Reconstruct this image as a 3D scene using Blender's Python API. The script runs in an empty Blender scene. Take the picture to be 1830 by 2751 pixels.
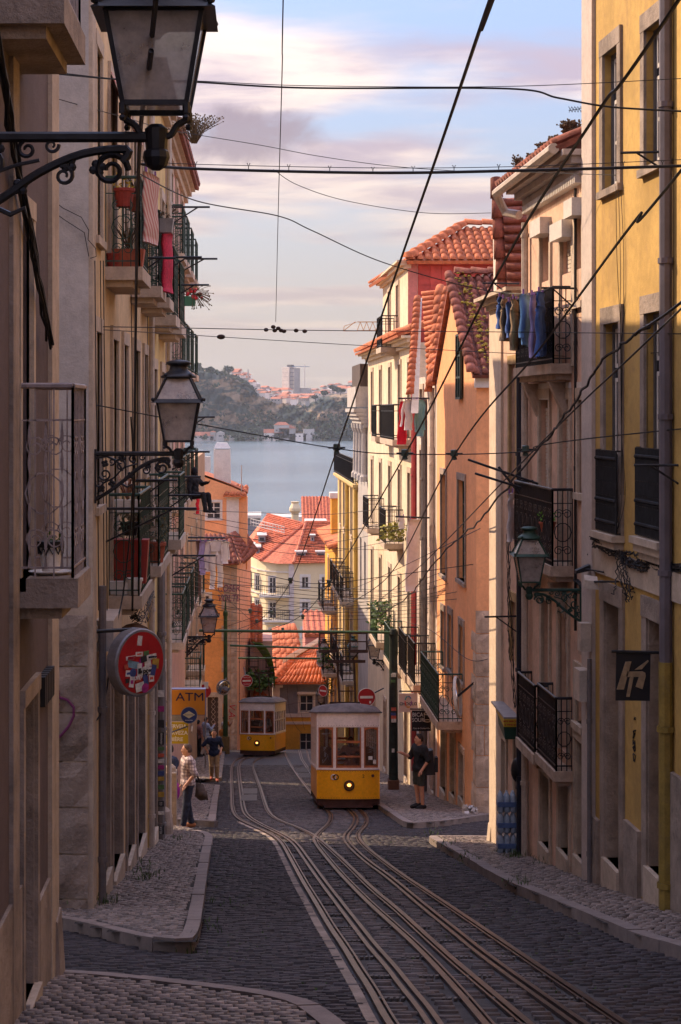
import bpy, math, random
import numpy as np
from mathutils import Vector, Matrix
random.seed(7); rng = np.random.default_rng(7)
S = bpy.context.scene; COL = S.collection
# ---------------------------------------------------------------- camera, sky, sun, exposure
F, VX, HY = 4800.0, 700.0, 1100.0          # focal length, vanishing point and horizon in photo pixels
cam = bpy.data.cameras.new('camera'); co = bpy.data.objects.new('camera', cam); COL.objects.link(co); S.camera = co
co.location = (0, 0, 0); co.rotation_euler = (math.radians(90), 0, 0)
cam.sensor_fit = 'VERTICAL'; cam.sensor_height = 36; cam.lens = F/2751*36
cam.shift_x = (915-VX)/2751; cam.shift_y = (HY-1375.5)/2751
cam.clip_start = .1; cam.clip_end = 30000
SUN_EL, SUN_AZ = math.radians(36), math.radians(-55)   # azimuth from +Y towards +X (sun ahead, to the left)
sd = Vector((math.sin(SUN_AZ)*math.cos(SUN_EL), math.cos(SUN_AZ)*math.cos(SUN_EL), math.sin(SUN_EL)))
sl = bpy.data.lights.new('sun', 'SUN'); sl.energy = 2.15; sl.angle = math.radians(.5); sl.color = (1, .75, .50)
so = bpy.data.objects.new('sun', sl); COL.objects.link(so); so.rotation_euler = sd.to_track_quat('Z', 'Y').to_euler()
w = bpy.data.worlds.new('World'); S.world = w; w.use_nodes = True
nt = w.node_tree; nt.nodes.clear(); N = nt.nodes.new; LK = nt.links.new
out = N('ShaderNodeOutputWorld'); bg = N('ShaderNodeBackground'); bg.inputs[1].default_value = .085
sky = N('ShaderNodeTexSky'); sky.sky_type = 'NISHITA'; sky.sun_disc = False
sky.sun_elevation = SUN_EL; sky.sun_rotation = SUN_AZ; sky.air_density = 1.3; sky.dust_density = 1.2
tc = N('ShaderNodeTexCoord'); sp = N('ShaderNodeSeparateXYZ'); LK(tc.outputs['Generated'], sp.inputs[0])
def mth(op, a, b=None, c=None):
    n = N('ShaderNodeMath'); n.operation = op
    for i, x in enumerate((a, b, c)):
        if x is None: continue
        if isinstance(x, (int, float)): n.inputs[i].default_value = x
        else: LK(x, n.inputs[i])
    return n.outputs[0]
# clouds: project the view direction on a high plane, so they flatten towards the horizon
zz = mth('MAXIMUM', mth('ADD', sp.outputs[2], .10), .03)
cv = N('ShaderNodeCombineXYZ'); LK(mth('DIVIDE', sp.outputs[0], zz), cv.inputs[0]); LK(mth('DIVIDE', sp.outputs[1], zz), cv.inputs[1])
def noise(vec, sc, det=5, ro=.55, dist=0.):
    n = N('ShaderNodeTexNoise'); n.inputs['Scale'].default_value = sc; n.inputs['Detail'].default_value = det
    n.inputs['Roughness'].default_value = ro; n.inputs['Distortion'].default_value = dist; LK(vec, n.inputs['Vector']); return n.outputs[0]
mp = N('ShaderNodeMapping'); LK(cv.outputs[0], mp.inputs[0]); mp.inputs['Location'].default_value = (2.3, 1.9, 0); mp.inputs['Scale'].default_value = (.62, 1, 1)
c1 = noise(mp.outputs[0], 1.15, 6, .5, .25); c2 = noise(mp.outputs[0], 3.2, 6, .55, .3)
def ramp(fac, a, b):
    n = N('ShaderNodeMapRange'); n.interpolation_type = 'SMOOTHSTEP'; LK(fac, n.inputs[0]); n.inputs[1].default_value = a; n.inputs[2].default_value = b; return n.outputs[0]
cov = ramp(c1, .45, .58)
def mixc(f, a, b):
    n = N('ShaderNodeMix'); n.data_type = 'RGBA'
    if isinstance(f, (int, float)): n.inputs[0].default_value = f
    else: LK(f, n.inputs[0])
    for k, x in ((6, a), (7, b)):
        if isinstance(x, tuple): n.inputs[k].default_value = (*x, 1)
        else: LK(x, n.inputs[k])
    return n.outputs[2]
grey = ramp(c2, .38, .66)
cl = mixc(grey, (1.5, 1.26, 1.55), (2.85, 2.36, 2.14))
blue = mixc(.8, sky.outputs[0], (.52, .64, 1.32))
mid = mixc(cov, blue, cl)
# one grey-mauve cloud bank, ragged by the same noise
ex = mth('DIVIDE', mth('ADD', sp.outputs[0], .006), .046); ez = mth('DIVIDE', mth('ADD', sp.outputs[2], -.150), .017)
r2 = mth('ADD', mth('ADD', mth('MULTIPLY', ex, ex), mth('MULTIPLY', ez, ez)), mth('MULTIPLY', mth('ADD', noise(tc.outputs['Generated'], 38, 5, .6, .4), -.5), 2.6))
mid = mixc(mth('MULTIPLY', ramp(r2, 1.3, .1), mth('MULTIPLY', ramp(sp.outputs[1], .2, .6), .95)), mid, (1.05, .86, 1.06))
hor = ramp(sp.outputs[2], .20, -.01)        # warm band of thin haze low over the river
col = mixc(mth('MULTIPLY', hor, .8), mid, (2.36, 1.98, 1.70))
# sky brightened towards the unseen zenith, beyond CIE overcast law, to lift street shade
vm = N('ShaderNodeVectorMath'); vm.operation = 'SCALE'; LK(col, vm.inputs[0]); LK(mth('ADD', mth('MULTIPLY', mth('MAXIMUM', sp.outputs[2], 0.), 3.3), 1.), vm.inputs[3]); col = vm.outputs[0]
LK(col, bg.inputs[0]); LK(bg.outputs[0], out.inputs[0])
V = S.view_settings; V.view_transform = 'Standard'; V.look = 'None'; V.gamma = 1; V.use_curve_mapping = False; V.exposure = 1.7
S.render.engine = 'CYCLES'; S.cycles.max_bounces = 8; S.cycles.diffuse_bounces = 5; S.cycles.glossy_bounces = 3; S.cycles.transparent_max_bounces = 8
S.cycles.volume_bounces = 0; S.cycles.use_denoising = True

# ---------------------------------------------------------------- materials
MT = {}
def M(name, col, rough=.85, var=.12, scale=2.5, bump=.0, bscale=40, metal=0., dirt=0., dcol=(.10, .08, .07), rand=0., spec=.4, dsc=1.0, stretch=1., emit=0):
    if name in MT: return MT[name]
    m = bpy.data.materials.new(name); m.use_nodes = True; t = m.node_tree; b = t.nodes['Principled BSDF']; n = t.nodes.new; l = t.links.new
    b.inputs['Roughness'].default_value = rough; b.inputs['Metallic'].default_value = metal; b.inputs['Specular IOR Level'].default_value = spec
    tc = n('ShaderNodeTexCoord'); cur = None
    def nz(sc, det=4, ro=.6, mapping=None):
        x = n('ShaderNodeTexNoise'); x.inputs['Scale'].default_value = sc; x.inputs['Detail'].default_value = det; x.inputs['Roughness'].default_value = ro
        if mapping:
            mp = n('ShaderNodeMapping'); mp.inputs['Scale'].default_value = mapping; l(tc.outputs['Object'], mp.inputs[0]); l(mp.outputs[0], x.inputs['Vector'])
        else: l(tc.outputs['Object'], x.inputs['Vector'])
        return x.outputs[0]
    def mix(f, a, bb):
        x = n('ShaderNodeMix'); x.data_type = 'RGBA'
        if isinstance(f, float): x.inputs[0].default_value = f
        else: l(f, x.inputs[0])
        for k, y in ((6, a), (7, bb)):
            if isinstance(y, tuple): x.inputs[k].default_value = (*y[:3], 1)
            else: l(y, x.inputs[k])
        return x.outputs[2]
    def mr(f, a, c):
        x = n('ShaderNodeMapRange'); x.interpolation_type = 'SMOOTHSTEP'; l(f, x.inputs[0]); x.inputs[1].default_value = a; x.inputs[2].default_value = c; return x.outputs[0]
    lo = tuple(c*(1-var) for c in col); hi = tuple(min(1, c*(1+var)) for c in col)
    cur = mix(mr(nz(scale, mapping=(1, 1, stretch) if stretch != 1 else None), .3, .7), lo, hi)
    if rand:
        g = n('ShaderNodeNewGeometry'); oi = n('ShaderNodeObjectInfo'); ad = n('ShaderNodeMath'); ad.operation = 'ADD'; l(g.outputs['Random Per Island'], ad.inputs[0]); l(oi.outputs['Random'], ad.inputs[1])
        fr = n('ShaderNodeMath'); fr.operation = 'FRACT'; l(ad.outputs[0], fr.inputs[0])
        h = n('ShaderNodeHueSaturation'); l(cur, h.inputs['Color']); r = n('ShaderNodeMapRange'); l(fr.outputs[0], r.inputs[0]); r.inputs[3].default_value = 1-rand; r.inputs[4].default_value = 1+rand; l(r.outputs[0], h.inputs['Value']); cur = h.outputs[0]
    if dirt:
        f = mr(nz(1.3*dsc, 6, .7, (1, 1, .22)), .52, .78); mu = n('ShaderNodeMath'); mu.operation = 'MULTIPLY'; l(f, mu.inputs[0]); mu.inputs[1].default_value = dirt
        cur = mix(mu.outputs[0], cur, dcol)
        f = mr(nz(5.5*dsc, 5, .65), .56, .72); mu = n('ShaderNodeMath'); mu.operation = 'MULTIPLY'; l(f, mu.inputs[0]); mu.inputs[1].default_value = dirt*.6
        cur = mix(mu.outputs[0], cur, dcol)
    if dirt:
        h = n('ShaderNodeHueSaturation'); r = n('ShaderNodeMapRange'); l(nz(scale*7, 6, .75), r.inputs[0]); r.inputs[1].default_value = .3; r.inputs[2].default_value = .7; r.inputs[3].default_value = .86; r.inputs[4].default_value = 1.12; l(r.outputs[0], h.inputs['Value']); l(cur, h.inputs['Color']); cur = h.outputs[0]
    l(cur, b.inputs['Base Color'])
    if bump:
        bp = n('ShaderNodeBump'); bp.inputs['Strength'].default_value = bump; bp.inputs['Distance'].default_value = .02; l(nz(bscale, 5, .65), bp.inputs['Height']); l(bp.outputs[0], b.inputs['Normal'])
    if emit:
        b.inputs['Emission Color'].default_value = (*col, 1); b.inputs['Emission Strength'].default_value = emit
    MT[name] = m; return m
glass = M('window glass', (.035, .035, .04), .06, .3, .7, spec=.8)
iron = M('black iron', (.022, .022, .026), .45, .3, 8, .1, metal=.3)
ironp = M('painted mauve iron', (.32, .26, .25), .55, .25, 8, dirt=.4)
green = M('green painted iron', (.02, .055, .04), .5, .3, 6, dirt=.3)
stone = M('limestone', (.47, .345, .255), .9, .22, 3, .5, 30, dirt=.55, dcol=(.13, .10, .08))
stoned = M('weathered stone', (.30, .235, .19), .95, .28, 2, .9, 22, dirt=.7, dcol=(.10, .08, .07))
stonel = M('pale stone trim', (.48, .38, .29), .85, .15, 4, .25, 50, dirt=.4, dcol=(.2, .14, .09))
wood = M('dark door wood', (.07, .045, .035), .6, .35, 5, .15, 40, stretch=.1)
woodg = M('dark green door', (.02, .04, .032), .5, .3, 4)
white = M('white joinery', (.62, .57, .52), .5, .08, 5, dirt=.2)
shut = M('roller shutter slats', (.60, .52, .44), .55, .08, 5, dirt=.25)
tile = M('clay roof tile', (.52, .15, .06), .8, .22, 9, .25, 40, dirt=.3, dcol=(.16, .07, .05), rand=.22)
tileo = M('old mossy roof tile', (.23, .075, .05), .9, .35, 7, .4, 40, dirt=.6, dcol=(.07, .05, .04), rand=.3)
moss = M('yellow moss', (.30, .22, .03), .95, .3, 20)
pipe = M('grey drain pipe', (.16, .14, .14), .5, .15, 5, dirt=.3)
pipel = M('pale drain pipe', (.50, .42, .35), .5, .15, 5, dirt=.3)
rub = M('black cable', (.012, .011, .012), .55, .2, 9)
terra = M('terracotta pot', (.40, .10, .05), .8, .2, 12)
leaf = M('leaf green', (.055, .11, .02), .7, .4, 30, rand=.35)
leafd = M('dry stems', (.10, .065, .035), .9, .3, 20, rand=.3)
flred = M('red petals', (.55, .02, .03), .6, .2, 20)
mred = M('sign red', (.40, .015, .02), .45, .1, 6, dirt=.15)
mwhite = M('sign white', (.72, .68, .64), .5, .06, 8, dirt=.12)
mblack = M('sign black', (.014, .013, .016), .5, .1, 8)
mgrey = M('galvanised grey', (.26, .25, .26), .45, .15, 6, metal=.4, dirt=.3)
skin = M('skin', (.50, .25, .16), .6, .08, 20)
skind = M('dark skin', (.17, .085, .055), .6, .1, 20)
hair = M('dark hair', (.02, .013, .01), .7, .3, 60, .4, 120)
mir = M('mirror', (.75, .75, .75), .08, .05, 3, metal=1)

# ---------------------------------------------------------------- geometry helpers
def tag(o, label=None, cat=None, group=None, kind=None):
    if label: o['label'] = label
    if cat: o['category'] = cat
    if group: o['group'] = group
    if kind: o['kind'] = kind
    return o
def thing(name, loc, label, cat, group=None):
    o = bpy.data.objects.new(name, None); COL.objects.link(o); o.location = loc; o.empty_display_size = .2
    return tag(o, label, cat, group)
def adopt(o, parent):
    o.parent = parent
    if parent.type == 'EMPTY': o.matrix_parent_inverse = Matrix.Translation(-Vector(parent.location))
class MB:
    def __init__(s): s.v = []; s.f = []
    def face(s, pts):
        i = len(s.v); s.v += [tuple(p) for p in pts]; s.f.append(tuple(range(i, i+len(pts)))); return s
    def hexa(s, p):          # 8 corners: bottom 4, top 4
        i = len(s.v); s.v += [tuple(q) for q in p]
        s.f += [tuple(i+k for k in f) for f in ((3, 2, 1, 0), (4, 5, 6, 7), (0, 1, 5, 4), (1, 2, 6, 5), (2, 3, 7, 6), (3, 0, 4, 7))]; return s
    def box(s, pl, a0, a1, z0, z1, o0, o1):
        P = pl.P; return s.hexa([P(a0, z0, o1), P(a1, z0, o1), P(a1, z0, o0), P(a0, z0, o0), P(a0, z1, o1), P(a1, z1, o1), P(a1, z1, o0), P(a0, z1, o0)])
    def b(s, x0, x1, y0, y1, z0, z1):
        return s.hexa([(x0, y0, z0), (x1, y0, z0), (x1, y1, z0), (x0, y1, z0), (x0, y0, z1), (x1, y0, z1), (x1, y1, z1), (x0, y1, z1)])
    def tube(s, pts, r, n=6, caps=True):
        pts = [Vector(p) for p in pts]; m = len(pts); i0 = len(s.v)
        rr = r if isinstance(r, (list, tuple)) else [r]*m; ref = None
        for k, p in enumerate(pts):
            t = (pts[min(k+1, m-1)]-pts[max(k-1, 0)]).normalized()
            if ref is None: ref = Vector((0, 0, 1)) if abs(t.z) < .9 else Vector((1, 0, 0))
            u = t.cross(ref)
            if u.length < 1e-5: u = t.orthogonal()
            u.normalize(); v = u.cross(t)
            ref = v
            for j in range(n):
                a = 2*math.pi*(j+.5)/n; s.v.append(tuple(p+(u*math.cos(a)+v*math.sin(a))*rr[k]))
        for k in range(m-1):
            for j in range(n):
                a = i0+k*n+j; b = i0+k*n+(j+1) % n; s.f.append((a, a+n, b+n, b))
        if caps: s.f.append(tuple(i0+j for j in range(n))); s.f.append(tuple(i0+(m-1)*n+j for j in reversed(range(n))))
        return s
    def lathe(s, c, prof, n=12, ax=(0, 0, 1), ang0=0., caps=True):
        c = Vector(c); ax = Vector(ax).normalized(); u = ax.orthogonal().normalized() if abs(ax.z) < .99 else Vector((1, 0, 0)); v = ax.cross(u); i0 = len(s.v)
        for r, h in prof:
            for j in range(n):
                a = 2*math.pi*j/n+ang0; s.v.append(tuple(c+ax*h+(u*math.cos(a)+v*math.sin(a))*r))
        for k in range(len(prof)-1):
            for j in range(n):
                a = i0+k*n+j; b = i0+k*n+(j+1) % n; s.f.append((a, b, b+n, a+n))
        if caps: s.f.append(tuple(i0+j for j in reversed(range(n)))); s.f.append(tuple(i0+(len(prof)-1)*n+j for j in range(n)))
        return s
    def prism(s, poly, ext):   # polygon (list of points) extruded by vector
        ext = Vector(ext); n = len(poly); i = len(s.v); s.v += [tuple(p) for p in poly]+[tuple(Vector(p)+ext) for p in poly]
        s.f.append(tuple(i+k for k in reversed(range(n)))); s.f.append(tuple(i+n+k for k in range(n)))
        for k in range(n): s.f.append((i+k, i+(k+1) % n, i+n+(k+1) % n, i+n+k))
        return s
    def ball(s, c, r, n=8, m=5, sc=(1, 1, 1)):
        i0 = len(s.v); c = Vector(c)
        for k in range(m+1):
            th = math.pi*k/m
            for j in range(n):
                a = 2*math.pi*j/n; s.v.append((c.x+r*sc[0]*math.sin(th)*math.cos(a), c.y+r*sc[1]*math.sin(th)*math.sin(a), c.z+r*sc[2]*math.cos(th)))
        for k in range(m):
            for j in range(n):
                a = i0+k*n+j; b = i0+k*n+(j+1) % n; s.f.append((a, a+n, b+n, b))
        return s
    def build(s, name, mat, parent=None, smooth=False, **kw):
        me = bpy.data.meshes.new(name); me.from_pydata(s.v, [], s.f); me.materials.append(mat)
        if smooth: me.shade_smooth()
        me.update(); o = bpy.data.objects.new(name, me); COL.objects.link(o)
        if parent: adopt(o, parent)
        return tag(o, **kw)
def npmesh(name, verts, faces, mat, parent=None, smooth=False, **kw):
    me = bpy.data.meshes.new(name); n = len(faces); me.vertices.add(len(verts)); me.vertices.foreach_set('co', np.asarray(verts, np.float32).ravel())
    k = faces.shape[1]; me.loops.add(n*k); me.loops.foreach_set('vertex_index', np.asarray(faces, np.int32).ravel()); me.polygons.add(n)
    me.polygons.foreach_set('loop_start', np.arange(n, dtype=np.int32)*k); me.polygons.foreach_set('loop_total', np.full(n, k, np.int32)); me.update(calc_edges=True)
    if smooth: me.shade_smooth()
    me.materials.append(mat); o = bpy.data.objects.new(name, me); COL.objects.link(o)
    if parent: adopt(o, parent)
    return tag(o, **kw)
def U(px, py, d): return Vector(((px-VX)/F*d, d, (HY-py)/F*d))
def gz(d): return -1.95-.19*d+.00022*d*d-.0019*np.maximum(0, d-88)**2
def G(px, py, h=0.):       # where the sight line through a photo pixel meets the street
    lo, hi = 5., 140.
    for _ in range(50):
        m = (lo+hi)/2
        if (HY-py)/F*m > gz(m)+h: lo = m
        else: hi = m
    return ((px-VX)/F*m, m)
class Wall:                # facade along the street: X = a + b*Y ; side +1 faces +X, -1 faces -X
    def __init__(s, a, b, side): s.a, s.b = a, b; q = math.hypot(1, b); s.n = (side/q, -side*b/q)
    def P(s, d, z, o=0.): return (s.a+s.b*d+s.n[0]*o, d+s.n[1]*o, z)
    def d(s, px): return s.a/((px-VX)/F-s.b)
    def r(s, x0, x1, y0, y1):
        a, b = sorted((s.d(x0), s.d(x1))); m = (a+b)/2; return (a, b, (HY-y1)/F*m, (HY-y0)/F*m)
class Front:               # facade facing the camera at depth D
    def __init__(s, D): s.D = D; s.n = (0, -1)
    def P(s, x, z, o=0.): return (x, s.D-o, z)
    def r(s, x0, x1, y0, y1): k = s.D/F; return ((x0-VX)*k, (x1-VX)*k, (HY-y1)*k, (HY-y0)*k)
def wallmesh(mb, pl, s0, s1, z0, z1, holes=(), depth=.22, body=0.):
    ss = sorted({s0, s1, *[h[0] for h in holes], *[h[1] for h in holes]}); zs = sorted({z0, z1, *[h[2] for h in holes], *[h[3] for h in holes]})
    ss = [x for x in ss if s0 <= x <= s1]; zs = [x for x in zs if z0 <= x <= z1]
    for i in range(len(ss)-1):
        for j in range(len(zs)-1):
            cx, cz = (ss[i]+ss[i+1])/2, (zs[j]+zs[j+1])/2
            if any(h[0] < cx < h[1] and h[2] < cz < h[3] for h in holes): continue
            mb.face([pl.P(ss[i], zs[j]), pl.P(ss[i+1], zs[j]), pl.P(ss[i+1], zs[j+1]), pl.P(ss[i], zs[j+1])])
    for a, b, c, e in [h[:4] for h in holes]:
        for (p, q) in (((a, c), (a, e)), ((a, e), (b, e)), ((b, e), (b, c)), ((b, c), (a, c))):
            mb.face([pl.P(*p, 0), pl.P(*q, 0), pl.P(*q, -depth), pl.P(*p, -depth)])
    for s_ in (s0, s1): mb.face([pl.P(s_, z0, 0), pl.P(s_, z1, 0), pl.P(s_, z1, -depth), pl.P(s_, z0, -depth)])
    mb.face([pl.P(s0, z1, 0), pl.P(s1, z1, 0), pl.P(s1, z1, -depth), pl.P(s0, z1, -depth)])
    if body: mb.box(pl, s0, s1, z0, z1, -body, -depth-.002)
def window(B, pl, r, surround=None, sw=.13, frame=white, rows=3, cols=2, rec=.13, sill=True, fw=.05, panes=False, glassm=None, bar=.028):
    a, b, c, e = r
    if surround:
        m = MB(); m.box(pl, a-sw, a, c, e, -.02, .035); m.box(pl, b, b+sw, c, e, -.02, .035); m.box(pl, a-sw, b+sw, e, e+sw*1.3, -.02, .04)
        if sill: m.box(pl, a-sw*1.1, b+sw*1.1, c-.09, c, -.1, .07)
        m.build('window_surround', surround, B)
    m = MB(); m.box(pl, a, a+fw, c, e, -rec-.05, -rec); m.box(pl, b-fw, b, c, e, -rec-.05, -rec); m.box(pl, a+fw, b-fw, e-fw, e, -rec-.05, -rec); m.box(pl, a+fw, b-fw, c, c+fw, -rec-.05, -rec)
    for k in range(1, cols): x = a+(b-a)*k/cols; m.box(pl, x-bar, x+bar, c+fw, e-fw, -rec-.047, -rec-.004)
    for k in range(1, rows): z = c+(e-c)*k/rows; m.box(pl, a+fw, b-fw, z-bar*.8, z+bar*.8, -rec-.045, -rec-.006)
    f = m.build('window', frame, B)
    if panes:
        for i in range(cols):
            for j in range(rows):
                x0, x1 = a+(b-a)*i/cols, a+(b-a)*(i+1)/cols; z0, z1 = c+(e-c)*j/rows, c+(e-c)*(j+1)/rows
                MB().box(pl, x0, x1, z0, z1, -rec-.04, -rec-.03).build('pane', glassm or glass, f)
    else: MB().box(pl, a, b, c, e, -rec-.04, -rec-.03).build('pane', glassm or glass, f)
    return f
def door(B, pl, r, mat=wood, surround=None, sw=.14, rec=.2, step=True, label=None):
    a, b, c, e = r
    if surround:
        m = MB(); m.box(pl, a-sw, a, c-.4, e, -.02, .03); m.box(pl, b, b+sw, c-.4, e, -.02, .03); m.box(pl, a-sw, b+sw, e, e+sw*1.2, -.02, .04); m.build('door_surround', surround, B)
    if surround:
        m = MB(); m.box(pl, a, a+.025, c, e, -rec, .0); m.box(pl, b-.025, b, c, e, -rec, .0); m.box(pl, a+.025, b-.025, e-.025, e, -rec, .0); m.build('door_jamb', surround, B)
    m = MB(); m.box(pl, a, b, c, e, -rec-.06, -rec); n = 2
    for k in range(n):
        x0, x1 = a+(b-a)*k/n+.05, a+(b-a)*(k+1)/n-.05
        for (q0, q1) in ((.06, .32), (.36, .68), (.72, .95)): m.box(pl, x0, x1, c+(e-c)*q0, c+(e-c)*q1, -rec, -rec+.025)
    o = m.build('door', mat, B, label=label)
    MB().ball(pl.P((a+b)/2+.06, c+(e-c)*.45, -rec+.05), .03, 6, 4).build('handle', mgrey, o)
    if step: MB().box(pl, a-.02, b+.02, c-.6, c, -rec, .06).build('door_step', stonel, B)
    return o
def scroll(mb, f, cx, cz, R, r=.009, turns=1.4, flip=1, n=14):
    mb.tube([f(cx+flip*R*(1-.7*k/n)*math.cos(turns*2*math.pi*k/n), cz+R*(1-.7*k/n)*math.sin(turns*2*math.pi*k/n)) for k in range(n+1)], r, 4)
def railing(pl, s0, s1, o1, z, h, sp=.11, fancy=1, r=.008, top=.02):
    m = MB(); fs = [(lambda u, q: pl.P(s0+u, q, o1), s1-s0), (lambda u, q: pl.P(s0, q, u), o1), (lambda u, q: pl.P(s1, q, u), o1)]
    for f, L in fs:
        m.tube([f(0, z+h), f(L, z+h)], top, 6); m.tube([f(0, z+.07), f(L, z+.07)], r*1.4, 4); m.tube([f(0, z+h*.82), f(L, z+h*.82)], r, 4)
        k = max(2, int(L/sp))
        for i in range(k+1):
            u = L*i/k; m.tube([f(u, z), f(u, z+h)], r*(1.8 if i in (0, k) else 1), 4)
        if fancy:
            g = max(1, round(L/.36))
            for i in range(g):
                c = L*(i+.5)/g; R = min(.13, L/g*.42)
                for q in (.2, .68): scroll(m, f, c-R*.5, z+h*q, R*.6, r*.9, 1.4, 1); scroll(m, f, c+R*.5, z+h*q, R*.6, r*.9, 1.4, -1)
                m.tube([f(c+R*math.cos(t*math.pi/5), z+h*.44+R*1.1*math.sin(t*math.pi/5)) for t in range(11)], r, 4)
    return m
def balcony(B, pl, s0, s1, z, o1=.4, h=1.05, th=.16, slab=stonel, rail=iron, sp=.11, fancy=1, label=None, r=.008):
    m = MB(); m.box(pl, s0, s1, z-th, z, -.05, o1); m.box(pl, s0+.08, s1-.08, z-th-.08, z-th, -.05, o1*.72)
    b = m.build('balcony', slab, B, label=label); railing(pl, s0+.04, s1-.04, o1-.04, z, h, sp, fancy, r).build('railing', rail, b); return b
def cat(pts, n=6):
    P = [Vector(p) for p in pts]; o = []
    for i in range(len(P)-1):
        p0, p1, p2, p3 = P[max(i-1, 0)], P[i], P[i+1], P[min(i+2, len(P)-1)]
        for k in range(n): t = k/n; o.append(.5*((2*p1)+(p2-p0)*t+(2*p0-5*p1+4*p2-p3)*t*t+(3*p1-p0-3*p2+p3)*t**3))
    return o+[P[-1]]
def text(parent, body, loc, size, mat, rot=(math.pi/2, 0, 0), name='lettering', ext=.002, align='CENTER', sx=1.0, shear=0., bold=0.):
    c = bpy.data.curves.new(name, 'FONT'); c.body = body; c.size = size; c.extrude = ext; c.align_x = align; c.align_y = 'CENTER'; c.shear = shear; c.offset = bold; c.resolution_u = 3; c.materials.append(mat)
    o = bpy.data.objects.new(name, c); COL.objects.link(o); o.location = loc; o.rotation_euler = rot; o.scale = (sx, 1, 1)
    if parent: o.parent = parent; o.matrix_parent_inverse = Matrix.Translation(-Vector(parent.location)) if parent.type == 'EMPTY' else Matrix.Identity(4)
    return o
# ---------------------------------------------------------------- ground, street, pavements, tracks
sett = M('basalt setts', (.036, .028, .031), .62, .25, 9, .5, 60, dirt=.35, dcol=(.03, .028, .025), rand=.38)
settl = M('worn track setts', (.075, .058, .055), .55, .25, 9, .5, 60, dirt=.35, dcol=(.04, .035, .03), rand=.45)
mortar = M('dark mortar', (.022, .018, .017), .95, .3, 12, .4, 60)
lime = M('limestone cobbles', (.19, .148, .128), .38, .2, 12, .4, 70, dirt=.35, dcol=(.07, .055, .05), rand=.45)
kerbm = M('kerb limestone', (.22, .175, .155), .8, .15, 3, .3, 50, dirt=.5, dcol=(.12, .10, .09))
steel = M('rail steel', (.085, .052, .04), .34, .35, 4, .15, 60, metal=.6, stretch=1)
rust = M('rusty rail side', (.06, .035, .025), .8, .3, 9)
grassm = M('weed green', (.05, .085, .02), .8, .4, 30, rand=.4)
def strip(name, xs, ds, zf, mat, kind='structure'):
    v = []; f = []; n = len(xs)
    for d in ds:
        for x in xs: v.append((x, d, zf(x, d)))
    for i in range(len(ds)-1):
        for j in range(n-1): a = i*n+j; f.append((a, a+1, a+n+1, a+n))
    return npmesh(name, np.array(v), np.array(f), mat, kind=kind)
def hill(x, d):
    z = gz(min(d, 112))
    if d > 112: z = max(-47.5, gz(112)-(d-112)*.11)
    return z-.45-.02*max(0, abs(x)-6)
strip('ground', [-900, -300, -60, -20, -7, 7, 20, 60, 300, 900], [-60, -20, 0, 10, 20, 40, 60, 80, 100, 112, 150, 200, 300, 380, 460, 620], hill, M('earth', (.16, .13, .10), .95))
strip('street', [-9, -6, -3, 0, 3, 6, 9], list(np.arange(0, 113, 2.)), lambda x, d: gz(d)-.022, M('street bed', (.05, .045, .045), .85, .3, 6, .5, 25, dirt=.3))

def dens(poly, step=.35):
    o = []
    for i in range(len(poly)-1):
        a, b = np.array(poly[i], float), np.array(poly[i+1], float); k = max(1, int(np.linalg.norm(b-a)/step))
        o += [tuple(a+(b-a)*j/k) for j in range(k)]
    return o+[tuple(poly[-1])]
def smooth(poly, it=2):
    p = [np.array(q, float) for q in poly]
    for _ in range(it):
        q = [p[0]]
        for i in range(len(p)-1): q += [p[i]*.75+p[i+1]*.25, p[i]*.25+p[i+1]*.75]
        p = q+[p[-1]]
    return [tuple(x) for x in p]
def inside(poly, X, Y):
    r = np.zeros(X.shape, bool); n = len(poly)
    for i in range(n):
        x0, y0 = poly[i]; x1, y1 = poly[(i+1) % n]
        if y0 == y1: continue
        c = ((y0 > Y) != (y1 > Y)) & (X < (x1-x0)*(Y-y0)/(y1-y0)+x0); r ^= c
    return r
def distline(pl, X, Y):
    best = np.full(X.shape, 9.)
    for i in range(len(pl)-1):
        ax, ay = pl[i]; bx, by = pl[i+1]; dx, dy = bx-ax, by-ay; L = dx*dx+dy*dy+1e-9
        t = np.clip(((X-ax)*dx+(Y-ay)*dy)/L, 0, 1); best = np.minimum(best, np.hypot(X-ax-t*dx, Y-ay-t*dy))
    return best
def blocks(cx, cy, hx, hy, zt, h, bev, rot=None):   # many low blocks with a chamfered top: verts, faces
    n = len(cx); v = np.zeros((n, 8, 3)); sgn = np.array([(-1, -1), (1, -1), (1, 1), (-1, 1)])
    jit = rng.normal(0, 1, (n, 4, 2))*np.minimum(hx, hy)[:, None, None]*.09
    for k, (sx, sy) in enumerate(sgn):
        for top in (0, 1):
            q = bev if top else 0.
            ox = sx*(hx-q)+jit[:, k, 0]; oy = sy*(hy-q)+jit[:, k, 1]
            if rot is not None: ox, oy = ox*np.cos(rot)-oy*np.sin(rot), ox*np.sin(rot)+oy*np.cos(rot)
            x, y = cx+ox, cy+oy; v[:, k+4*top, 0] = x; v[:, k+4*top, 1] = y
            v[:, k+4*top, 2] = gz(y)+zt-(0 if top else h)
    fq = np.array([(4, 5, 6, 7), (0, 1, 5, 4), (1, 2, 6, 5), (2, 3, 7, 6), (3, 0, 4, 7)])
    return v.reshape(-1, 3), (np.arange(n)[:, None, None]*8+fq[None]).reshape(-1, 4)

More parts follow.
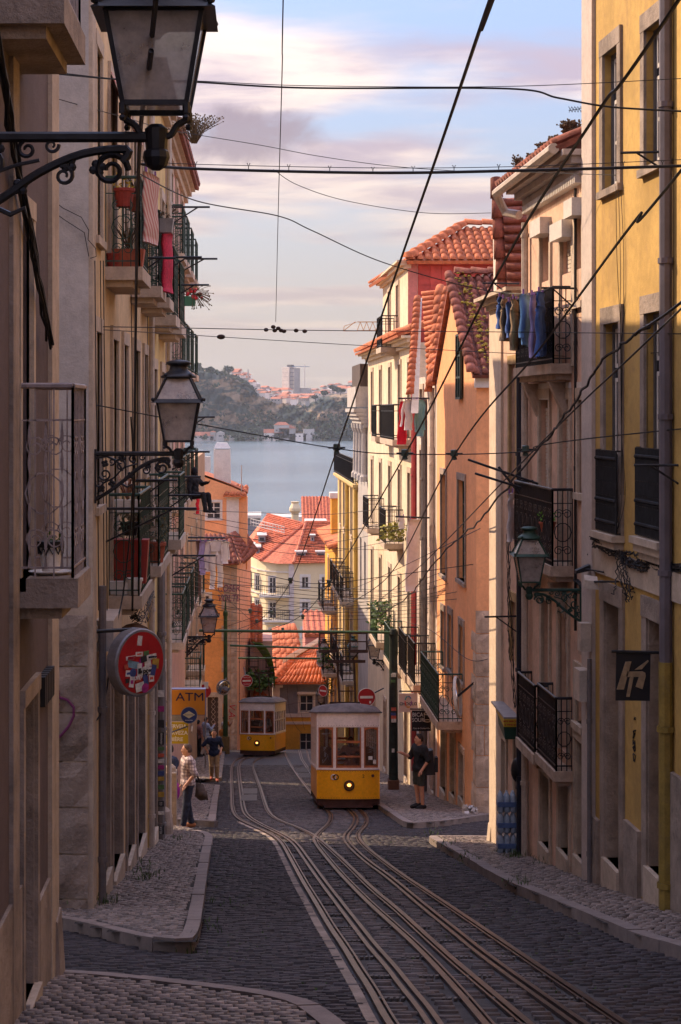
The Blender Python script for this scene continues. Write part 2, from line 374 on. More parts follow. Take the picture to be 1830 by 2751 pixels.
K = 700/1568
def pxl(pts): return [G(600+x*K, 2000+y*K) for x, y in pts]
RA = [(1000,1682),(960,1620),(880,1470),(800,1350),(730,1230),(640,1100),(560,960),(480,830),(400,680),(345,580),(270,530),(150,480),(75,440),(50,390),(48,300),(45,180),(48,130),(70,95),(120,75),(165,66)]
RB = [(1270,1682),(1200,1580),(1100,1460),(1000,1330),(900,1220),(800,1090),(700,960),(600,830),(500,690),(430,590),(350,540),(220,480),(140,430),(118,380),(110,300),(95,180),(92,130),(105,100),(150,80),(200,68)]
RD = [(1841,1682),(1568,1450),(1400,1310),(1200,1130),(1060,1000),(900,870),(760,730),(640,620),(560,555),(520,530),(440,495),(330,455),(275,410),(250,340),(230,270),(200,190),(178,130),(190,100),(240,78),(290,66)]
RC = [(1575,1682),(1400,1475),(1180,1235),(1000,1072),(860,945),(700,780),(600,660),(548,590),(545,560),(580,520),(630,480),(645,440),(640,415),(600,370),(540,310),(470,220),(420,150),(385,90),(365,42)]
RE = [(2146,1682),(1568,1270),(1400,1130),(1200,970),(1000,800),(870,710),(770,620),(735,570),(740,540),(780,500),(800,460),(795,425),(700,340),(600,255),(540,190),(500,130),(460,70),(440,34)]
RF = [(2417,1682),(1568,1110),(1300,930),(1100,800),(950,690),(850,610),(815,560),(820,530),(860,490),(872,460),(862,425),(760,330),(640,230),(545,130),(510,80),(480,36)]
lines = []
for R in (RA, RB, RD, RC, RE, RF):
    p = pxl(R); a, b = p[0], p[1]; t = (7.5-a[1])/(b[1]-a[1]); p = [(a[0]+(b[0]-a[0])*t, 7.5)]+p
    a, b = p[-2], p[-1]; p.append((b[0]+.12, 108.)); lines.append(dens(smooth(p, 2), .4))
def sweep(poly, secs):      # secs: list of (o0,o1,top,bottom) cross-section boxes across the line
    mb = MB(); P = [np.array(p) for p in poly]; n = len(P)
    for o0, o1, zt, zb in secs:
        i0 = len(mb.v)
        for k in range(n):
            t = P[min(k+1, n-1)]-P[max(k-1, 0)]; t = t/np.linalg.norm(t); nn = np.array((t[1], -t[0]))
            for o, z in ((o0, zb), (o0, zt), (o1, zt), (o1, zb)):
                q = P[k]+nn*o; mb.v.append((q[0], q[1], gz(q[1])+z))
        for k in range(n-1):
            a = i0+k*4
            for j in range(3): mb.f.append((a+j, a+4+j, a+5+j, a+1+j))
    return mb
tl = thing('tram_track', (0, 12, gz(12)), 'tram track carrying the farther tram, sweeping round the bend beside the people', 'tram track', 'cable tram tracks in the cobbles')
tr = thing('tram_track', (2, 12, gz(12)), 'tram track running under the nearer numbered tram', 'tram track', 'cable tram tracks in the cobbles')
for root, (r1, sl_, r2), sgn in ((tl, (lines[0], lines[1], lines[2]), 1), (tr, (lines[3], lines[4], lines[5]), 1)):
    for ln, s in ((r1, 1), (r2, -1)):
        sec = [(-.028, .024, .014, -.04), (.058*s-.010, .058*s+.010, .010, -.04), (min(.05*s, .02*s), max(.05*s, .02*s), -.022, -.04)]
        sweep(ln, sec).build('rail', steel, root)
    sweep(sl_, [(-.062, -.02, .010, -.04), (.02, .062, .010, -.04)]).build('cable_slot', steel, root)
    sweep(sl_, [(-.018, .018, -.03, -.06)]).build('slot_channel', rust, root)
sweep([(x-.10, y) for x, y in lines[0] if y < 40], [(-.05, .03, .002, -.05)]).build('edge_strip', stoned, tl)
# rows of little slotted plates between rails
mp_ = MB()
for ia, ib in ((0, 1), (1, 2), (3, 4), (4, 5)):
    for dd in np.arange(12.4, 40, 1.28):
        xa = np.interp(dd, [p[1] for p in lines[ia]], [p[0] for p in lines[ia]]); xb = np.interp(dd, [p[1] for p in lines[ib]], [p[0] for p in lines[ib]]); xm = (xa+xb)/2+random.uniform(-.05, .05)
        for k in range(5):
            x = xm+(k-2)*.045; z = gz(dd)+.006; mp_.hexa([(x-.012, dd-.05, z-.03+.0095), (x+.012, dd-.05, z-.03+.0095), (x+.03, dd+.05, z-.03-.0095), (x+.006, dd+.05, z-.03-.0095), (x-.012, dd-.05, z+.0095), (x+.012, dd-.05, z+.0095), (x+.03, dd+.05, z-.0095), (x+.006, dd+.05, z-.0095)])
mp_.build('slotted_plates', M('worn iron', (.09, .08, .075), .65, .2, 9, metal=.2), tl, kind='stuff')
for nm, x0, x1, y0, y1 in (('drain_grate', 655, 690, 2118, 2152), ('drain_grate', 790, 832, 2062, 2090)):
    X0, d1 = G(x0, y0); X1, _ = G(x1, y0); _, d0 = G(x0, y1); g = MB()
    for k in range(13):
        for j in range(2):
            x = X0+(X1-X0)*k/12; a = d0+(d1-d0)*(j*.52); b = a+(d1-d0)*.46
            g.hexa([(x-.018, a, gz(a)-.03), (x+.018, a, gz(a)-.03), (x+.018, b, gz(b)-.03), (x-.018, b, gz(b)-.03), (x-.018, a, gz(a)+.012), (x+.018, a, gz(a)+.012), (x+.018, b, gz(b)+.012), (x-.018, b, gz(b)+.012)])
    tag(g.build(nm, M('worn iron', (.17, .15, .14)), None), 'iron grate of parallel bars set between the rails '+('in front of the farther tram' if x0 < 700 else 'behind the nearer tram'), 'drain grate', 'grates in the track')

# pavements
PV = {}
PV[1] = [(-1.7, 8.), (-1.7, 14.25)]+[G(x, y) for x, y in ((150,2644),(300,2652),(450,2672),(600,2690),(740,2710),(820,2730),(868,2751))]+[(.62, 11.2), (.7, 9.5), (.7, 8.)]
PV[2] = [(-2.9, 19.62), G(60, 2473), G(150, 2492), G(240, 2510), G(381, 2548), G(470, 2558), G(528, 2561), G(545, 2440), G(557, 2340), G(566, 2285), G(571, 2264), G(560, 2252), G(530, 2246), (-1.9, 37.2), (-1.9, 19.62)]
PV[3] = [(-2.2, 38.9), G(520, 2218), G(577, 2222), G(583, 2165), G(590, 2118), (-2.4, 58.5)]
PV[4] = [(-3, 60.5), G(560, 2101), G(594, 2098), G(603, 2030), (-1.75, 94.8), (-3., 94.8)]
PV[5] = [(6., 40.7), G(1320, 2201), G(1200, 2218), G(1105, 2226), G(1085, 2221), G(1050, 2196), G(1020, 2175), G(960, 2130), (2.9, 58.), (2.75, 75.), (2.9, 94.), (6., 94.)]
PV[6] = [(5.4, 31.2), G(1320, 2262), G(1160, 2260), G(1150, 2263), G(1250, 2320), G(1350, 2385), G(1460, 2430), G(1600, 2490), G(1720, 2545), G(1830, 2572), (3.95, 13.), (4., 9.), (7., 9.), (5.4, 20.)]
KB = {1: slice(2, 12), 2: slice(1, 13), 3: slice(0, 5), 4: slice(1, 4), 5: slice(0, 11), 6: slice(1, 13)}
kuse = {}
proto = []
for k in range(8):
    v, f = blocks(np.array([0.]), np.array([0.]), np.array([.046+.005*(k % 3)]), np.array([.043+.005*(k % 2)]), 0., .05, .009); v[:, 2] -= gz(0)
    me = bpy.data.meshes.new('cobble'); me.from_pydata(v.tolist(), [], f.tolist()); me.materials.append(lime); proto.append(me)
for i in PV:
    PV[i] = [(float(a), float(b)) for a, b in PV[i]]
    kl = PV[i][KB[i]]; kd = dens(smooth(kl, 2) if i in (1, 6, 2) else kl, .25); H = .12
    poly = [p for p in PV[i][:KB[i].start]]+[tuple(map(float, p)) for p in kd]+PV[i][KB[i].stop:]
    gx, gy = np.meshgrid(np.arange(min(p[0] for p in poly)-.05, max(p[0] for p in poly)+.1, .1), np.arange(min(p[1] for p in poly), max(p[1] for p in poly), .4)); gx, gy = gx.ravel(), gy.ravel(); q_ = inside(poly, gx, gy+.2); gx, gy = gx[q_], gy[q_]
    bv = np.stack([np.stack([gx+ax*.05, gy+ay, gz(gy+ay)+H-.018], -1) for ax, ay in ((-1, 0), (1, 0), (1, .4), (-1, .4))], 1).reshape(-1, 3); b = npmesh('pavement', bv, np.arange(len(bv)).reshape(-1, 4), mortar, None, kind='structure')
    # kerb stones
    L = [0.]
    for a, c in zip(kd, kd[1:]): L.append(L[-1]+math.dist(a, c))
    s = 0.; W_ = .15 if i != 2 else .13; cen = np.array(poly).mean(0)
    area = sum(poly[j][0]*poly[(j+1) % len(poly)][1]-poly[(j+1) % len(poly)][0]*poly[j][1] for j in range(len(poly))); inw = -1 if area > 0 else 1
    while s < L[-1]-.2:
        e = min(L[-1], s+random.uniform(.8, 1.15)); m = MB(); q = []
        for t in np.linspace(s+.006, e-.006, 5):
            x = np.interp(t, L, [p[0] for p in kd]); y = np.interp(t, L, [p[1] for p in kd]); x2 = np.interp(t+.02, L, [p[0] for p in kd]); y2 = np.interp(t+.02, L, [p[1] for p in kd])
            if x2 == x and y2 == y: x2 = x-np.interp(t-.02, L, [p[0] for p in kd])+x; y2 = 2*y-np.interp(t-.02, L, [p[1] for p in kd])
            tv = np.array((x2-x, y2-y)); tv /= np.linalg.norm(tv)+1e-9; nv = np.array((tv[1], -tv[0]))*inw; q.append((np.array((x, y)), nv))
        hj = random.uniform(-.006, .008)
        for (p0, n0), (p1, n1) in zip(q, q[1:]):
            c = [p0-n0*.014, p1-n1*.014, p1+n1*W_, p0+n0*W_]; m.hexa([(a[0], a[1], gz(a[1])-.3) for a in c]+[(a[0], a[1], gz(a[1])+H+hj) for a in c])
        m.build('kerb_stone', kerbm, b); s = e
    # cobbles
    X0, X1 = min(p[0] for p in poly), max(p[0] for p in poly); Y0, Y1 = min(p[1] for p in poly), min(94., max(p[1] for p in poly))
    st = .116; yy = np.arange(Y0, Y1, st); cx = []; cy = []
    for k, y in enumerate(yy):
        x = np.arange(X0+st*.5*(k % 2), X1, st); cx.append(x+rng.normal(0, .006, len(x))); cy.append(y+.035*np.sin(x*6+k*.7)+rng.normal(0, .006, len(x)))
    cx = np.concatenate(cx); cy = np.concatenate(cy)
    ok = inside(poly, cx, cy) & (distline(kd, cx, cy) > W_+.035) & (cy > 9.5)
    ppx = VX+cx/cy*F; ok &= (ppx > -300) & (ppx < 2600)
    cx, cy = cx[ok], cy[ok]
    o = np.argsort(cy); near = o[:300] if i == 1 else o[:60]; rest = o[len(near):]
    if i in (1,):
        for j in near:
            c = bpy.data.objects.new('cobble', proto[random.randrange(8)]); COL.objects.link(c); c.location = (cx[j], cy[j], gz(cy[j])+H+random.uniform(-.006, .006)); c.rotation_euler = (math.atan(-.19+.00044*cy[j]), 0, random.gauss(0, .05)); adopt(c, b)
    else: rest = o
    v, f = blocks(cx[rest], cy[rest], rng.uniform(.043, .054, len(rest)), rng.uniform(.041, .052, len(rest)), H+rng.uniform(-.006, .006, len(rest)), .05, .009, rng.normal(0, .06, len(rest)))
    npmesh('cobblestones', v, f, lime, b, kind='stuff')
# road setts
cx = []; cy = []; row = .105; k = 0
for y in np.arange(9.5, 76, row):
    x = np.arange(-7.5+.09*(k % 2), 7.5, .185); cx.append(x+rng.normal(0, .015, len(x))); cy.append(y+.03*np.sin(x*1.3+y*.4)+rng.normal(0, .006, len(x))); k += 1
cx = np.concatenate(cx); cy = np.concatenate(cy); ppx = VX+cx/cy*F; ok = (ppx > -200) & (ppx < 2500)
for i in PV: ok &= ~inside(PV[i], cx, cy)
cx, cy = cx[ok], cy[ok]
ok = np.ones(len(cx), bool)
for ln in lines: ok &= distline(ln[::2], cx, cy) > .108
cx, cy = cx[ok], cy[ok]
xa = np.interp(cy, [p[1] for p in lines[0]], [p[0] for p in lines[0]]); xf = np.interp(cy, [p[1] for p in lines[5]], [p[0] for p in lines[5]]); intr = (cx > xa) & (cx < xf)
for m_, q in ((settl, intr), (sett, ~intr)):
    x, y = cx[q], cy[q]; n = len(x)
    v, f = blocks(x, y, rng.uniform(.068, .088, n), rng.uniform(.040, .050, n), rng.uniform(-.009, .007, n), .05, .010)
    npmesh('paving_setts', v, f, m_, None, kind='stuff', )
far = strip('street_surface', [-9, -3, 0, 3, 9], list(np.arange(74, 113, 2.)), lambda x, d: gz(d)-.006, M('far setts', (.055, .05, .053), .65, .35, 14, .8, 30))

# river
wm = M('river water', (.10, .15, .17), .16, .25, .004, 0, spec=.6)
t = wm.node_tree; bs = t.nodes['Principled BSDF']; n1 = t.nodes.new('ShaderNodeTexNoise'); mpn = t.nodes.new('ShaderNodeMapping'); tcn = t.nodes.new('ShaderNodeTexCoord'); bp = t.nodes.new('ShaderNodeBump')
t.links.new(tcn.outputs['Object'], mpn.inputs[0]); mpn.inputs['Scale'].default_value = (.035, .16, 1); t.links.new(mpn.outputs[0], n1.inputs['Vector']); n1.inputs['Scale'].default_value = 1.; n1.inputs['Detail'].default_value = 8; n1.inputs['Roughness'].default_value = .65
bp.inputs['Strength'].default_value = .9; bp.inputs['Distance'].default_value = 2.2; t.links.new(n1.outputs[0], bp.inputs['Height']); t.links.new(bp.outputs[0], bs.inputs['Normal'])
strip('river', [-4000, 4000], [450, 2000, 4000], lambda x, d: -46., wm)

# far bank
def fx(px, d): return (px-VX)/F*d
RID = [(-2600, 1010), (200, 985), (440, 988), (520, 984), (560, 992), (600, 1004), (640, 1012), (690, 1050), (720, 1058), (780, 1062), (850, 1058), (900, 1045), (960, 1040), (1020, 1035), (1100, 1030), (1400, 1020), (4000, 1020)]
CLF = [(-2600, 1020), (200, 995), (440, 995), (520, 992), (560, 1000), (600, 1010), (640, 1022), (690, 1058), (730, 1078), (780, 1086), (830, 1088), (860, 1074), (900, 1068), (960, 1066), (1100, 1062), (1400, 1050), (4000, 1050)]
xs = np.concatenate([np.linspace(-2500, 380, 30), np.linspace(390, 1120, 180), np.linspace(1140, 3900, 30)]); ts = np.linspace(0, 1, 46); v = []
def n3(x, y, s=0): return math.sin(x*.021+s)*.5+math.sin(x*.053+y*3+1.3*s)*.3+math.sin(x*.13-y*7+s*2)*.22
for tt in ts:
    for px in xs:
        yc = np.interp(px, [r[0] for r in CLF], [r[1] for r in CLF]); yr = np.interp(px, [r[0] for r in RID], [r[1] for r in RID])
        zc = (HY-yc)/F*2680; zr = (HY-yr)/F*3150
        if tt < .12: q = tt/.12; d = 2600+q*25+6*n3(px, 0); z = -47+q*5
        elif tt < .72: q = (tt-.12)/.6; d = 2625+70*q+26*n3(px, q*2)*math.sin(math.pi*q)+rng.normal(0, 3.5); z = -42+(zc+42)*(q**.85)+rng.normal(0, 1.4)
        else: q = (tt-.72)/.28; d = 2695+455*q; z = zc+(zr-zc)*q+rng.normal(0, .8)
        v.append((fx(px, 2640 if tt < .72 else d), d, z))
n = len(xs); f = np.array([(i*n+j, i*n+j+1, i*n+n+j+1, i*n+n+j) for i in range(len(ts)-1) for j in range(n-1)])
hm = M('far bank scrub', (.016, .033, .028), .95, .35, .05, dirt=0)
t = hm.node_tree; bs = t.nodes['Principled BSDF']; old = bs.inputs['Base Color'].links[0].from_socket
tcn = t.nodes.new('ShaderNodeTexCoord'); mpn = t.nodes.new('ShaderNodeMapping'); mpn.inputs['Scale'].default_value = (.012, .004, .03); nz_ = t.nodes.new('ShaderNodeTexNoise'); nz_.inputs['Scale'].default_value = 1.6; nz_.inputs['Detail'].default_value = 7; nz_.inputs['Roughness'].default_value = .66
mr_ = t.nodes.new('ShaderNodeMapRange'); mr_.interpolation_type = 'SMOOTHSTEP'; mr_.inputs[1].default_value = .47; mr_.inputs[2].default_value = .58; mx = t.nodes.new('ShaderNodeMix'); mx.data_type = 'RGBA'
t.links.new(tcn.outputs['Object'], mpn.inputs[0]); t.links.new(mpn.outputs[0], nz_.inputs['Vector']); t.links.new(nz_.outputs[0], mr_.inputs[0]); t.links.new(mr_.outputs[0], mx.inputs[0]); t.links.new(old, mx.inputs[6]); mx.inputs[7].default_value = (.25, .17, .10, 1); t.links.new(mx.outputs[2], bs.inputs['Base Color'])
npmesh('hills', np.array(v), f, hm, None, kind='structure')
# ---------------------------------------------------------------- buildings
def building(name, label, pl, s0, s1, z1, holes, mat, body=6., z0=None, cat='house', depth=.22, group=None):
    zb = min(gz(s0), gz(s1))-.8 if z0 is None else z0
    if isinstance(pl, Front): zb = gz(pl.D)-.8 if z0 is None else z0
    B = thing(name, pl.P((s0+s1)/2, zb), label, cat, group); m = MB(); wallmesh(m, pl, s0, s1, zb, z1, holes, depth, body); m.build('wall', mat, B); return B
_t = {}
def tile_mesh(w, L, mat, r=1.):
    k = (round(w, 2), round(L, 2), mat.name)
    if k not in _t:
        m = MB(); n = 6; ro, ri = w*.40*r, w*.33*r
        for y, q, dz in ((0, ro, .035), (L*1.1, ri, .0)):
            for j in range(n+1): a = math.pi*j/n; m.v.append((-q*math.cos(a), y, q*math.sin(a)*.9+dz))
        for j in range(n): m.f.append((j, j+1, n+2+j, n+1+j))
        m.f.append(tuple(range(n, -1, -1)))
        me = bpy.data.meshes.new('roof_tile'); me.from_pydata(m.v, [], m.f); me.materials.append(mat); me.shade_smooth(); _t[k] = me
    return _t[k]
def place_tile(part, me, p, y, z):
    y = Vector(y).normalized(); z = Vector(z); x = y.cross(z).normalized(); z = x.cross(y); o = bpy.data.objects.new('roof_tile', me); COL.objects.link(o); o.parent = part
    R = Matrix((x, y, z)).transposed().to_4x4(); o.matrix_basis = Matrix.Translation(Vector(p)) @ R @ Matrix.Rotation(random.gauss(0, .02), 4, 'Z')
def tiled(B, quad, w, L, mat, name='roof', clip=None, limit=140):     # quad: bl, br, tr, tl ; barrels run bl -> tl
    bl, br, tr, tl = [Vector(p) for p in quad]; nrm = (br-bl).cross(tl-bl).normalized()
    if nrm.z < -.2 or (abs(nrm.z) <= .2 and nrm.y > 0): nrm = -nrm
    m = MB(); m.prism([bl, br, tr, tl], nrm*-.08); part = m.build(name, mat, B)
    nu = max(1, round((br-bl).length/w)); nv = max(1, round(((tl-bl).length+(tr-br).length)/2/L)); me = tile_mesh(w, L, mat)
    for i in range(nu):
        a = (i+.5)/nu; p0 = bl.lerp(br, a); p1 = tl.lerp(tr, a); q = (p1-p0).length; kk = max(1, round(q/L))
        for j in range(kk): place_tile(part, me, p0.lerp(p1, j/kk)+nrm*.01, p1-p0, nrm)
    return part
def caps(part, pts, w, L, mat, up=(0, 0, 1)):
    pts = [Vector(p) for p in pts]; me = tile_mesh(w, L, mat, 1.25)
    for a, b in zip(pts, pts[1:]):
        k = max(1, round((b-a).length/L))
        for j in range(k): place_tile(part, me, a.lerp(b, j/k), b-a, up)
def cornice(B, pl, s0, s1, z, mat, steps=((.12, .14), (.22, .10), (.30, .08)), name='cornice'):
    m = MB(); q = z
    for o, h in steps: m.box(pl, s0-o*.4, s1+o*.4, q, q+h, -.1, o); q += h
    m.build(name, mat, B); return q
def dpipe(B, pl, s, z0, z1, r=.05, mat=pipe, o=.08, name='drain_pipe'):
    m = MB(); m.tube([pl.P(s, z0, o), pl.P(s, z1, o)], r, 8); z = z0+.5
    while z < z1: m.lathe(pl.P(s, z, o), [(r*1.25, -.03), (r*1.25, .03)], 8); z += 1.7
    return m.build(name, mat, B)
def roughstone(B, pl, a, b, z0, z1, mat, o=.03, name='stone_block', amp=.012):
    nx, nz = max(2, int((b-a)/.14)), max(2, int((z1-z0)/.14)); m = MB(); g = .008; P = {}
    for i in range(nx+1):
        for j in range(nz+1):
            e = i in (0, nx) or j in (0, nz); P[i, j] = len(m.v); m.v.append(pl.P(a+g+(b-a-2*g)*i/nx, z0+g+(z1-z0-2*g)*j/nz, o-(.02 if e else 0)+random.uniform(-amp, amp)))
    for i in range(nx):
        for j in range(nz): m.f.append((P[i, j], P[i+1, j], P[i+1, j+1], P[i, j+1]))
    m.box(pl, a+g, b-g, z0+g, z1-g, -.05, o-.04); return m.build(name, mat, B)
pale = M('dimmed pink-beige render', (.12, .088, .086), .9, .12, 1.5, .3, 45, dirt=.5, dcol=(.13, .09, .08))  # base colour darkened to stand in for vignette at the frame edge
grey = M('grey-white render', (.46, .42, .39), .92, .1, 1.2, .35, 40, dirt=.3, dcol=(.22, .18, .15))
beige = M('beige render', (.62, .45, .26), .9, .12, 1.5, .3, 45, dirt=.45, dcol=(.24, .17, .11))
yell1 = M('pale yellow render', (.60, .43, .18), .9, .1, 1.5, .2, 45, dirt=.3, dcol=(.25, .17, .09))
pinkr = M('pale pink render', (.58, .38, .32), .9, .1, 1.5, .2, 45, dirt=.3, dcol=(.25, .16, .13))
yell = M('yellow render', (.66, .41, .085), .9, .09, 1.2, .15, 45, dirt=.22, dcol=(.32, .19, .06))
yello = M('bright ochre render', (.68, .36, .05), .9, .09, 1.2, .15, 45, dirt=.25, dcol=(.3, .16, .05))
peach = M('peach render', (.66, .43, .31), .92, .14, 1.5, .35, 40, dirt=.5, dcol=(.22, .14, .10))
cream = M('cream render', (.66, .54, .38), .9, .1, 1.5, .2, 45, dirt=.35, dcol=(.30, .20, .13))
orange = M('orange render', (.80, .37, .17), .9, .08, 1.3, .2, 50, dirt=.14, dcol=(.36, .16, .07))
rosy = M('rose render', (.55, .20, .16), .9, .12, 1.5, .2, 45, dirt=.3)
ltr = M('cream facade far', (.68, .56, .36), .9, .06, .5)
gry2 = M('blue-grey cladding', (.20, .20, .225), .7, .1, 1.5, dirt=.2)

# --- L1: nearest building
P1 = Wall(-1.65, 0, 1)
h1 = [(12.15, 12.75, -1.14, 1.35), (11.5, 12.2, 2.42, 4.8), (12.34, 13.03, gz(12.7)+.15, -2.05), (9.0, 9.8, -1.14, 1.3), (9.6, 10.5, gz(10)+.15, -1.6)]
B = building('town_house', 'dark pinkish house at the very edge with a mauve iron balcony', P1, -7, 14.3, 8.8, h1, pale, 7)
for r in h1[:2]+h1[3:4]: window(B, P1, r, stonel, .1)
door(B, P1, h1[2], wood, stoned, .1, label='narrow dark street door'); door(B, P1, h1[4], wood, stoned, .1)
m = MB(); m.box(P1, 13.86, 14.33, -6, 8.8, -.3, .035); m.build('corner_pilaster', stonel, B)
m = MB(); m.box(P1, 11.72, 12.02, -6, 8.8, 0, .03); m.build('stone_band', stoned, B)
for a, b in ((2, 9.4), (10.7, 12.2), (13.2, 13.85)): MB().box(P1, a, b, gz(b)-.5, gz((a+b)/2)+.85, -.01, .025).build('plinth', stoned, B)
m = MB(); m.hexa([(-1.72, 14.0, -5.4), (-1.52, 14.0, -5.4), (-1.52, 14.42, -5.4), (-1.72, 14.42, -5.4), (-1.72, 14.1, -4.0), (-1.60, 14.1, -4.05), (-1.60, 14.36, -4.0), (-1.72, 14.36, -4.0)]); m.build('corner_guard_stone', stoned, B)
b_ = balcony(B, P1, 12.04, 12.95, -1.14, .42, 1.3, .20, stoned, ironp, .10, 1, 'mauve iron balcony with twisted bars', .007)
m = MB()
for k in range(3):          # twisted flat bars in the near end panel
    for i in range(16):
        o = .09+.11*k; z = -1.07+i*.062; t = i*1.1
        m.hexa([P1.P(12.06, z, o-.012*math.cos(t)), P1.P(12.07, z, o-.012*math.cos(t)), P1.P(12.07, z, o+.012*math.cos(t)), P1.P(12.06, z, o+.012*math.cos(t)), P1.P(12.06, z+.062, o-.012*math.cos(t+1)), P1.P(12.07, z+.062, o-.012*math.cos(t+1)), P1.P(12.07, z+.062, o+.012*math.cos(t+1)), P1.P(12.06, z+.062, o+.012*math.cos(t+1))])
m.build('twisted_bars', ironp, b_)
balcony(B, P1, 11.1, 12.45, 2.6, .43, 1.1, .2, stoned, ironp, .11, 0)
for k in range(6): m = MB(); m.box(P1, 13.2+.105*k, 13.28+.105*k, -2.2+.045*k*0, -1.98, .0, .06); m.build('vent_slat', mblack, B)
bund = MB()
for k in range(9):
    bund.tube([P1.P(10.6+.3*i+random.uniform(-.04, .04), 2.2-.19*i+random.uniform(-.04, .04), .05+random.uniform(0, .06)) for i in range(10)], .010, 5)
tag(bund.build('cable_bundle', rub), 'thick sagging bundle of black cables below the topmost balcony slab', 'cable bundle')

# --- L2: tall beige house with the stone corner
P2 = Wall(-1.87, 0, 1); FR2 = Front(19.6)
win2 = [(20.05, 20.75, -1.1, .88), (22.35, 23.15, -2.3, .88), (24.15, 24.9, -1.0, .88), (26.1, 27.3, -2.3, .88), (28.4, 29.2, -1.0, .88)]
top2 = [(20.1, 20.8, 1.95, 4.1), (22.0, 22.9, 1.75, 4.1), (24.2, 24.95, 1.95, 4.1), (25.9, 26.8, 1.75, 4.1), (28.2, 29.0, 1.75, 4.1)]
gd2 = [(20.8, 21.9, 0, -3.2), (22.5, 23.9, 0, -3.5), (24.9, 26.1, 0, -3.7), (27.0, 28.5, 0, -4.0)]
gd2 = [(a, b, gz((a+b)/2)+.3, e-.0) for a, b, c, e in gd2]
B = building('corner_house', 'tall beige house with a grey end wall on rough stone, behind the sticker sign', P2, 19.62, 29.6, 6.0, win2+top2+gd2, beige, 26)
for r in win2+top2: window(B, P2, r, stonel, .13, rows=4)
for r in gd2: door(B, P2, r, wood, stoned, .17)
MB().b(-27.8, -1.885, 19.595, 19.64, -1.3*1.75, 6.0).build('end_wall_render', grey, B)
MB().box(P2, 19.6, 20.0, -1.9, 6.0, -.3, .03).build('corner_pilaster', stonel, B)
ys = [1650, 1789, 1913, 2045, 2167, 2293, 2414, 2530]; s_ = 19.6/F
for j in range(7):
    zt, zb = (HY-ys[j])*s_, (HY-ys[j+1])*s_; cut = random.uniform(-2.9, -2.6)
    for a, b in ((-4.4, cut), (cut, -1.885)): roughstone(B, FR2, a, b, zb, zt, stoned, .05)
MB().box(P2, 19.585, 20.0, -6.2, -1.9, -.3, .035).build('corner_stone', stonel, B)
for s0, s1, z, o in ((22.0, 24.2, -2.3, .41), (26.2, 28.9, -2.3, .41)): balcony(B, P2, s0, s1, z, o, 1.25, .16, stonel, green, .085)
for s0, s1, z, o in ((21.5, 23.1, 1.72, .45), (25.6, 26.9, 1.77, .45), (27.9, 29.3, 1.75, .45)): balcony(B, P2, s0, s1, z, o, 1.08, .16, stonel, green, .085)
m = MB(); m.box(P2, 19.62, 29.6, -2.62, -2.45, -.01, .03); m.build('string_course', stonel, B)
dpipe(B, P2, 20.25, -5.6, -2.0, .045, pipe); dpipe(B, P2, 29.45, -7.2, 5.9, .05, pipel)
MB().box(P2, 20.3, 21.5, -2.75, -2.4, 0, .2).build('meter_box', pipel, B)
cornice(B, P2, 19.62, 29.6, 6.0, stonel)
for s, z, L in ((23.6, 2.0, .75), (25.2, -1.0, .7), (21.6, -1.2, 1.1)):
    MB().tube([P2.P(s, z, 0), P2.P(s, z, L)], .018, 5).tube([P2.P(s, z-.4, 0), P2.P(s, z, L*.75)], .013, 5).build('drying_arm', iron, B)
# wall wires on the end wall
m = MB(); m.tube([FR2.P((x-VX)/F*19.6, (HY-y)/F*19.6, .05) for x, y in ((127, 525), (170, 560), (220, 585), (240, 620), (238, 645), (258, 668), (260, 690), (244, 695))], .006, 4); m.tube([FR2.P((x-VX)/F*19.6, (HY-y)/F*19.6, .05) for x, y in ((127, 557), (175, 592), (228, 626), (240, 690))], .006, 4); m.build('loose_wires', rub, B)
gp = M('purple spray paint', (.16, .03, .10), .8, .1, 20)
m = MB()
for pts in (((145, 1835), (159, 1855), (161, 1871), (183, 1878), (200, 1898), (200, 1921), (187, 1948), (167, 1972), (148, 1987), (146, 1999)), ((146, 1905), (158, 1898), (160, 1888), (152, 1882), (146, 1880))):
    m.tube([FR2.P((x-VX)*s_, (HY-y)*s_, .066) for x, y in pts], .016, 5)
m.build('graffiti', gp, B)

# --- L2b pale yellow narrow house
P2b = Wall(-1.85, 0, 1); w2b = [(30.6, 31.5, -2.3, .7), (33.0, 33.9, -2.3, .7), (30.7, 31.5, 1.75, 3.9), (33.0, 33.9, 1.75, 3.9), (30.3, 31.4, gz(31)+.3, -4.4), (32.0, 33.0, gz(32.5)+.3, -4.7), (33.5, 34.4, gz(34.)+.3, -5.0)]
B = building('narrow_house', 'narrow pale yellow house with green iron balconies beside the tall beige one', P2b, 29.62, 34.8, 5.5, w2b, yell1, 7)
for r in w2b[:4]: window(B, P2b, r, stonel, .14, rows=4)
for r in w2b[4:]: door(B, P2b, r, wood, stoned, .15)
for s0, s1, z in ((32.2, 34.3, -2.35), (30.2, 31.8, 1.6), (32.4, 34.4, 1.55)): balcony(B, P2b, s0, s1, z, .42, 1.15, .18, stonel, green, .09)
dpipe(B, P2b, 31.9, -7.9, -1.9, .075, pipe); dpipe(B, P2b, 34.7, -8.4, 5.4, .05, pipel)
cornice(B, P2b, 29.62, 34.8, 5.5, stonel)
m = MB(); m.b(-1.95, -1.70, 36.1, 36.5, gz(36.3)-.3, -7.35); m.lathe((-1.83, 36.3, -7.35), [(.13, 0), (.11, .09), (.05, .14)], 10); m.build('corner_pillar', stoned, B)
m = MB(); m.lathe((-1.80, 33.4, gz(33.4)-.2), [(.17, 0), (.17, .5), (.13, .75), (.05, .82)], 10); m.build('guard_stone', stoned, B)
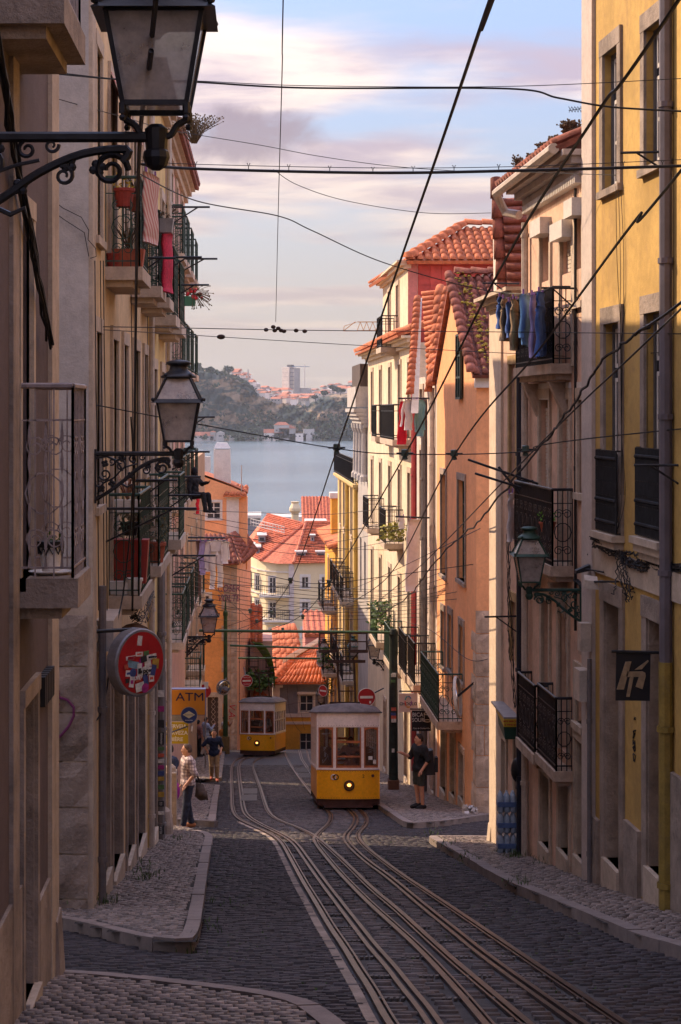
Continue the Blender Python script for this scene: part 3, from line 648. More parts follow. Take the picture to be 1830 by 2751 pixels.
for s, z, L in ((30.5, 2.6, .85), (33, 2.3, .9), (31.2, -1.5, .8), (34.5, -1.3, .7)): MB().tube([P2b.P(s, z, 0), P2b.P(s, z, L)], .02, 5).tube([P2b.P(s, z-.4, 0), P2b.P(s, z, L*.7)], .014, 5).build('drying_arm', iron, B)

# --- L3 pink house with red eave and green balconies
P3 = Wall(-2.2, 0, 1); w3 = [(d, d+.95, z, z+2.2) for z in (-5.3, -2.2, .95, 3.6) for d in (41.0, 43.4, 46.2, 49.2)]
B = building('pink_house', 'pale pink house with a red tiled eave past the sunlit side street', P3, 39.9, 52, 6.0, w3, pinkr, 2.6)
for r in w3: window(B, P3, r, stonel, .13, rows=4)
for z in (-5.3, -2.2, .95, 3.55):
    for d in (40.6, 43.0, 45.8, 48.8): balcony(B, P3, d, d+1.8, z, .46, 1.1, .16, stonel, green, .12, 1 if d < 43 else 0)
q = cornice(B, P3, 39.9, 52, 6.0, stonel, ((.1, .2), (.2, .14), (.3, .1)))
rf = tiled(B, (P3.P(40.1, q, .42), P3.P(52, q, .42), P3.P(52, q+.9, -2.6), P3.P(40.1, q+.9, -2.6)), .26, .9, tileo)
dpipe(B, P3, 40.7, -10, 5.8, .05, pipel)
for s, z, L in ((40.6, 4.6, 1.05), (41.5, 3.5, 1.2), (42.2, -1.0, 1.0), (44, -3.6, 1.1), (47, -.2, 1.0)): MB().tube([P3.P(s, z, 0), P3.P(s, z, L)], .025, 5).tube([P3.P(s, z-.5, 0), P3.P(s, z, L*.75)], .018, 5).build('drying_arm', iron, B)
P3c = Wall(-2.9, 0, 1); w3c = [(d, d+1, z, z+2.1) for z in (-13.3, -10.2, -7.2) for d in (56, 60, 66, 70, 74, 80, 86)]
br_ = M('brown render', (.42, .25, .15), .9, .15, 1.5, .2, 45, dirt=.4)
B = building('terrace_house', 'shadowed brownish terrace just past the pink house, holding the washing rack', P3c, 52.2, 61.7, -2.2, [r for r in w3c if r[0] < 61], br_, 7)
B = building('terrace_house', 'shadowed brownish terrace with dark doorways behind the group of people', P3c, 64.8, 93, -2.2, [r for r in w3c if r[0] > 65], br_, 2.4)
for r in w3c: window(B, P3c, r, stonel, .15, rows=3)
for z in (-10.2, -7.2):
    for d in (65.6, 69.6): balcony(B, P3c, d, d+1.8, z, .7, 1.05, .16, stonel, green, .16, 0)

# --- L5 stone and orange corner house, L4 orange gable house
F5 = Front(95.); k5 = 95/F
r5 = [((557-VX)*k5, (588-VX)*k5, gz(95)+.1, (HY-1872)*k5), ((540-VX)*k5, (563-VX)*k5, (HY-1655)*k5, (HY-1600)*k5)]
B = building('orange_corner_house', 'orange and stone corner house with purple scrawl and a latticed dark door', F5, (500-VX)*k5, (637-VX)*k5, (HY-1512)*k5, r5, M('burnt orange render', (.74, .33, .10), .9, .12, 1., .2, 30, dirt=.3), 9)
door(B, F5, r5[0], wood, stonel, .2, .15, False); window(B, F5, r5[1], white, .14, rows=2)
lat = MB()
for k in range(7):
    for x0 in (-2.62, -2.28): z = -16.9+.27*k; lat.tube([F5.P(x0, z, -.13), F5.P(x0+.22, z+.25, -.13)], .014, 4).tube([F5.P(x0+.22, z, -.13), F5.P(x0, z+.25, -.13)], .014, 4)
lat.build('door_lattice', stonel, B)
for j, y in enumerate(range(1512, 2012, 42)):
    a, b = (HY-y-42)*k5, (HY-y)*k5; roughstone(B, F5, (595-VX)*k5+(.12 if j % 2 else 0), (620-VX)*k5, a, b, stone, .05); roughstone(B, F5, (620-VX)*k5, (637.5-VX)*k5, a, b, stone, .05)
C0, C1 = Vector(F5.P((637-VX)*k5, 0)), Vector(((674-VX)/F*103, 103, 0))
m = MB(); m.hexa([(C0.x, 95, -21), (C1.x, 103, -21), (C1.x-2, 106, -21), (C0.x-2, 98, -21)]+[(C0.x, 95, -8.15), (C1.x, 103, -8.15), (C1.x-2, 106, -8.15), (C0.x-2, 98, -8.15)]); m.build('pink_wall', M('salmon render', (.78, .44, .32), .9, .1, 1.5, dirt=.3), B, label='salmon pink flank wall')
tiled(B, ((-3.9, 94.6, -8.15), (C0.x+.1, 94.6, -8.15), (C0.x-.4, 98, -6.9), (-3.9, 98, -6.9)), .3, .6, tileo)
tiled(B, ((C0.x+.25, 94.6, -8.15), (C1.x+.35, 103, -8.15), (C1.x-.5, 103, -6.9), (C0.x-.4, 98, -6.9)), .3, .5, tileo, 'roof_slope')
gt = text(B, 'COSER\nVOLTE', F5.P((614-VX)*k5, (HY-1594)*k5, .08), .52, gp, name='graffiti', sx=.75, shear=.2, ext=.001)
text(B, "V.A.", (C0.x-.28, 94.93, (HY-1910)*k5), .5, M('red spray paint', (.45, .03, .04)), rot=(math.pi/2, math.pi/2, 0), name='graffiti', ext=.001, shear=.3)
for y in (1560, 1600): dpipe(B, F5, (641-VX)*k5, -17.5, -9, .05, rub, -1.2)
D4 = 100.; k4 = D4/F
def q4(x, y, o=0.): return ((x-VX)*k4, D4-o, (HY-y)*k4)
F4 = Front(D4); w4 = F4.r(556, 593, 1349, 1394)
B = thing('gable_house', q4(600, 1500), 'small orange gabled house with a white chimney and one six-paned window above the river', 'house')
m = MB(); wallmesh(m, F4, (525-VX)*k4, (664-VX)*k4, (HY-1530)*k4, (HY-1345)*k4, [w4], .2, 0); m.prism([q4(525, 1345), q4(664, 1345), q4(664, 1322), q4(620, 1303), q4(532, 1268), q4(525, 1268)], (0, .25, 0)); m.b(q4(525, 0)[0], q4(664, 0)[0], D4+.26, D4+5, (HY-1530)*k4, (HY-1345)*k4); m.build('wall', orange, B)
window(B, F4, w4, white, .1, rows=3, cols=2, rec=.05, panes=True)
MB().box(F4, (609-VX)*k4, (642-VX)*k4, (HY-1530)*k4, (HY-1338)*k4, 0, .12).box(F4, (604-VX)*k4, (648-VX)*k4, (HY-1338)*k4, (HY-1331)*k4, 0, .25).build('white_pilaster', white, B)
tiled(B, (q4(600, 1330, .5), q4(662, 1330, .5), q4(668, 1312, -2), q4(615, 1305, -2)), .32, .8, tile, 'eave')
rf = MB().prism([q4(524, 1266), q4(624, 1302), q4(666, 1322), q4(666, 1327), q4(624, 1308), q4(524, 1272)], (0, 5, 0)).build('roof', tile, B)
ch = MB().hexa([q4(574, 1310, -.3), q4(620, 1310, -.3), q4(620, 1310, -1.4), q4(574, 1310, -1.4), q4(574, 1208, -.3), q4(618, 1208, -.3), q4(618, 1208, -1.4), q4(574, 1208, -1.4)]).hexa([q4(574, 1205, -.3), q4(618, 1205, -.3), q4(618, 1205, -1.4), q4(574, 1205, -1.4), q4(581, 1190, -.5), q4(610, 1190, -.5), q4(610, 1190, -1.2), q4(581, 1190, -1.2)]).build('chimney', white, B)
MB().b(q4(550, 0)[0], q4(566, 0)[0], 99.4, 99.9, q4(0, 1266)[2], q4(0, 1226)[2]).build('air_conditioner', white, B)
MB().tube([q4(649, 1320), q4(649, 1250)], .03, 5).build('mast', pipel, B)

# --- little house with the green awning at the street end
D6 = 101.; k6 = D6/F
def q6(x, y, o=0.): return ((x-VX)*k6, D6-o, (HY-y)*k6)
F6 = Front(D6); B = thing('small_house', q6(705, 2010), 'small low house with a green awning and planted balcony behind the farther tram', 'house')
MB().box(F6, (672-VX)*k6, (732-VX)*k6, (HY-2030)*k6, (HY-1722)*k6, -4, 0).build('wall', pinkr, B)
tiled(B, (q6(672, 1722, .3), q6(706, 1722, .3), q6(706, 1640, -2), q6(672, 1632, -2)), .3, .7, tile); tiled(B, (q6(676, 1890, .5), q6(742, 1990, .5), q6(722, 1850, -.3), q6(690, 1830, -.3)), .35, .8, tile, 'lower_roof')
cA = cat([q6(x, y, 1.2) for x, y in ((680, 1720), (702, 1722), (720, 1740), (732, 1768), (738, 1802), (739, 1842))], 3); cB = cat([q6(x, y, 0) for x, y in ((678, 1722), (688, 1738), (702, 1756), (715, 1778), (727, 1802), (735, 1840))], 3); m = MB(); th = Vector((0, 0, .03))
for k in range(len(cA)-1): m.hexa([cA[k], cA[k+1], cB[k+1], cB[k], cA[k]+th, cA[k+1]+th, cB[k+1]+th, cB[k]+th])
m.build('awning', M('green awning cloth', (.14, .32, .04), .8, .15, 3), B)
b_ = MB().box(F6, (662-VX)*k6, (722-VX)*k6, (HY-1812)*k6, (HY-1806)*k6, 0, .9).build('balcony', stoned, B); railing(F6, (663-VX)*k6, (721-VX)*k6, .88, (HY-1806)*k6, .95, .14, 0).build('railing', iron, b_)

# --- grey and ochre house at the end of the street
D7 = 105.; k7 = D7/F
def q7(x, y, o=0.): return ((x-VX)*k7, D7-o, (HY-y)*k7)
F7 = Front(D7); w7 = [F7.r(806, 842, 1868, 1912), F7.r(806, 840, 1970, 2016), F7.r(866, 886, 1868, 1912)]
B = building('ochre_house', 'low house facing uphill, blue-grey above and ochre below, under a ribbed red roof', F7, (735-VX)*k7, (900-VX)*k7, (HY-1838)*k7, w7, gry2, 7)
window(B, F7, w7[0], white, .12, rows=2, panes=True); window(B, F7, w7[1], stonel, .2, rows=2, panes=True); window(B, F7, w7[2], white, .12, rows=2)
m = MB(); wallmesh(m, F7, (735-VX)*k7, (900-VX)*k7, gz(105)-1, (HY-1922)*k7, [w7[1]], .05, 0); m2 = MB()
for v in m.v: m2.v.append((v[0], v[1]-.06, v[2]))
m2.f = m.f; m2.build('ochre_wall', yello, B)
MB().box(F7, (735-VX)*k7, (900-VX)*k7, (HY-1926)*k7, (HY-1917)*k7, 0, .12).box(F7, (735-VX)*k7, (900-VX)*k7, (HY-1945)*k7, (HY-1938)*k7, .05, .12).build('string_course', white, B)
MB().box(F7, (733-VX)*k7, (752-VX)*k7, (HY-1922)*k7, (HY-1845)*k7, 0, .1).box(F7, (731-VX)*k7, (760-VX)*k7, (HY-1845)*k7, (HY-1836)*k7, 0, .3).build('corner_pilaster', white, B)
for k in range(12): x = (756+k*12-VX)*k7; MB().box(F7, x, x+.22, (HY-1914)*k7, (HY-1842)*k7, .0, .03).build('cladding_board', gry2, B) if not (800 < 756+k*12+5 < 848 and True) else None
m = MB(); m.box(F7, (798-VX)*k7, (852-VX)*k7, (HY-1864)*k7, (HY-1858)*k7, 0, .2); m.build('window_hood', white, B)
MB().box(F7, (738-VX)*k7, (900-VX)*k7, (HY-1838)*k7, (HY-1832)*k7, -.3, .4).build('gutter', gry2, B)
rf = tiled(B, (q7(738, 1832, .45), q7(905, 1832, .45), q7(905, 1752, -4), q7(812, 1778, -4)), .24, 1.0, tile)
rf2 = tiled(B, (q7(736, 1830, .4), q7(812, 1778, -4), q7(800, 1730, -9), q7(737, 1745, -9)), .5, 1.3, tile, 'side_roof')
MB().prism([q7(760, 1800, -2), q7(862, 1752, -4.4), q7(862, 1740, -4.6), q7(762, 1782, -2.2)], (0, .2, -.1)).build('roof_trim', white, B)
caps(rf, [q7(738, 1830, .45), q7(812, 1776, -4)], .32, .8, tile)

# --- cream apartment building farther down, with dormers
D8 = 185.; k8 = D8/F
def q8(x, y, o=0.): return ((x-VX)*k8, D8-o, (HY-y)*k8)
F8 = Front(D8); g = lambda *a: F8.r(*a)
w8 = [g(811, 829, 1550, 1580), g(811, 829, 1617, 1651), g(864, 880, 1550, 1580), g(811, 829, 1690, 1715)]
B = building('apartment_building', 'large cream apartment building with a curved corner, red hipped roof and dormers far below', F8, (788-VX)*k8, (960-VX)*k8, (HY-1512)*k8, w8, ltr, 12, z0=-44)
for r in w8: window(B, F8, r, white, .22, rows=2, rec=.08)
cv = []; xs8 = [(788, 0), (772, .1), (745, .6), (715, 1.8), (690, 4), (668, 8), (655, 14), (650, 22)]
m = MB()
for (xa, oa), (xb, ob) in zip(xs8, xs8[1:]):
    a, b = q8(xa, 0, -oa), q8(xb, 0, -ob); zt, zb = (HY-1512)*k8, -44.
    m.hexa([(a[0], a[1], zb), (b[0], b[1], zb), (b[0]+2, b[1]+3, zb), (a[0]+1, a[1]+3, zb), (a[0], a[1], zt), (b[0], b[1], zt), (b[0]+2, b[1]+3, zt), (a[0]+1, a[1]+3, zt)])
m.build('curved_wall', ltr, B)
for y in (1536, 1602, 1680):
    m = MB()
    for (xa, oa), (xb, ob) in zip(xs8, xs8[1:]):
        a, b = q8(xa, 0, -oa+.12), q8(xb, 0, -ob+.12); m.hexa([(a[0], a[1], (HY-y-3)*k8), (b[0]-.1, b[1], (HY-y-3)*k8), (b[0]-.1, b[1]+.3, (HY-y-3)*k8), (a[0], a[1]+.3, (HY-y-3)*k8), (a[0], a[1], (HY-y)*k8), (b[0]-.1, b[1], (HY-y)*k8), (b[0]-.1, b[1]+.3, (HY-y)*k8), (a[0], a[1]+.3, (HY-y)*k8)])
    m.build('string_course', white, B)
MB().box(F8, (776-VX)*k8, (790-VX)*k8, -44, (HY-1513)*k8, -.2, .1).build('pilaster', M('lavender trim', (.55, .47, .45)), B)
for yw in (1550, 1617, 1690):
    for xw, ow in ((733, 1.0), (692, 3.8), (672, 7.2)):
        c = q8(xw, yw, -ow); hw = .34*(1 if xw > 700 else .6); Fw = Front(c[1]-.15-(.25 if xw < 700 else .1)); window(B, Fw, (c[0]-hw, c[0]+hw, c[2]-1.75, c[2]-.1), white, .14, rows=3, rec=-.12, sill=False)
for y in (1598, 1664, 1738):
    z = (HY-y)*k8; b_ = MB().b(q8(697, 0)[0], q8(779, 0)[0], D8-.9, D8+2.5, z-.2, z).build('balcony', white, B); railing(Front(D8+.2), q8(699, 0)[0], q8(777, 0)[0], 1.0, z, 1., .22, 0, .02, .03).build('railing', iron, b_)
# hipped roof
E = [q8(650, 1505, -22), q8(662, 1508, -10), q8(700, 1512, -2), q8(745, 1514, .2), q8(788, 1514, .4), q8(965, 1510, .4)]; R0, R1 = Vector(q8(828, 1420, -9)), Vector(q8(965, 1420, -9)); R2 = Vector(q8(722, 1415, -24))
rt = M('far red roof tiles', (.50, .14, .07), .85, .3, 3.5, dirt=.15, rand=.2)
m = MB(); m.face([E[4], E[5], R1, R0]); m.face([E[3], E[4], R0]); m.face([E[2], E[3], R0]); m.face([E[1], E[2], R0, R2]); m.face([E[0], E[1], R2]); rf = m.build('roof', rt, B)
m = MB()
for a, b in ((R0, E[4]), (R0, E[2]), (R0, R1)): m.tube([Vector(a)+Vector((0, 0, .1)), Vector(b)+Vector((0, 0, .1))], .16, 6)
m.build('ridge_caps', rt, rf)
m = MB()                                     # courses of small tiles
for i in range(26):
    t = i/26; a = Vector(E[4]).lerp(R0, t); b = Vector(E[5]).lerp(R1, t)
    n_ = 60
    for k in range(n_):
        p = a.lerp(b, (k+.1)/n_); q = a.lerp(b, (k+.9)/n_); up = (R0-Vector(E[4]))/26; nn = Vector((0, -.12, .14)); m.hexa([p, q, q+up, p+up, p+nn, q+nn, q+up+nn*.3, p+up+nn*.3])
    a = Vector(E[2]).lerp(R0, t); b = Vector(E[1]).lerp(R2, t)
    for k in range(24):
        p = b.lerp(a, (k+.1)/24); q = b.lerp(a, (k+.9)/24); up = (R0-Vector(E[2]))/26; nn = Vector((-.1, -.08, .14)); m.hexa([p, q, q+up, p+up, p+nn, q+nn, q+up+nn*.3, p+up+nn*.3])
m.build('roof_tiles', rt, rf, kind='stuff')
def dormer(x0, x1, y0, y1, o, nm='dormer'):
    a, b = q8(x0, y1, o), q8(x1, y0, o); m = MB(); m.b(a[0], b[0], a[1], a[1]+4, a[2], b[2]); d_ = m.build(nm, M('dormer grey', (.30, .29, .31), .7), B)
    m = MB(); m.b(a[0]+.15, b[0]-.15, a[1]-.05, a[1], a[2]+.15, b[2]-.2); m.build('pane', glass, d_); m = MB(); m.b(a[0]-.15, b[0]+.15, a[1]-.2, a[1]+4, b[2], b[2]+.12); m.build('dormer_roof', white, d_)
dormer(797, 822, 1486, 1512, -1.2); dormer(852, 876, 1486, 1512, -1.2); dormer(838, 848, 1448, 1464, -4.5)
for x, o in ((657, -12), (672, -9), (688, -6)): dormer(x, x+10, 1483, 1500, o)
dormer(694, 714, 1456, 1474, -9)
m = MB()
for k in range(13): p = Vector(q8(672, 1432, -12)).lerp(Vector(q8(766, 1446, -7)), k/12); m.tube([p, p+Vector((0, 0, .75))], .045, 4)
for h in (.1, .4, .75): m.tube([Vector(q8(672, 1432, -12))+Vector((0, 0, h)), Vector(q8(766, 1446, -7))+Vector((0, 0, h))], .045, 4)
m.build('roof_railing', white, B)
# rooftops behind
def farroof(name, label, x0, x1, ye, yr, d, wm_, xr0=None, flat=False, yb=None):
    k = d/F; q = lambda x, y, o=0.: ((x-VX)*k, d-o, (HY-y)*k); B = thing(name, q((x0+x1)/2, ye+40), label, 'house')
    MB().b(q(x0, 0)[0], q(x1, 0)[0], d, d+8, min(-45, q(0, ye)[2]-4), q(0, ye)[2]).build('wall', wm_, B)
    if flat: MB().b(q(x0-2, 0)[0], q(x1+2, 0)[0], d-.3, d+8, q(0, ye)[2], q(0, yr)[2]).build('roof', white, B)
    else:
        e0, e1, r1, r0 = [Vector(p) for p in (q(x0-2, ye, .4), q(x1+2, ye, .4), q(x1+2, yr, -6), q(xr0 or x0-2, yr, -6))]; part = MB().prism([e0, e1, r1, r0], (0, .2, -.3)).build('roof', rt, B); m = MB(); n_ = max(3, int((e1-e0).length/.45))
        for i in range(n_): m.tube([e0.lerp(e1, (i+.5)/n_), r0.lerp(r1, (i+.5)/n_)], .13, 5)
        m.build('barrel_tiles', rt, part, kind='stuff')
    return B
farroof('red_roof_house', 'house with a tall plain red tiled roof in front of the river', 814, 930, 1425, 1340, 235., ltr)
farroof('flat_roof_block', 'low white rooftop box in front of the tall red roof', 824, 880, 1412, 1404, 215., white, flat=True)
farroof('flat_roof_block', 'grey flat roofed block at the waterline beside the orange gable house', 655, 700, 1392, 1384, 240., gry2, flat=True)
farroof('warehouse_roof', 'long low ochre warehouse roof along the quay', 730, 818, 1400, 1388, 260., ltr, flat=True)
farroof('red_roof_house', 'tiny red roof with pink wall peeping out above the small green awning house', 820, 880, 1700, 1665, 135., rosy)
c_ = MB().lathe(q8(803, 1425, -20), [(.42, -2), (.42, .6), (.66, .9), (.66, 1.2), (.38, 1.75), (.5, 1.95)], 12).build('chimney', ltr); tag(c_, 'fat round cream chimney standing on the roofs before the river', 'chimney'); c_.name = 'round_chimney'
# ---------------------------------------------------------------- right side of the street
# R1 yellow house
R1 = Wall(5.51, -.0523, -1)
def rr(pl, *a): return pl.r(*a)
t1, t2 = R1.r(1625, 1664, 135, 505), R1.r(1737, 1793, 62, 440)
m1, m2 = R1.r(1628, 1668, 868, 1432), R1.r(1737, 1790, 838, 1448)
g1, g2 = R1.r(1628, 1668, 1622, 2340), R1.r(1742, 1786, 1668, 2400)
g1 = (g1[0], g1[1], gz(g1[0])+.35, g1[3]); g2 = (g2[0], g2[1], gz(g2[0])+.4, g2[3]); ex = [(16.5, 17.4, m2[2], m2[3]), (14.3, 15.2, m2[2], m2[3]), (16.5, 17.4, t2[2], t2[3]), (14.3, 15.2, t2[2], t2[3])]
sE = R1.d(1574); B = building('yellow_house', 'tall yellow house with stone window frames, beside the black hanging sign', R1, -7, sE, 6.05, [t1, t2, m1, m2, g1, g2]+ex, M('dimmed yellow render', (.47, .295, .085), .9, .14, 1.2, .3, 45, dirt=.6, dcol=(.30, .17, .08)), 7)  # render colour darkened to imitate lens vignette on the near house
dk = M('dark window joinery', (.09, .085, .09), .5, .2, 5)
for r in [t1, t2]+ex[2:]: window(B, R1, r, stoned, .16, dk, rows=1, rec=.08, cols=1, fw=.06); a, b, c, e = r; window(B, R1, (a+.07, b-.07, c+.06, c+(e-c)*.66), None, 0, white, rows=2, cols=2, rec=.10, panes=True); window(B, R1, (a+.07, b-.07, c+(e-c)*.72, e-.06), None, 0, white, rows=1, cols=2, rec=.10, panes=True)
for r in [m1, m2]+ex[:2]: window(B, R1, r, stoned, .16, dk, rows=1, rec=.08, cols=1, fw=.06, sill=False); a, b, c, e = r; window(B, R1, (a+.07, b-.07, c+.06, c+(e-c)*.74), None, 0, white, rows=2, cols=2, rec=.10, panes=True); window(B, R1, (a+.07, b-.07, c+(e-c)*.79, e-.06), None, 0, white, rows=1, cols=2, rec=.10, panes=True)
for r in (g1, g2): door(B, R1, r, wood, stoned, .2, .3)
lp = R1.d(1600); MB().box(R1, lp, sE+.03, -8, 6.05, -.3, .05).build('corner_pilaster', M('pale pilaster', (.50, .42, .37), .85, .08, 2, .2, 40, dirt=.35, dcol=(.25, .18, .13)), B)
for r in (m1, m2)+tuple(ex[:2]):      # iron guards with ornament bands and a moulded stone ledge
    a, b, c, e = r; h = 1.0; m = MB(); n = 15; z0 = c+.02; o = .09; a -= .12; b += .12
    for k in range(n+1): x = a+(b-a)*k/n; m.tube([R1.P(x, z0, o), R1.P(x, z0+h, o)], .017, 5)
    for q in (0, .33, .45, .62, .8, 1.): m.tube([R1.P(a, z0+h*q, o), R1.P(b, z0+h*q, o)], .009, 4)
    for q in (.39, .9, .12):
        for k in range(n): x = a+(b-a)*(k+.5)/n; m.ball(R1.P(x, z0+h*q, o+.01), .028, 6, 4)
    for x in (a, b): m.tube([R1.P(x, z0+h, 0), R1.P(x, z0+h, o)], .014, 4); m.tube([R1.P(x, z0, 0), R1.P(x, z0, o)], .014, 4)
    m.build('window_guard', iron, B)
    MB().box(R1, a-.06, b+.06, c-.08, c, 0, .16).box(R1, a-.02, b+.02, c-.17, c-.08, 0, .12).box(R1, a+.03, b-.03, c-.26, c-.17, 0, .07).build('stone_ledge', stonel, B)
zc = m2[2]-.3; MB().box(R1, 6, sE, zc-.32, zc, -.02, .03).build('stone_band', stonel, B)
q = cornice(B, R1, 6, sE, 6.05, M('cornice render', (.45, .38, .34), .85, .1, 3, dirt=.5), ((.1, .12), (.22, .1), (.36, .09), (.46, .06)))
tiled(B, (R1.P(sE+.5, q, .6), R1.P(12, q, .6), R1.P(12, q+1.5, -4), R1.P(sE+.5, q+1.5, -4)), .27, 1.1, tileo)
dpipe(B, R1, R1.d(1808), gz(19)-.2, 6, .07, M('purple-grey pipe', (.12, .10, .115), .5, .15, 4)); dpipe(B, R1, R1.d(1808)-.001, gz(19)-.2, -2.75, .077, M('yellow pipe', (.25, .17, .035), .6, .2, 6, dirt=.5), name='painted_pipe')
for a, b in ((lp, g1[1]+.3), (g1[0]-.3, g2[1]+.3), (g2[0]-.3, 12.)):
    a, b = min(a, b), max(a, b); MB().box(R1, a, b, gz(b)-.5, gz((a+b)/2)+.95, -.01, .05).build('plinth', stoned, B)
for nm, x, y, w_, h_ in (('meter_box', 1597, 1710, .18, .36), ('meter_box', 1590, 1838, .34, .40)):
    d = R1.d(x); z = (HY-y)/F*d; MB().box(R1, d-w_/2, d+w_/2, z-h_/2, z+h_/2, .06, .2).build(nm, pipel, B)
dpipe(B, R1, R1.d(1602), gz(23), -3.2, .03, pipe, .09)
for x, y in ((1733, 408), (1773, 1250)): d = R1.d(x+50); z = (HY-y)/F*d; MB().tube([R1.P(d, z, .0), R1.P(d+.1, z, .46)], .015, 5).tube([R1.P(d, z-.2, .0), R1.P(d+.05, z, .3)], .012, 5).build('drying_arm', iron, B)
m = MB(); d = R1.d(1706); z0 = (HY-1985)/F*d
for k in range(7): m.tube([R1.P(d+random.uniform(-.07, .07), z0+.2-k*.07+random.uniform(-.07, .07), .008) for _ in range(5)], .007, 4)
m.build('graffiti', M('black spray paint', (.02, .018, .02)), B)

# R2 peach house with shutters
R2 = Wall(5.12, -.0338, -1); sA, sB, sC = R2.d(1572), R2.d(1415), R2.d(1321)
W2 = {k: R2.r(*v) for k, v in dict(a=(1455, 1480, 630, 985), b=(1510, 1540, 640, 985), c=(1549, 1568, 580, 810), d=(1453, 1478, 1070, 1500), e=(1508, 1533, 1070, 1530), f=(1557, 1572, 1070, 1325), g=(1372, 1389, 978, 1340), h=(1376, 1390, 1615, 1780), i=(1459, 1478, 1610, 1960), j=(1505, 1528, 1620, 2020), k=(1551, 1569, 1810, 1945)).items()}
gd = {k: R2.r(*v) for k, v in dict(l=(1349, 1361, 1985, 2245), m=(1385, 1417, 1960, 2285), n=(1455, 1479, 2080, 2272), o=(1505, 1531, 2100, 2310), p=(1549, 1572, 1990, 2335)).items()}
for k in gd: a, b, c, e = gd[k]; gd[k] = (a, b, gz((a+b)/2)+.35, e)
zE = (HY-500)/F*26
B = building('peach_house', 'peach house with rolled shutters and black balconies, dry weeds on its eave', R2, sA, sC, 1.9, [r for k, r in W2.items() if k not in 'abc']+list(gd.values()), peach, 7)
m = MB(); wallmesh(m, R2, sA, sB, 1.9, zE, [W2['a'], W2['b'], W2['c']], .22, 6); m.build('upper_wall', peach, B)
for k, r in W2.items(): window(B, R2, r, M('yellowed stone trim', (.42, .27, .12), .9, .2, 4, .3, 40, dirt=.3) if k in 'gh' else stonel, .11, rows=3, sill=k in 'cfk')
for k in 'lmnop': door(B, R2, gd[k], woodg if k == 'l' else wood, stonel, .12, .22)
for k, top, bot in (('b', 0, .92), ('d', .06, .62), ('e', .06, .68), ('f', .06, 1.), ('i', .0, .14), ('j', .0, .35), ('c', 0, .2)):
    a, b, c, e = W2[k]; z1 = e-(e-c)*top; z0 = e-(e-c)*bot; n = max(4, int((z1-z0)/.055)); m = MB()
    for i in range(n): z = z0+(z1-z0)*i/n; hz = (z1-z0)/n; m.box(R2, a+.02, b-.02, z+.004, z+hz*.9, -.10, -.07)
    m.box(R2, a+.02, b-.02, z0, z1, -.11, -.095); m.build('roller_shutter', shut, B)
for k in 'abcdef': a, b, c, e = W2[k]; MB().box(R2, a-.05, b+.05, e-.02, e+.22, -.05, .17 if k in 'abc' else .03).build('shutter_box', white, B)
for s0, s1, z, o, h, fc in ((24.55, 27.5, R2.r(1400, 1545, 985, 985)[2], .30, 1.05, 1), (24.5, 27.5, R2.r(1400, 1543, 1490, 1490)[2], .32, 1.05, 1), (26.15, 27.6, R2.r(1410, 1455, 1965, 1965)[2]-.1, .25, 1.0, 1), (24.55, 25.95, R2.r(1455, 1538, 2030, 2030)[2], .26, 1.0, 1)):
    balcony(B, R2, s0, s1, z, o, h, .14, stone, iron, .07, fc, r=.009)
for y in (990, 1500):
    for s in (24.9, 26.9): z = R2.r(1400, 1545, y, y)[2]-.22; MB().hexa([R2.P(s, z-.5, 0), R2.P(s+.16, z-.5, 0), R2.P(s+.16, z-.5, .03), R2.P(s, z-.5, .03), R2.P(s, z, 0), R2.P(s+.16, z, 0), R2.P(s+.16, z, .26), R2.P(s, z, .26)]).build('balcony_bracket', stone, B)
lp2 = R2.d(1352); MB().box(R2, lp2, sC+.02, -9.5, 1.9, -.3, .04).build('corner_pilaster', M('warm pilaster', (.60, .47, .36), .9, .1, 2, .25, 40, dirt=.35, dcol=(.3, .2, .13)), B)
MB().hexa([(3.92, 31.1, -8.4), (4.2, 31.1, -8.4), (4.2, 31.62, -8.4), (3.92, 31.62, -8.4), (4.02, 31.2, -7.3), (4.15, 31.2, -7.2), (4.15, 31.55, -7.2), (4.02, 31.55, -7.3)]).build('corner_guard_stone', stonel, B)
dpipe(B, R2, R2.d(1424), -8, 2.9, .055, pipel); dpipe(B, R2, R2.d(1411), -8, 1.6, .06, M('navy pipe', (.02, .022, .035), .45)); dpipe(B, R2, R2.d(1552), -3, 3, .02, rub, .03)
q = cornice(B, R2, sA, sB-.1, zE-.1, M('cornice render'  , (.45, .38, .34)), ((.08, .12), (.2, .1), (.32, .08)))
gut = MB(); gut.tube([R2.P(sA, q+.02, .42), R2.P(sB+.35, q-.02, .42), R2.P(sB+.5, q-.3, .25), R2.P(sB+.2, q-.38, .08)], .075, 8); gut.build('gutter', pipel, B)
den = MB()
for k in range(34): s = sA+.1+(sB-sA-.3)*k/34; den.box(R2, s, s+.06, zE-.22, zE-.1, 0, .12)
den.build('dentils', white, B)
rf = tiled(B, (R2.P(sB+.4, q+.05, .40), R2.P(sA, q+.05, .40), R2.P(sA, q+1.0, -1.6), R2.P(sB+.4, q+1.0, -1.6)), .22, .7, tileo)
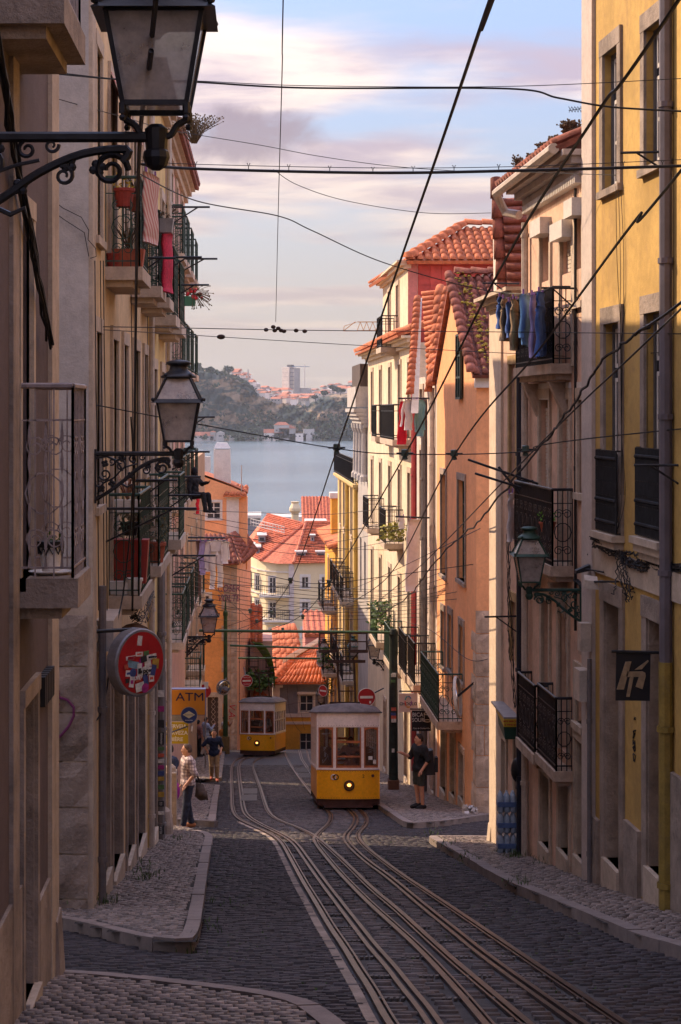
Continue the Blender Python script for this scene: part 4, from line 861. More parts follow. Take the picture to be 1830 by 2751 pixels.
# steep tiled hip of the low corner block, its barrels lying sideways, with the white verge
zz0 = 1.9; hip = [R2.P(sB+.6, zz0+.1, .08), R2.P(sB+.15, zz0+.1, .22), R2.P(sB+.1, zz0+2.05, -.1), R2.P(sB+.9, zz0+2.0, -.25)]
rf2 = tiled(B, (Vector((4.08, 29.5, 1.95)), Vector((4.06, 30.1, 3.55)), Vector((4.72, 30.1, 3.6)), Vector((4.62, 29.5, 1.95))), .165, .62, tileo, 'hip_roof')
caps(rf2, [(4.02, 29.6, 1.8), (3.98, 30.2, 3.9)], .22, .34, tileo, (-.3, -1, 0))
MB().hexa([(4.05, 29.8, 1.8), (4.16, 29.8, 1.8), (4.16, 31, 1.8), (4.05, 31, 1.8), (4.02, 30.3, 3.8), (4.08, 30.3, 3.8), (4.08, 31, 3.8), (4.02, 31, 3.8)]).build('verge_wall', M('whitewash', (.60, .52, .44), .9, .15, 3, .3, 30, dirt=.5), B)
cornice(B, R2, sB+.3, sC, 1.72, stonel, ((.1, .08), (.2, .08), (.3, .06)), 'corner_cornice')
for (x, y, L, o) in ((1395, 762, .55, .6), (1550, 775, .8, .5), (1400, 1655, .5, .6)): d = R2.d(x); z = (HY-y)/F*d; MB().tube([R2.P(d, z, 0), R2.P(d-.1, z, o)], .015, 5).tube([R2.P(d, z-.3, 0), R2.P(d-.06, z, o*.7)], .011, 5).build('drying_arm', iron, B)
for a, b in (((1258, 1235), (1370, 1300)), ((1277, 1272), (1380, 1325)), ((1340, 1255), (1545, 1390))): MB().tube([U(*a, 27.4), R2.P(26.8, U(*b, 26.8)[2], 0.05)], .02, 5).build('drying_pole', iron, B)
d = R2.d(1560); MB().box(R2, d-.28, d+.0, (HY-1755)/F*d, (HY-1675)/F*d, 0, .03).build('stone_plaque', stone, B)

# R3 orange house
R3 = Wall(5.6, -.0157, -1); F3 = Front(41.); k3 = 41/F; X3 = R3.P(41, 0)[0]
w3 = [R3.r(1232, 1251, 1290, 1560), R3.r(1186, 1200, 1275, 1545), R3.r(1187, 1196, 1640, 1790), R3.r(1206, 1216, 1650, 1800), R3.r(1236, 1247, 1680, 1830)]
gd3 = [R3.r(1186, 1199, 1960, 2180), R3.r(1212, 1224, 1975, 2100), R3.r(1236, 1247, 2020, 2130)]; gd3 = [(a, b, gz(a)+.25, e) for a, b, c, e in gd3]
B = building('orange_house', 'bright orange corner house with stone quoins and a mossy old tile roof', R3, 41., 48.9, .75, w3+gd3, orange, 8)
for r in w3: window(B, R3, r, stoned, .13, woodg, rows=4, rec=.1)
for r in gd3: door(B, R3, r, woodg, stone, .13, .2)
yq = [1640, 1702, 1755, 1818, 1892, 1948, 2030, 2115, 2215]
for j in range(len(yq)-1):
    zt, zb = (HY-yq[j])*k3, (HY-yq[j+1])*k3; c = 5.38+random.uniform(-.25, .2); roughstone(B, F3, X3-.02, c, zb, zt, stone, .04); roughstone(B, F3, c, 5.95, zb, zt, stone, .035); roughstone(B, F3, 5.95, 8.4, zb, zt, stone, .035)
    if j > 0: roughstone(B, R3, 41., 41.5+.3*(j % 2), zb, zt, stone, .03)
MB().box(F3, X3-.05, 9, .50, .76, -.02, .12).build('eave_board', white, B)
Xr = R3.P(45.1, 0)[0]; rf = tiled(B, (Vector((X3-.12, 40.72, .78)), Vector((7., 40.72, .78)), Vector((7., 45.1, 3.35)), Vector((Xr-.12, 45.1, 3.35))), .19, .36, tileo)
MB().prism([(Xr-.12, 45.1, 3.35), (9, 45.1, 3.35), (9, 49.2, .78), (R3.P(49.2, 0)[0]-.12, 49.2, .78)], (0, 0, -.08)).prism([(7., 40.72, .70), (9.5, 40.72, .70), (9.5, 45.1, 3.3), (7., 45.1, 3.3)], (0, 0, .08)).build('back_roof', tileo, B)
MB().prism([R3.P(41., .74), R3.P(48.9, .74), R3.P(45.1, 3.26)], (.25, 0, 0)).build('gable_wall', orange, B)
window(B, R3, (43.3, 44.2, .25, 1.85), None, 0, woodg, rows=3, rec=-.09)
caps(rf, [(X3-.14, 40.7, .82), (Xr-.14, 45.1, 3.42)], .26, .36, tileo, (0, -.4, .9)); caps(rf, [(Xr, 45.1, 3.42), (7., 45.1, 3.42)], .34, .45, tileo)
m = MB()
for k in range(150):
    t = random.random(); p = Vector((X3+.3, 40.75, .90)).lerp(Vector((Xr+.2, 45.1, 3.45)), t)+Vector((random.gauss(.0, .12), random.gauss(-.05, .1), random.uniform(-.02, .08))); m.ball(p, random.uniform(.02, .07), 5, 3, (1, 1, .5))
m.build('moss', moss, rf, kind='stuff')
for s0, s1, z in ((43.5, 47.6, R3.r(1190, 1240, 1900, 1900)[2]),): balcony(B, R3, s0, s1, z, .62, 1.15, .2, stone, green, .1, 1, r=.011)
MB().hexa([(5.9, 46, 3.3), (7.4, 46, 3.3), (7.4, 46.6, 3.3), (5.9, 46.6, 3.3), (5.75, 45.9, 3.5), (7.5, 45.9, 3.5), (7.5, 46.7, 3.5), (5.75, 46.7, 3.5)]).build('chimney_cap', gry2, B)

# R4 pink-white house
w4 = [(49.6, 50.5, -3.9, -1.2), (52.3, 53.2, -3.9, -1.2), (49.6, 50.5, -7.6, -5.0), (52.3, 53.2, -7.6, -5.0), (49.5, 50.6, gz(50)+.25, -8.6), (52.2, 53.3, gz(52.6)+.25, -8.9), (52.3, 53.2, -.7, .6)]
B = building('pink_white_house', 'pinkish white house with a red down pipe and a strip of sideways roof tiles', R3, 48.92, 54.6, .95, w4, M('pinkish white render', (.62, .50, .43), .9, .1, 1.5, .2, 45, dirt=.3), 8)
for r in w4[:4]+w4[6:]: window(B, R3, r, stonel, .12, rows=4)
for r in w4[4:6]: door(B, R3, r, wood, stone, .12)
rf = tiled(B, [Vector(p) for p in (U(1158, 1028, 49.5), U(1134, 788, 53.), U(1176, 780, 53.), U(1172, 1010, 49.3))], .255, .42, tile)
caps(rf, [U(1160, 1040, 49.2), U(1182, 775, 53)], .34, .5, tile, (-.3, -.9, .5)); caps(rf, [U(1102, 1062, 50), U(1122, 800, 54)], .24, .3, tile, (-.3, -.9, .5)); caps(rf, [U(1150, 1055, 49.3), U(1200, 775, 52)], .22, .3, tile, (-.3, -.9, .5))
MB().hexa([U(1104, 1110, 50), U(1124, 1110, 50), U(1124, 1110, 50.6), U(1104, 1110, 50.6), U(1124, 800, 54), U(1134, 800, 54), U(1134, 800, 54.6), U(1124, 800, 54.6)]).build('verge_board', white, B)
dpipe(B, R3, 49.4, -10.5, .6, .07, pipel); dpipe(B, R3, 54.4, -11, .9, .08, M('red pipe', (.42, .06, .06), .5, .15, 4)); dpipe(B, R3, 51.5, -11, .3, .09, pipe)
for s0, s1, z in ((49.2, 51.0, -7.6), (51.6, 53.8, -7.7)): balcony(B, R3, s0, s1, z, .62, 1.15, .2, stone, iron, .11, 0, r=.011)
# R5 cream house with the pyramid roof
w5 = [(d, d+.9, z, z+2.4) for z in (-8.0, -4.4, -.9) for d in (56, 59.3, 63, 67, 71)]; gd5 = [(d, d+1, gz(d)+.2, gz(d)+2.7) for d in (57, 61, 65, 70)]
B = building('cream_house', 'tall cream house with a pyramid roof of bright red tiles', R3, 54.62, 73.8, 2.05, w5+gd5, cream, 8)
for r in w5: window(B, R3, r, stonel, .13, rows=4)
for r in gd5: door(B, R3, r, wood, stone, .13)
up = [(60., 60.9, 2.3, 4.2), (63.2, 64.1, 2.3, 4.2)]; m = MB(); wallmesh(m, R3, 57., 66.5, 2.06, 4.65, up, .2, 6); m.build('upper_wall', cream, B)
for r in up: window(B, R3, r, stonel, .12, dk, rows=3)
F57 = Front(57.); xa, xb = R3.P(57, 0)[0], 9.6
MB().box(F57, xa+.0, xa+.3, 2.06, 4.65, -.02, .02).build('side_wall_render', rosy, B)
tw = MB().box(F57, xa+.32, xb, 2.06, 4.65, -.02, .02).build('tile_hung_wall', M('red tile cladding', (.48, .07, .05), .7, .15, 3, rand=.15), B)
for i in range(13):
    for j in range(4):
        x = xa+.34+i*.36; z = 2.1+j*.62; mm = MB().box(F57, x+.008, x+.352, z, z+.63, .02, .05+.0).build('wall_tile', MT['red tile cladding'], tw)
q = cornice(B, R3, 57, 66.5, 4.5, cream, ((.12, .1), (.25, .1), (.36, .06)))
cornice(B, R3, 54.8, 73.8, 1.95, cream, ((.12, .12), (.26, .12), (.42, .08)))
tiled(B, (R3.P(54.8, 2.3, .55), R3.P(73.8, 2.3, .55), R3.P(73.8, 2.6, -.3), R3.P(54.8, 2.6, -.3)), .4, .6, tile, 'lower_eave')
ap0, ap1 = Vector((6.85, 60., 6.1)), Vector((9.8, 60., 6.1)); e0, e1, e2 = Vector((xa-.05, 56.6, q-.05)), Vector((9.8, 56.6, q-.05)), Vector((R3.P(67, 0)[0]-.5, 67, q-.1))
rp = MB().prism([e0, e1, ap1, ap0], (0, .05, -.1)).prism([e2, e0, ap0, Vector((6.85, 63.5, 6.1))], (.05, 0, -.1)).build('roof', tile, B)
n_ = 20; me = tile_mesh(.26, .5, tile); nrm = (e1-e0).cross(ap0-e0).normalized(); nrm = nrm if nrm.z > 0 else -nrm; up_ = (Vector((7, 60, 6.1))-Vector((7, 56.6, q-.05)))
for i in range(n_):
    x = e0.x+.15+i*.262
    if x > 9.7: break
    t1_ = min(1, (x-e0.x)/(ap0.x-e0.x)); L = up_.length*t1_; kk = max(1, round(L/.5))
    for j in range(kk): place_tile(rp, me, Vector((x, 56.6, q-.03))+up_*(j*.5/up_.length), up_, nrm)
for i in range(24):
    p = e0.lerp(e2, (i+.4)/24); place_tile(rp, me, p, Vector((1, 0, .45)), (-.4, 0, .9))
caps(rp, [e0+Vector((0, 0, .08)), ap0+Vector((0, 0, .1)), ap1+Vector((0, 0, .1))], .40, .55, tile)
for s0, s1, z, hh in ((60, 62, 2.1, 1.05), (55.6, 60.4, -.95, 1.1), (62.4, 64.2, -.95, 1.1), (58.6, 61, -4.4, 1.1), (66, 68.6, -4.4, 1.1), (55.4, 59, -8.1, 1.1), (62, 65, -8.1, 1.1)): balcony(B, R3, s0, s1, z, .62, hh, .18, stonel, iron if z > -8 else green, .13, 0, r=.013)
# R7 grey loggia house, R6 yellow house, ochre end house
w7 = [(d, d+.8, z, z+2.0) for z in (-2.8,) for d in (74.6, 76.4, 78.2)]
B = building('grey_loggia_house', 'grey stone house with arched columns and a rounded balcony above the yellow houses', R3, 73.82, 79.6, -.2, w7+[(75, 76, -8, -5.6), (77.5, 78.4, -8, -5.6)], M('grey limestone', (.42, .39, .37), .85, .12, 2, .3, 30, dirt=.3), 7)
for r in w7+[(75, 76, -8, -5.6), (77.5, 78.4, -8, -5.6)]: window(B, R3, r, None, rows=3)
for d in (74.2, 76, 77.8, 79.4): MB().lathe(R3.P(d, -3, .12), [(.2, 0), (.2, .2), (.13, .3), (.11, 2.0), (.2, 2.2), (.22, 2.4)], 10).build('column', MT['grey limestone'], B)
m = MB()
for k in range(5): m.box(R3, 73.9, 79.5, -.75+k*.16, -.6+k*.16, -.1, .18+.10*k)
m.build('rounded_balcony', MT['grey limestone'], B); MB().box(R3, 74, 79.4, .1, .95, -.05, .5).build('balustrade', MT['grey limestone'], B); MB().box(R3, 74.2, 79.2, .95, 1.9, -.1, .3).build('slatted_screen', wood, B)
w6 = [(d, d+1.0, z, z+2.4) for z in (-15.6, -12.2, -8.6, -5.9) for d in (80.6, 83.4, 86.2, 89, 92)]
B = building('yellow_terrace_house', 'pale yellow house with rows of dark balconies and a fenced roof terrace', R3, 79.62, 95, -3.3, w6, yell1, 7)
for r in w6: window(B, R3, r, stonel, .14, rows=3)
for z in (-12.2, -8.65):
    for d in (80.2, 83, 85.8, 88.6): balcony(B, R3, d, d+2., z, .7, 1.1, .18, stonel, iron, .16, 0, r=.014)
railing(R3, 79.8, 94.8, .2, -3.3, 1.1, .2, 0, .016, .03).build('terrace_railing', iron, B); MB().box(R3, 79.8, 94.8, -3.1, -2.35, .14, .17).build('terrace_screen', rub, B); cornice(B, R3, 79.7, 95, -3.6, yell1, ((.12, .12), (.24, .12)))
dpipe(B, R3, 80., -17, -3.5, .1, M('yellow down pipe', (.55, .36, .08), .6)); dpipe(B, R3, 86.0, -18, -3.5, .1, MT['yellow down pipe'])
w6b = [(d, d+1.0, z, z+2.2) for z in (-17.4, -14.2, -10.8) for d in (96.4, 100, 103.5)]
B = building('ochre_terrace_house', 'bright ochre house at the bottom of the row with a white edged chimney stack', R3, 95.02, 108, -7.4, w6b, yello, 7)
for r in w6b: window(B, R3, r, stonel, .14, rows=3)
for z in (-14.2, -10.8):
    for d in (96, 99.6): balcony(B, R3, d, d+2., z, .75, 1.1, .18, stonel, iron, .18, 0, r=.014)
x, _, _ = R3.P(101, 0); MB().b(x-.02, x+.9, 100.6, 102, -7.5, -5.0).build('chimney', yello, B); MB().b(x-.1, x+1., 100.5, 102.1, -5.0, -4.7).build('chimney_cap', white, B)
tiled(B, (R3.P(95, -7.4, .5), R3.P(108, -7.4, .5), R3.P(108, -6.6, -1.8), R3.P(95, -6.6, -1.8)), .5, 1., tile)
# ---------------------------------------------------------------- far bank: trees, town, quay houses
def far_z(px, q):      # plateau point above the cliff: q 0 at the edge, 1 on the ridge
    yc = np.interp(px, [r[0] for r in CLF], [r[1] for r in CLF]); yr = np.interp(px, [r[0] for r in RID], [r[1] for r in RID]); d = 2695+455*q
    zc = (HY-yc)/F*2680; zr = (HY-yr)/F*3150; return Vector((fx(px, d), d, zc+(zr-zc)*q))
treem = M('far foliage', (.028, .05, .028), .9, .45, .06, rand=.4); trunkm = M('bark', (.06, .045, .035), .95, .3, 5, .4)
def leafcloud(c, r, n, s, flat=.7):
    v = []; f = []
    for i in range(n):
        u = rng.normal(0, 1, 3); u /= np.linalg.norm(u); p = np.array(c)+u*np.array((r, r*.8, r*flat))*rng.uniform(.45, 1.)**.6
        a = rng.normal(0, 1, 3); a /= np.linalg.norm(a); b = np.cross(a, u+rng.normal(0, .5, 3)); b /= np.linalg.norm(b)+1e-6; k = s*rng.uniform(.6, 1.3); j = len(v)
        v += [p-a*k-b*k*.6, p+a*k-b*k*.5, p+a*k*.8+b*k*.7, p-a*k*.7+b*k*.6]; f.append((j, j+1, j+2, j+3))
    return v, f
def cloudmesh(name, items, mat, parent=None, **kw):
    V_ = []; F_ = []
    for c, r, n, s, fl in items:
        v, f = leafcloud(c, r, n, s, fl); b = len(V_); V_ += v; F_ += [tuple(x+b for x in q) for q in f]
    return npmesh(name, np.array(V_), np.array(F_), mat, parent, **kw)
it = []
for i in range(420):
    px = random.uniform(380, 1150); t = random.random()**2; d = 2600+60*t; base = U(px, 1183-70*t, d)
    if random.random() < .5+.5*math.sin(px*.03): it.append(((base.x, base.y-12, base.z+3), random.uniform(4, 9), 16, 2.2, .8))
for i in range(130):
    px = random.uniform(440, 690); q = random.uniform(0, .25); p = far_z(px, q); it.append(((p.x, p.y, p.z+2), random.uniform(3, 7), 14, 2., .7))
for i in range(70):
    px = random.uniform(380, 1150); t = random.uniform(.15, .9); yc = np.interp(px, [r[0] for r in CLF], [r[1] for r in CLF]); p = U(px, 1183+(yc-1183)*t, 2605+70*t); it.append(((p.x, p.y-14, p.z), random.uniform(2.5, 6), 9, 2., .8))
cloudmesh('woodland', it, treem, None, kind='stuff')
for px, q, h, lab in ((614, .02, 19, 'dark umbrella pine standing out on the crest of the far cliff'), (532, .05, 12, 'rounded bushy tree at the near end of the far crest'), (482, .1, 13, 'dense tree beside the green balcony post on the far crest'), (566, .1, 9, 'low round tree just before the dark pine on the far crest'), (870, .1, 14, 'dark tree at the edge of the far town, before the retaining wall'), (895, .3, 17, 'tall dark tree highest in the far town clump'), (915, .2, 13, 'round green tree between the town houses and the pale terrace'), (950, .5, 14, 'large pale tree beside the far hilltop villa'), (1010, .6, 15, 'bright green pine far behind the cream house balcony'), (848, .05, 9, 'small tree above the bare terrace of the far bank')):
    p = far_z(px, q); T = thing('tree', p, lab, 'tree'); cloudmesh('crown', [((p.x+random.uniform(-4, 4), p.y, p.z+h*random.uniform(.55, .8)), h*.36, 60, 1.5, .55) for _ in range(4)], treem, T); MB().tube([p, p+Vector((0, 0, h*.6))], [.7, .4], 6).build('trunk', trunkm, T)
hw = M('whitewashed far wall', (.78, .68, .6), .9, .15, .05, rand=.2); hg = M('greyish far wall', (.42, .38, .35), .9, .15, .05, rand=.2); fr = M('far roof', (.40, .15, .09), .9, .2, .05, rand=.25); dkp = M('far dark opening', (.05, .05, .06), .5)
def fhouse(p, w, h, dp, roof, wm_, nwin, label, group=None, rows=1):
    B = thing('far_house', p, label, 'house', group); x0, x1 = p.x-w/2, p.x+w/2; MB().b(x0, x1, p.y, p.y+dp, p.z-6, p.z+h).build('wall', wm_, B)
    rh = w*.2
    if roof == 'hip': MB().hexa([(x0-.6, p.y-.6, p.z+h), (x1+.6, p.y-.6, p.z+h), (x1+.6, p.y+dp, p.z+h), (x0-.6, p.y+dp, p.z+h), (x0+w*.25, p.y+dp*.4, p.z+h+rh), (x1-w*.25, p.y+dp*.4, p.z+h+rh), (x1-w*.25, p.y+dp*.6, p.z+h+rh), (x0+w*.25, p.y+dp*.6, p.z+h+rh)]).build('roof', fr, B)
    elif roof == 'gable': MB().prism([(x0-.5, p.y-.4, p.z+h), (x1+.5, p.y-.4, p.z+h), (p.x, p.y-.4, p.z+h+rh*1.3)], (0, dp, 0)).build('roof', wm_ if random.random() < .3 else fr, B)
    elif roof == 'slope': MB().hexa([(x0-.5, p.y-.6, p.z+h), (x1+.5, p.y-.6, p.z+h), (x1+.5, p.y+dp, p.z+h), (x0-.5, p.y+dp, p.z+h), (x0-.3, p.y+dp*.5, p.z+h+rh), (x1+.3, p.y+dp*.5, p.z+h+rh), (x1+.3, p.y+dp*.6, p.z+h+rh), (x0-.3, p.y+dp*.6, p.z+h+rh)]).build('roof', fr, B)
    else: MB().b(x0-.3, x1+.3, p.y-.3, p.y+dp, p.z+h, p.z+h+.6).build('roof', hg, B)
    for r_ in range(rows):
        for k in range(nwin):
            x = x0+w*(k+.5)/nwin; z = p.z+h*(r_+.35)/rows; MB().b(x-w*.16/nwin-.35, x+w*.16/nwin+.35, p.y-.12, p.y+.05, z, z+min(1.8, h*.4/rows)).build('window', dkp, B)
    return B
occ = []
tries = 0
while len(occ) < 92 and tries < 2500:
    tries += 1; px = random.uniform(628, 1000); q = random.choice((random.random(), random.uniform(.0, .5), 1.)); p = far_z(px, q)
    if px < 690 and q < .25: continue
    if 838 < px < 935 and q < .35: continue
    w = random.uniform(8, 17)*(1.15 if q > .7 else 1)
    if any(abs(p.x-o[0]) < (w+o[2])*.38 and abs(q-o[1]) < .10 for o in occ): continue
    occ.append((p.x, q, w)); r = random.choice(('hip', 'slope', 'slope', 'gable', 'flat')); wm_ = random.choice((hw, hw, hg))
    ht = random.uniform(4.5, 8)+(3 if q > .8 else 0)
    lab = ('narrow' if w < 10.5 else 'wide' if w > 15 else 'mid-sized')+(' white' if wm_ is hw else ' greyish')+' house with '+{'hip': 'a hipped red roof', 'slope': 'a plain red roof', 'gable': 'a pointed gable', 'flat': 'a flat roof'}[r]+(' on the ridge' if q > .75 else ' on the slope' if q > .3 else ' at the cliff edge')+(' by the pine' if px < 690 else ' before the tower block' if px < 800 else ' beyond the crane' if px < 880 else ' by the trees')
    fhouse(p, w, ht, random.uniform(8, 12), r, wm_, random.choice((0, 2, 3)) if w > 12 else 0, lab, 'houses of the far hilltop town').rotation_euler = (0, 0, -random.uniform(.25, .95))
qh = [(548, 1180, 28, 5, 'slope', hg, 5, 'low long boathouse with a red roof on the far quay beside the lamp'), (592, 1178, 12, 8, 'gable', hg, 1, 'grey ruined gable house on the far quay'), (572, 1172, 8, 6, 'hip', hg, 0, 'little red roofed hut above the far boathouse'), (628, 1180, 12, 5, 'flat', hg, 2, 'small flat shed on the far quay'), (655, 1181, 20, 4, 'flat', hg, 4, 'graffiti covered quay wall building'), (735, 1178, 28, 8, 'slope', hw, 3, 'white quay warehouse with a red roof'), (772, 1177, 24, 14, 'hip', hg, 4, 'biggest red roofed warehouse on the far quay'), (800, 1178, 24, 7, 'flat', hw, 4, 'white and blue low quay house beside the big warehouse'), (830, 1176, 16, 12, 'flat', hg, 2, 'roofless grey ruin at the end of the quay houses'), (757, 1166, 22, 13, 'hip', hg, 3, 'tall house with a red roof rising behind the white quay warehouse'), (852, 1177, 14, 5, 'flat', hg, 2, 'graffiti covered low wall house near the end of the quay'), (700, 1180, 10, 4, 'flat', hw, 0, 'small white hut on the far quay')]
for px, y, w, h, r, m_, nw, lab in qh: fhouse(U(px, y, 2592), w, h, 9, r, m_, nw, lab)
MB().b(-500, 700, 2570, 2600, -48, U(0, 1186, 2570).z).build('quay', M('quay stone', (.16, .12, .10), .9, .3, .08), None, kind='structure')
tb = thing('tower_block', far_z(770, 1.), 'white high-rise tower block on the far hilltop', 'tower block'); p = far_z(770, 1.); q = lambda x, y: ((x-VX)/F*p.y, (HY-y)/F*p.y)
(xa, zt), (xb, zb) = q(752, 986), q(780, 1080); xc = q(797, 0)[0]; MB().b(xa, xb, p.y, p.y+14, zb, zt).build('wall', hw, tb); MB().b(xb+.05, xc, p.y+2, p.y+16, zb, zt-2).build('side_wall', hg, tb); MB().b(q(765, 0)[0], q(783, 0)[0], p.y+4, p.y+10, zt, zt+4).build('roof_house', dkp, tb)
for k in range(9):
    z = zb+(zt-zb)*(k+.5)/9; MB().b(xa+.5, xb-.5, p.y-.1, p.y, z, z+.5).build('floor_band', hg, tb)
    for x in (.15, .45, .75): a = xb+(xc-xb)*x; MB().b(a, a+2.2, p.y+1.9, p.y+2.05, z-.6, z+1.2).build('window', dkp, tb)
tb.rotation_euler = (0, 0, -.85)
def lattice(mb, a, b, h, n, r):
    a, b = Vector(a), Vector(b); hz = Vector((0, 0, h)); mb.tube([a, b], r, 4).tube([a+hz, b+hz], r, 4)
    for k in range(n): p, q_, s_ = a.lerp(b, k/n), a.lerp(b, (k+.5)/n), a.lerp(b, (k+1)/n); mb.tube([p, q_+hz], r*.7, 4).tube([q_+hz, s_], r*.7, 4)
cr = thing('tower_crane', U(1085, 1100, 500), 'pale orange lattice jib of a crane poking out behind the cream house', 'crane'); om = M('crane orange paint', (.60, .25, .08), .6); m = MB(); lattice(m, U(960, 888, 500), U(1110, 888, 500), 2.4, 9, .16); m.tube([U(923, 889, 500), U(962, 889, 500)], .16, 4).tube([U(923, 889, 500), U(955, 864, 500)], .14, 4).tube([U(923, 889, 500), U(925, 876, 500)], .12, 4).tube([U(925, 876, 500), U(958, 866, 500)], .1, 4); m.build('jib', om, cr)
m = MB(); m.tube([U(1085, 1150, 500)+Vector((0, 0, -60)), U(1085, 860, 500)], .5, 4); m.build('mast', om, cr)
cr = thing('tower_crane', U(819, 1030, 3100), 'tiny blue and white crane behind the far tower block', 'crane'); m = MB(); m.tube([U(819, 1040, 3100), U(819, 978, 3100)], .8, 4).build('mast', hw, cr); MB().tube([U(785, 984, 3100), U(832, 985, 3100)], .6, 4).build('jib', M('blue paint', (.10, .18, .35)), cr)
tag(MB().tube([U(667, 1020, 3000), U(667, 992, 3000)], 1., 5).tube([U(667, 1008, 3000), U(667, 1002, 3000)], 2., 5).build('radio_mast', hg), 'thin red and grey radio mast on the far hill', 'mast')

# ---------------------------------------------------------------- lanterns on wall brackets
lg = bpy.data.materials.new('dusty lantern glass'); lg.use_nodes = True; b = lg.node_tree.nodes['Principled BSDF']; b.inputs['Roughness'].default_value = .12; b.inputs['Alpha'].default_value = .52
t = lg.node_tree; nz_ = t.nodes.new('ShaderNodeTexNoise'); nz_.inputs['Scale'].default_value = 5; nz_.inputs['Detail'].default_value = 7; nz_.inputs['Roughness'].default_value = .7; tcn = t.nodes.new('ShaderNodeTexCoord'); t.links.new(tcn.outputs['Object'], nz_.inputs['Vector']); mx = t.nodes.new('ShaderNodeMix'); mx.data_type = 'RGBA'; mr_ = t.nodes.new('ShaderNodeMapRange'); mr_.inputs[1].default_value = .35; mr_.inputs[2].default_value = .7; t.links.new(nz_.outputs[0], mr_.inputs[0]); t.links.new(mr_.outputs[0], mx.inputs[0]); mx.inputs[6].default_value = (.62, .55, .50, 1); mx.inputs[7].default_value = (.25, .21, .20, 1); t.links.new(mx.outputs[2], b.inputs['Base Color'])
def lamp(label, loc, L, sc=1., right=False, detail=True, metal=None, tilt=0.):
    mt = metal or iron; T = thing('street_lamp', loc, label, 'street lamp', 'lanterns on wall brackets'); T.location = (0, 0, 0)
    hb, ht, zb, zt = .15, .225, .17, .60
    m = MB()
    for sx, sy in ((-1, -1), (1, -1), (1, 1), (-1, 1)):
        m.tube([(sx*hb, sy*hb, zb), (sx*ht, sy*ht, zt)], .016, 4); m.tube([(sx*ht*1.1, sy*ht*1.1, zt+.02), (sx*.13, sy*.13, zt+.27)], .015, 4)
        m.ball((sx*.27, sy*.27, zt+.03), .022, 6, 4); m.ball((sx*.135, sy*.135, zt+.30), .022, 6, 4); m.lathe((sx*hb, sy*hb, zb-.05), [(.018, 0), (.018, .05)], 6); m.ball((sx*hb, sy*hb, zb-.07), .017, 6, 4)
    for (z, h_, w_) in ((zb, .02, hb), (zt, .02, ht)):
        for a, b_ in (((-1, -1), (1, -1)), ((1, -1), (1, 1)), ((1, 1), (-1, 1)), ((-1, 1), (-1, -1))): m.tube([(a[0]*w_, a[1]*w_, z), (b_[0]*w_, b_[1]*w_, z)], h_*.9, 4)
    m.hexa([(-.29, -.29, zt-.005), (.29, -.29, zt-.005), (.29, .29, zt-.005), (-.29, .29, zt-.005), (-.24, -.24, zt+.035), (.24, -.24, zt+.035), (.24, .24, zt+.035), (-.24, .24, zt+.035)])
    for a, b_ in (((-1, -1), (1, -1)), ((1, -1), (1, 1)), ((1, 1), (-1, 1)), ((-1, 1), (-1, -1))): m.tube([(a[0]*.135, a[1]*.135, zt+.27), (b_[0]*.135, b_[1]*.135, zt+.27)], .016, 4)
    m.build('lantern_frame', mt, T)
    MB().lathe((0, 0, zt+.27), [(.20, 0), (.195, .02), (.15, .05), (.11, .08), (.095, .12), (.10, .135), (.135, .15), (.14, .17), (.10, .19), (.03, .2)], 14).build('cap', mt, T, True)
    for k in range(4):
        R_ = Matrix.Rotation(k*math.pi/2, 3, 'Z')
        for q in ([(-hb, -hb, zb), (hb, -hb, zb), (ht, -ht, zt), (-ht, -ht, zt)], [(-.235, -.235, zt+.035), (.235, -.235, zt+.035), (.13, -.13, zt+.26), (-.13, -.13, zt+.26)]): MB().prism([R_ @ Vector(p) for p in q], R_ @ Vector((0, .004, 0))).build('glass_panel', lg, T)
    m = MB()
    for s in (-1, 1): m.tube(cat([(s*hb*1.02, 0, zb), (s*hb*1.0, 0, zb-.05), (s*.10, 0, zb-.085), (s*.07, 0, zb-.13), (s*.02, 0, .03)], 4), .016, 6)
    m.lathe((0, 0, -.13), [(.02, 0), (.05, .02), (.065, .06), (.06, .09), (.05, .10), (.055, .15), (.055, .2), (.03, .22)], 10); m.build('fork', mt, T)
    m = MB(); m.tube([(0, 0, .03), (-L, 0, .03)], .026, 6); m.tube([(-L+.02, 0, .08), (-L+.02, 0, -.52)], .022, 5)
    def sp_(cx, cz, R, tn, fl, r=.016, st=0.): m.tube([(cx+fl*R*(1-.75*k/22)*math.cos(st+tn*6.283*k/22), 0, cz+R*(1-.75*k/22)*math.sin(st+tn*6.283*k/22)) for k in range(23)], [r*(1-.4*k/22) for k in range(23)], 5)
    e = -L+.02; m.tube(cat([(e, 0, -.48), (e+.15*L, 0, -.40), (e+.35*L, 0, -.26), (e+.5*L, 0, -.14), (e+.68*L, 0, -.05), (e+.86*L, 0, -.03), (-.14*L, 0, -.09)], 4), .021, 6)
    if detail:
        sp_(-.17*L-.02, -.13, .085, 1.5, 1, .017, 0); sp_(e+.30*L, -.10, .07, 1.3, -1, .014, .5); sp_(e+.12*L, -.20, .07, 1.3, 1, .014, 3.5); sp_(e+.45*L, -.03, .045, 1.2, 1, .012, 2)
        sp_(e+.60*L, -.155, .05, 1.4, -1, .012, 1.2); sp_(e+.20*L, -.06, .04, 1.2, 1, .011, 4.2); sp_(e+.55*L, -.01, .035, 1.2, -1, .010, 3.); sp_(e+.06*L, -.30, .05, 1.3, 1, .012, 2.6)
        m.tube(cat([(e+.03, 0, -.42), (e+.10*L, 0, -.30), (e+.22*L, 0, -.24), (e+.34*L, 0, -.13), (e+.5*L, 0, -.08)], 4), .010, 5)
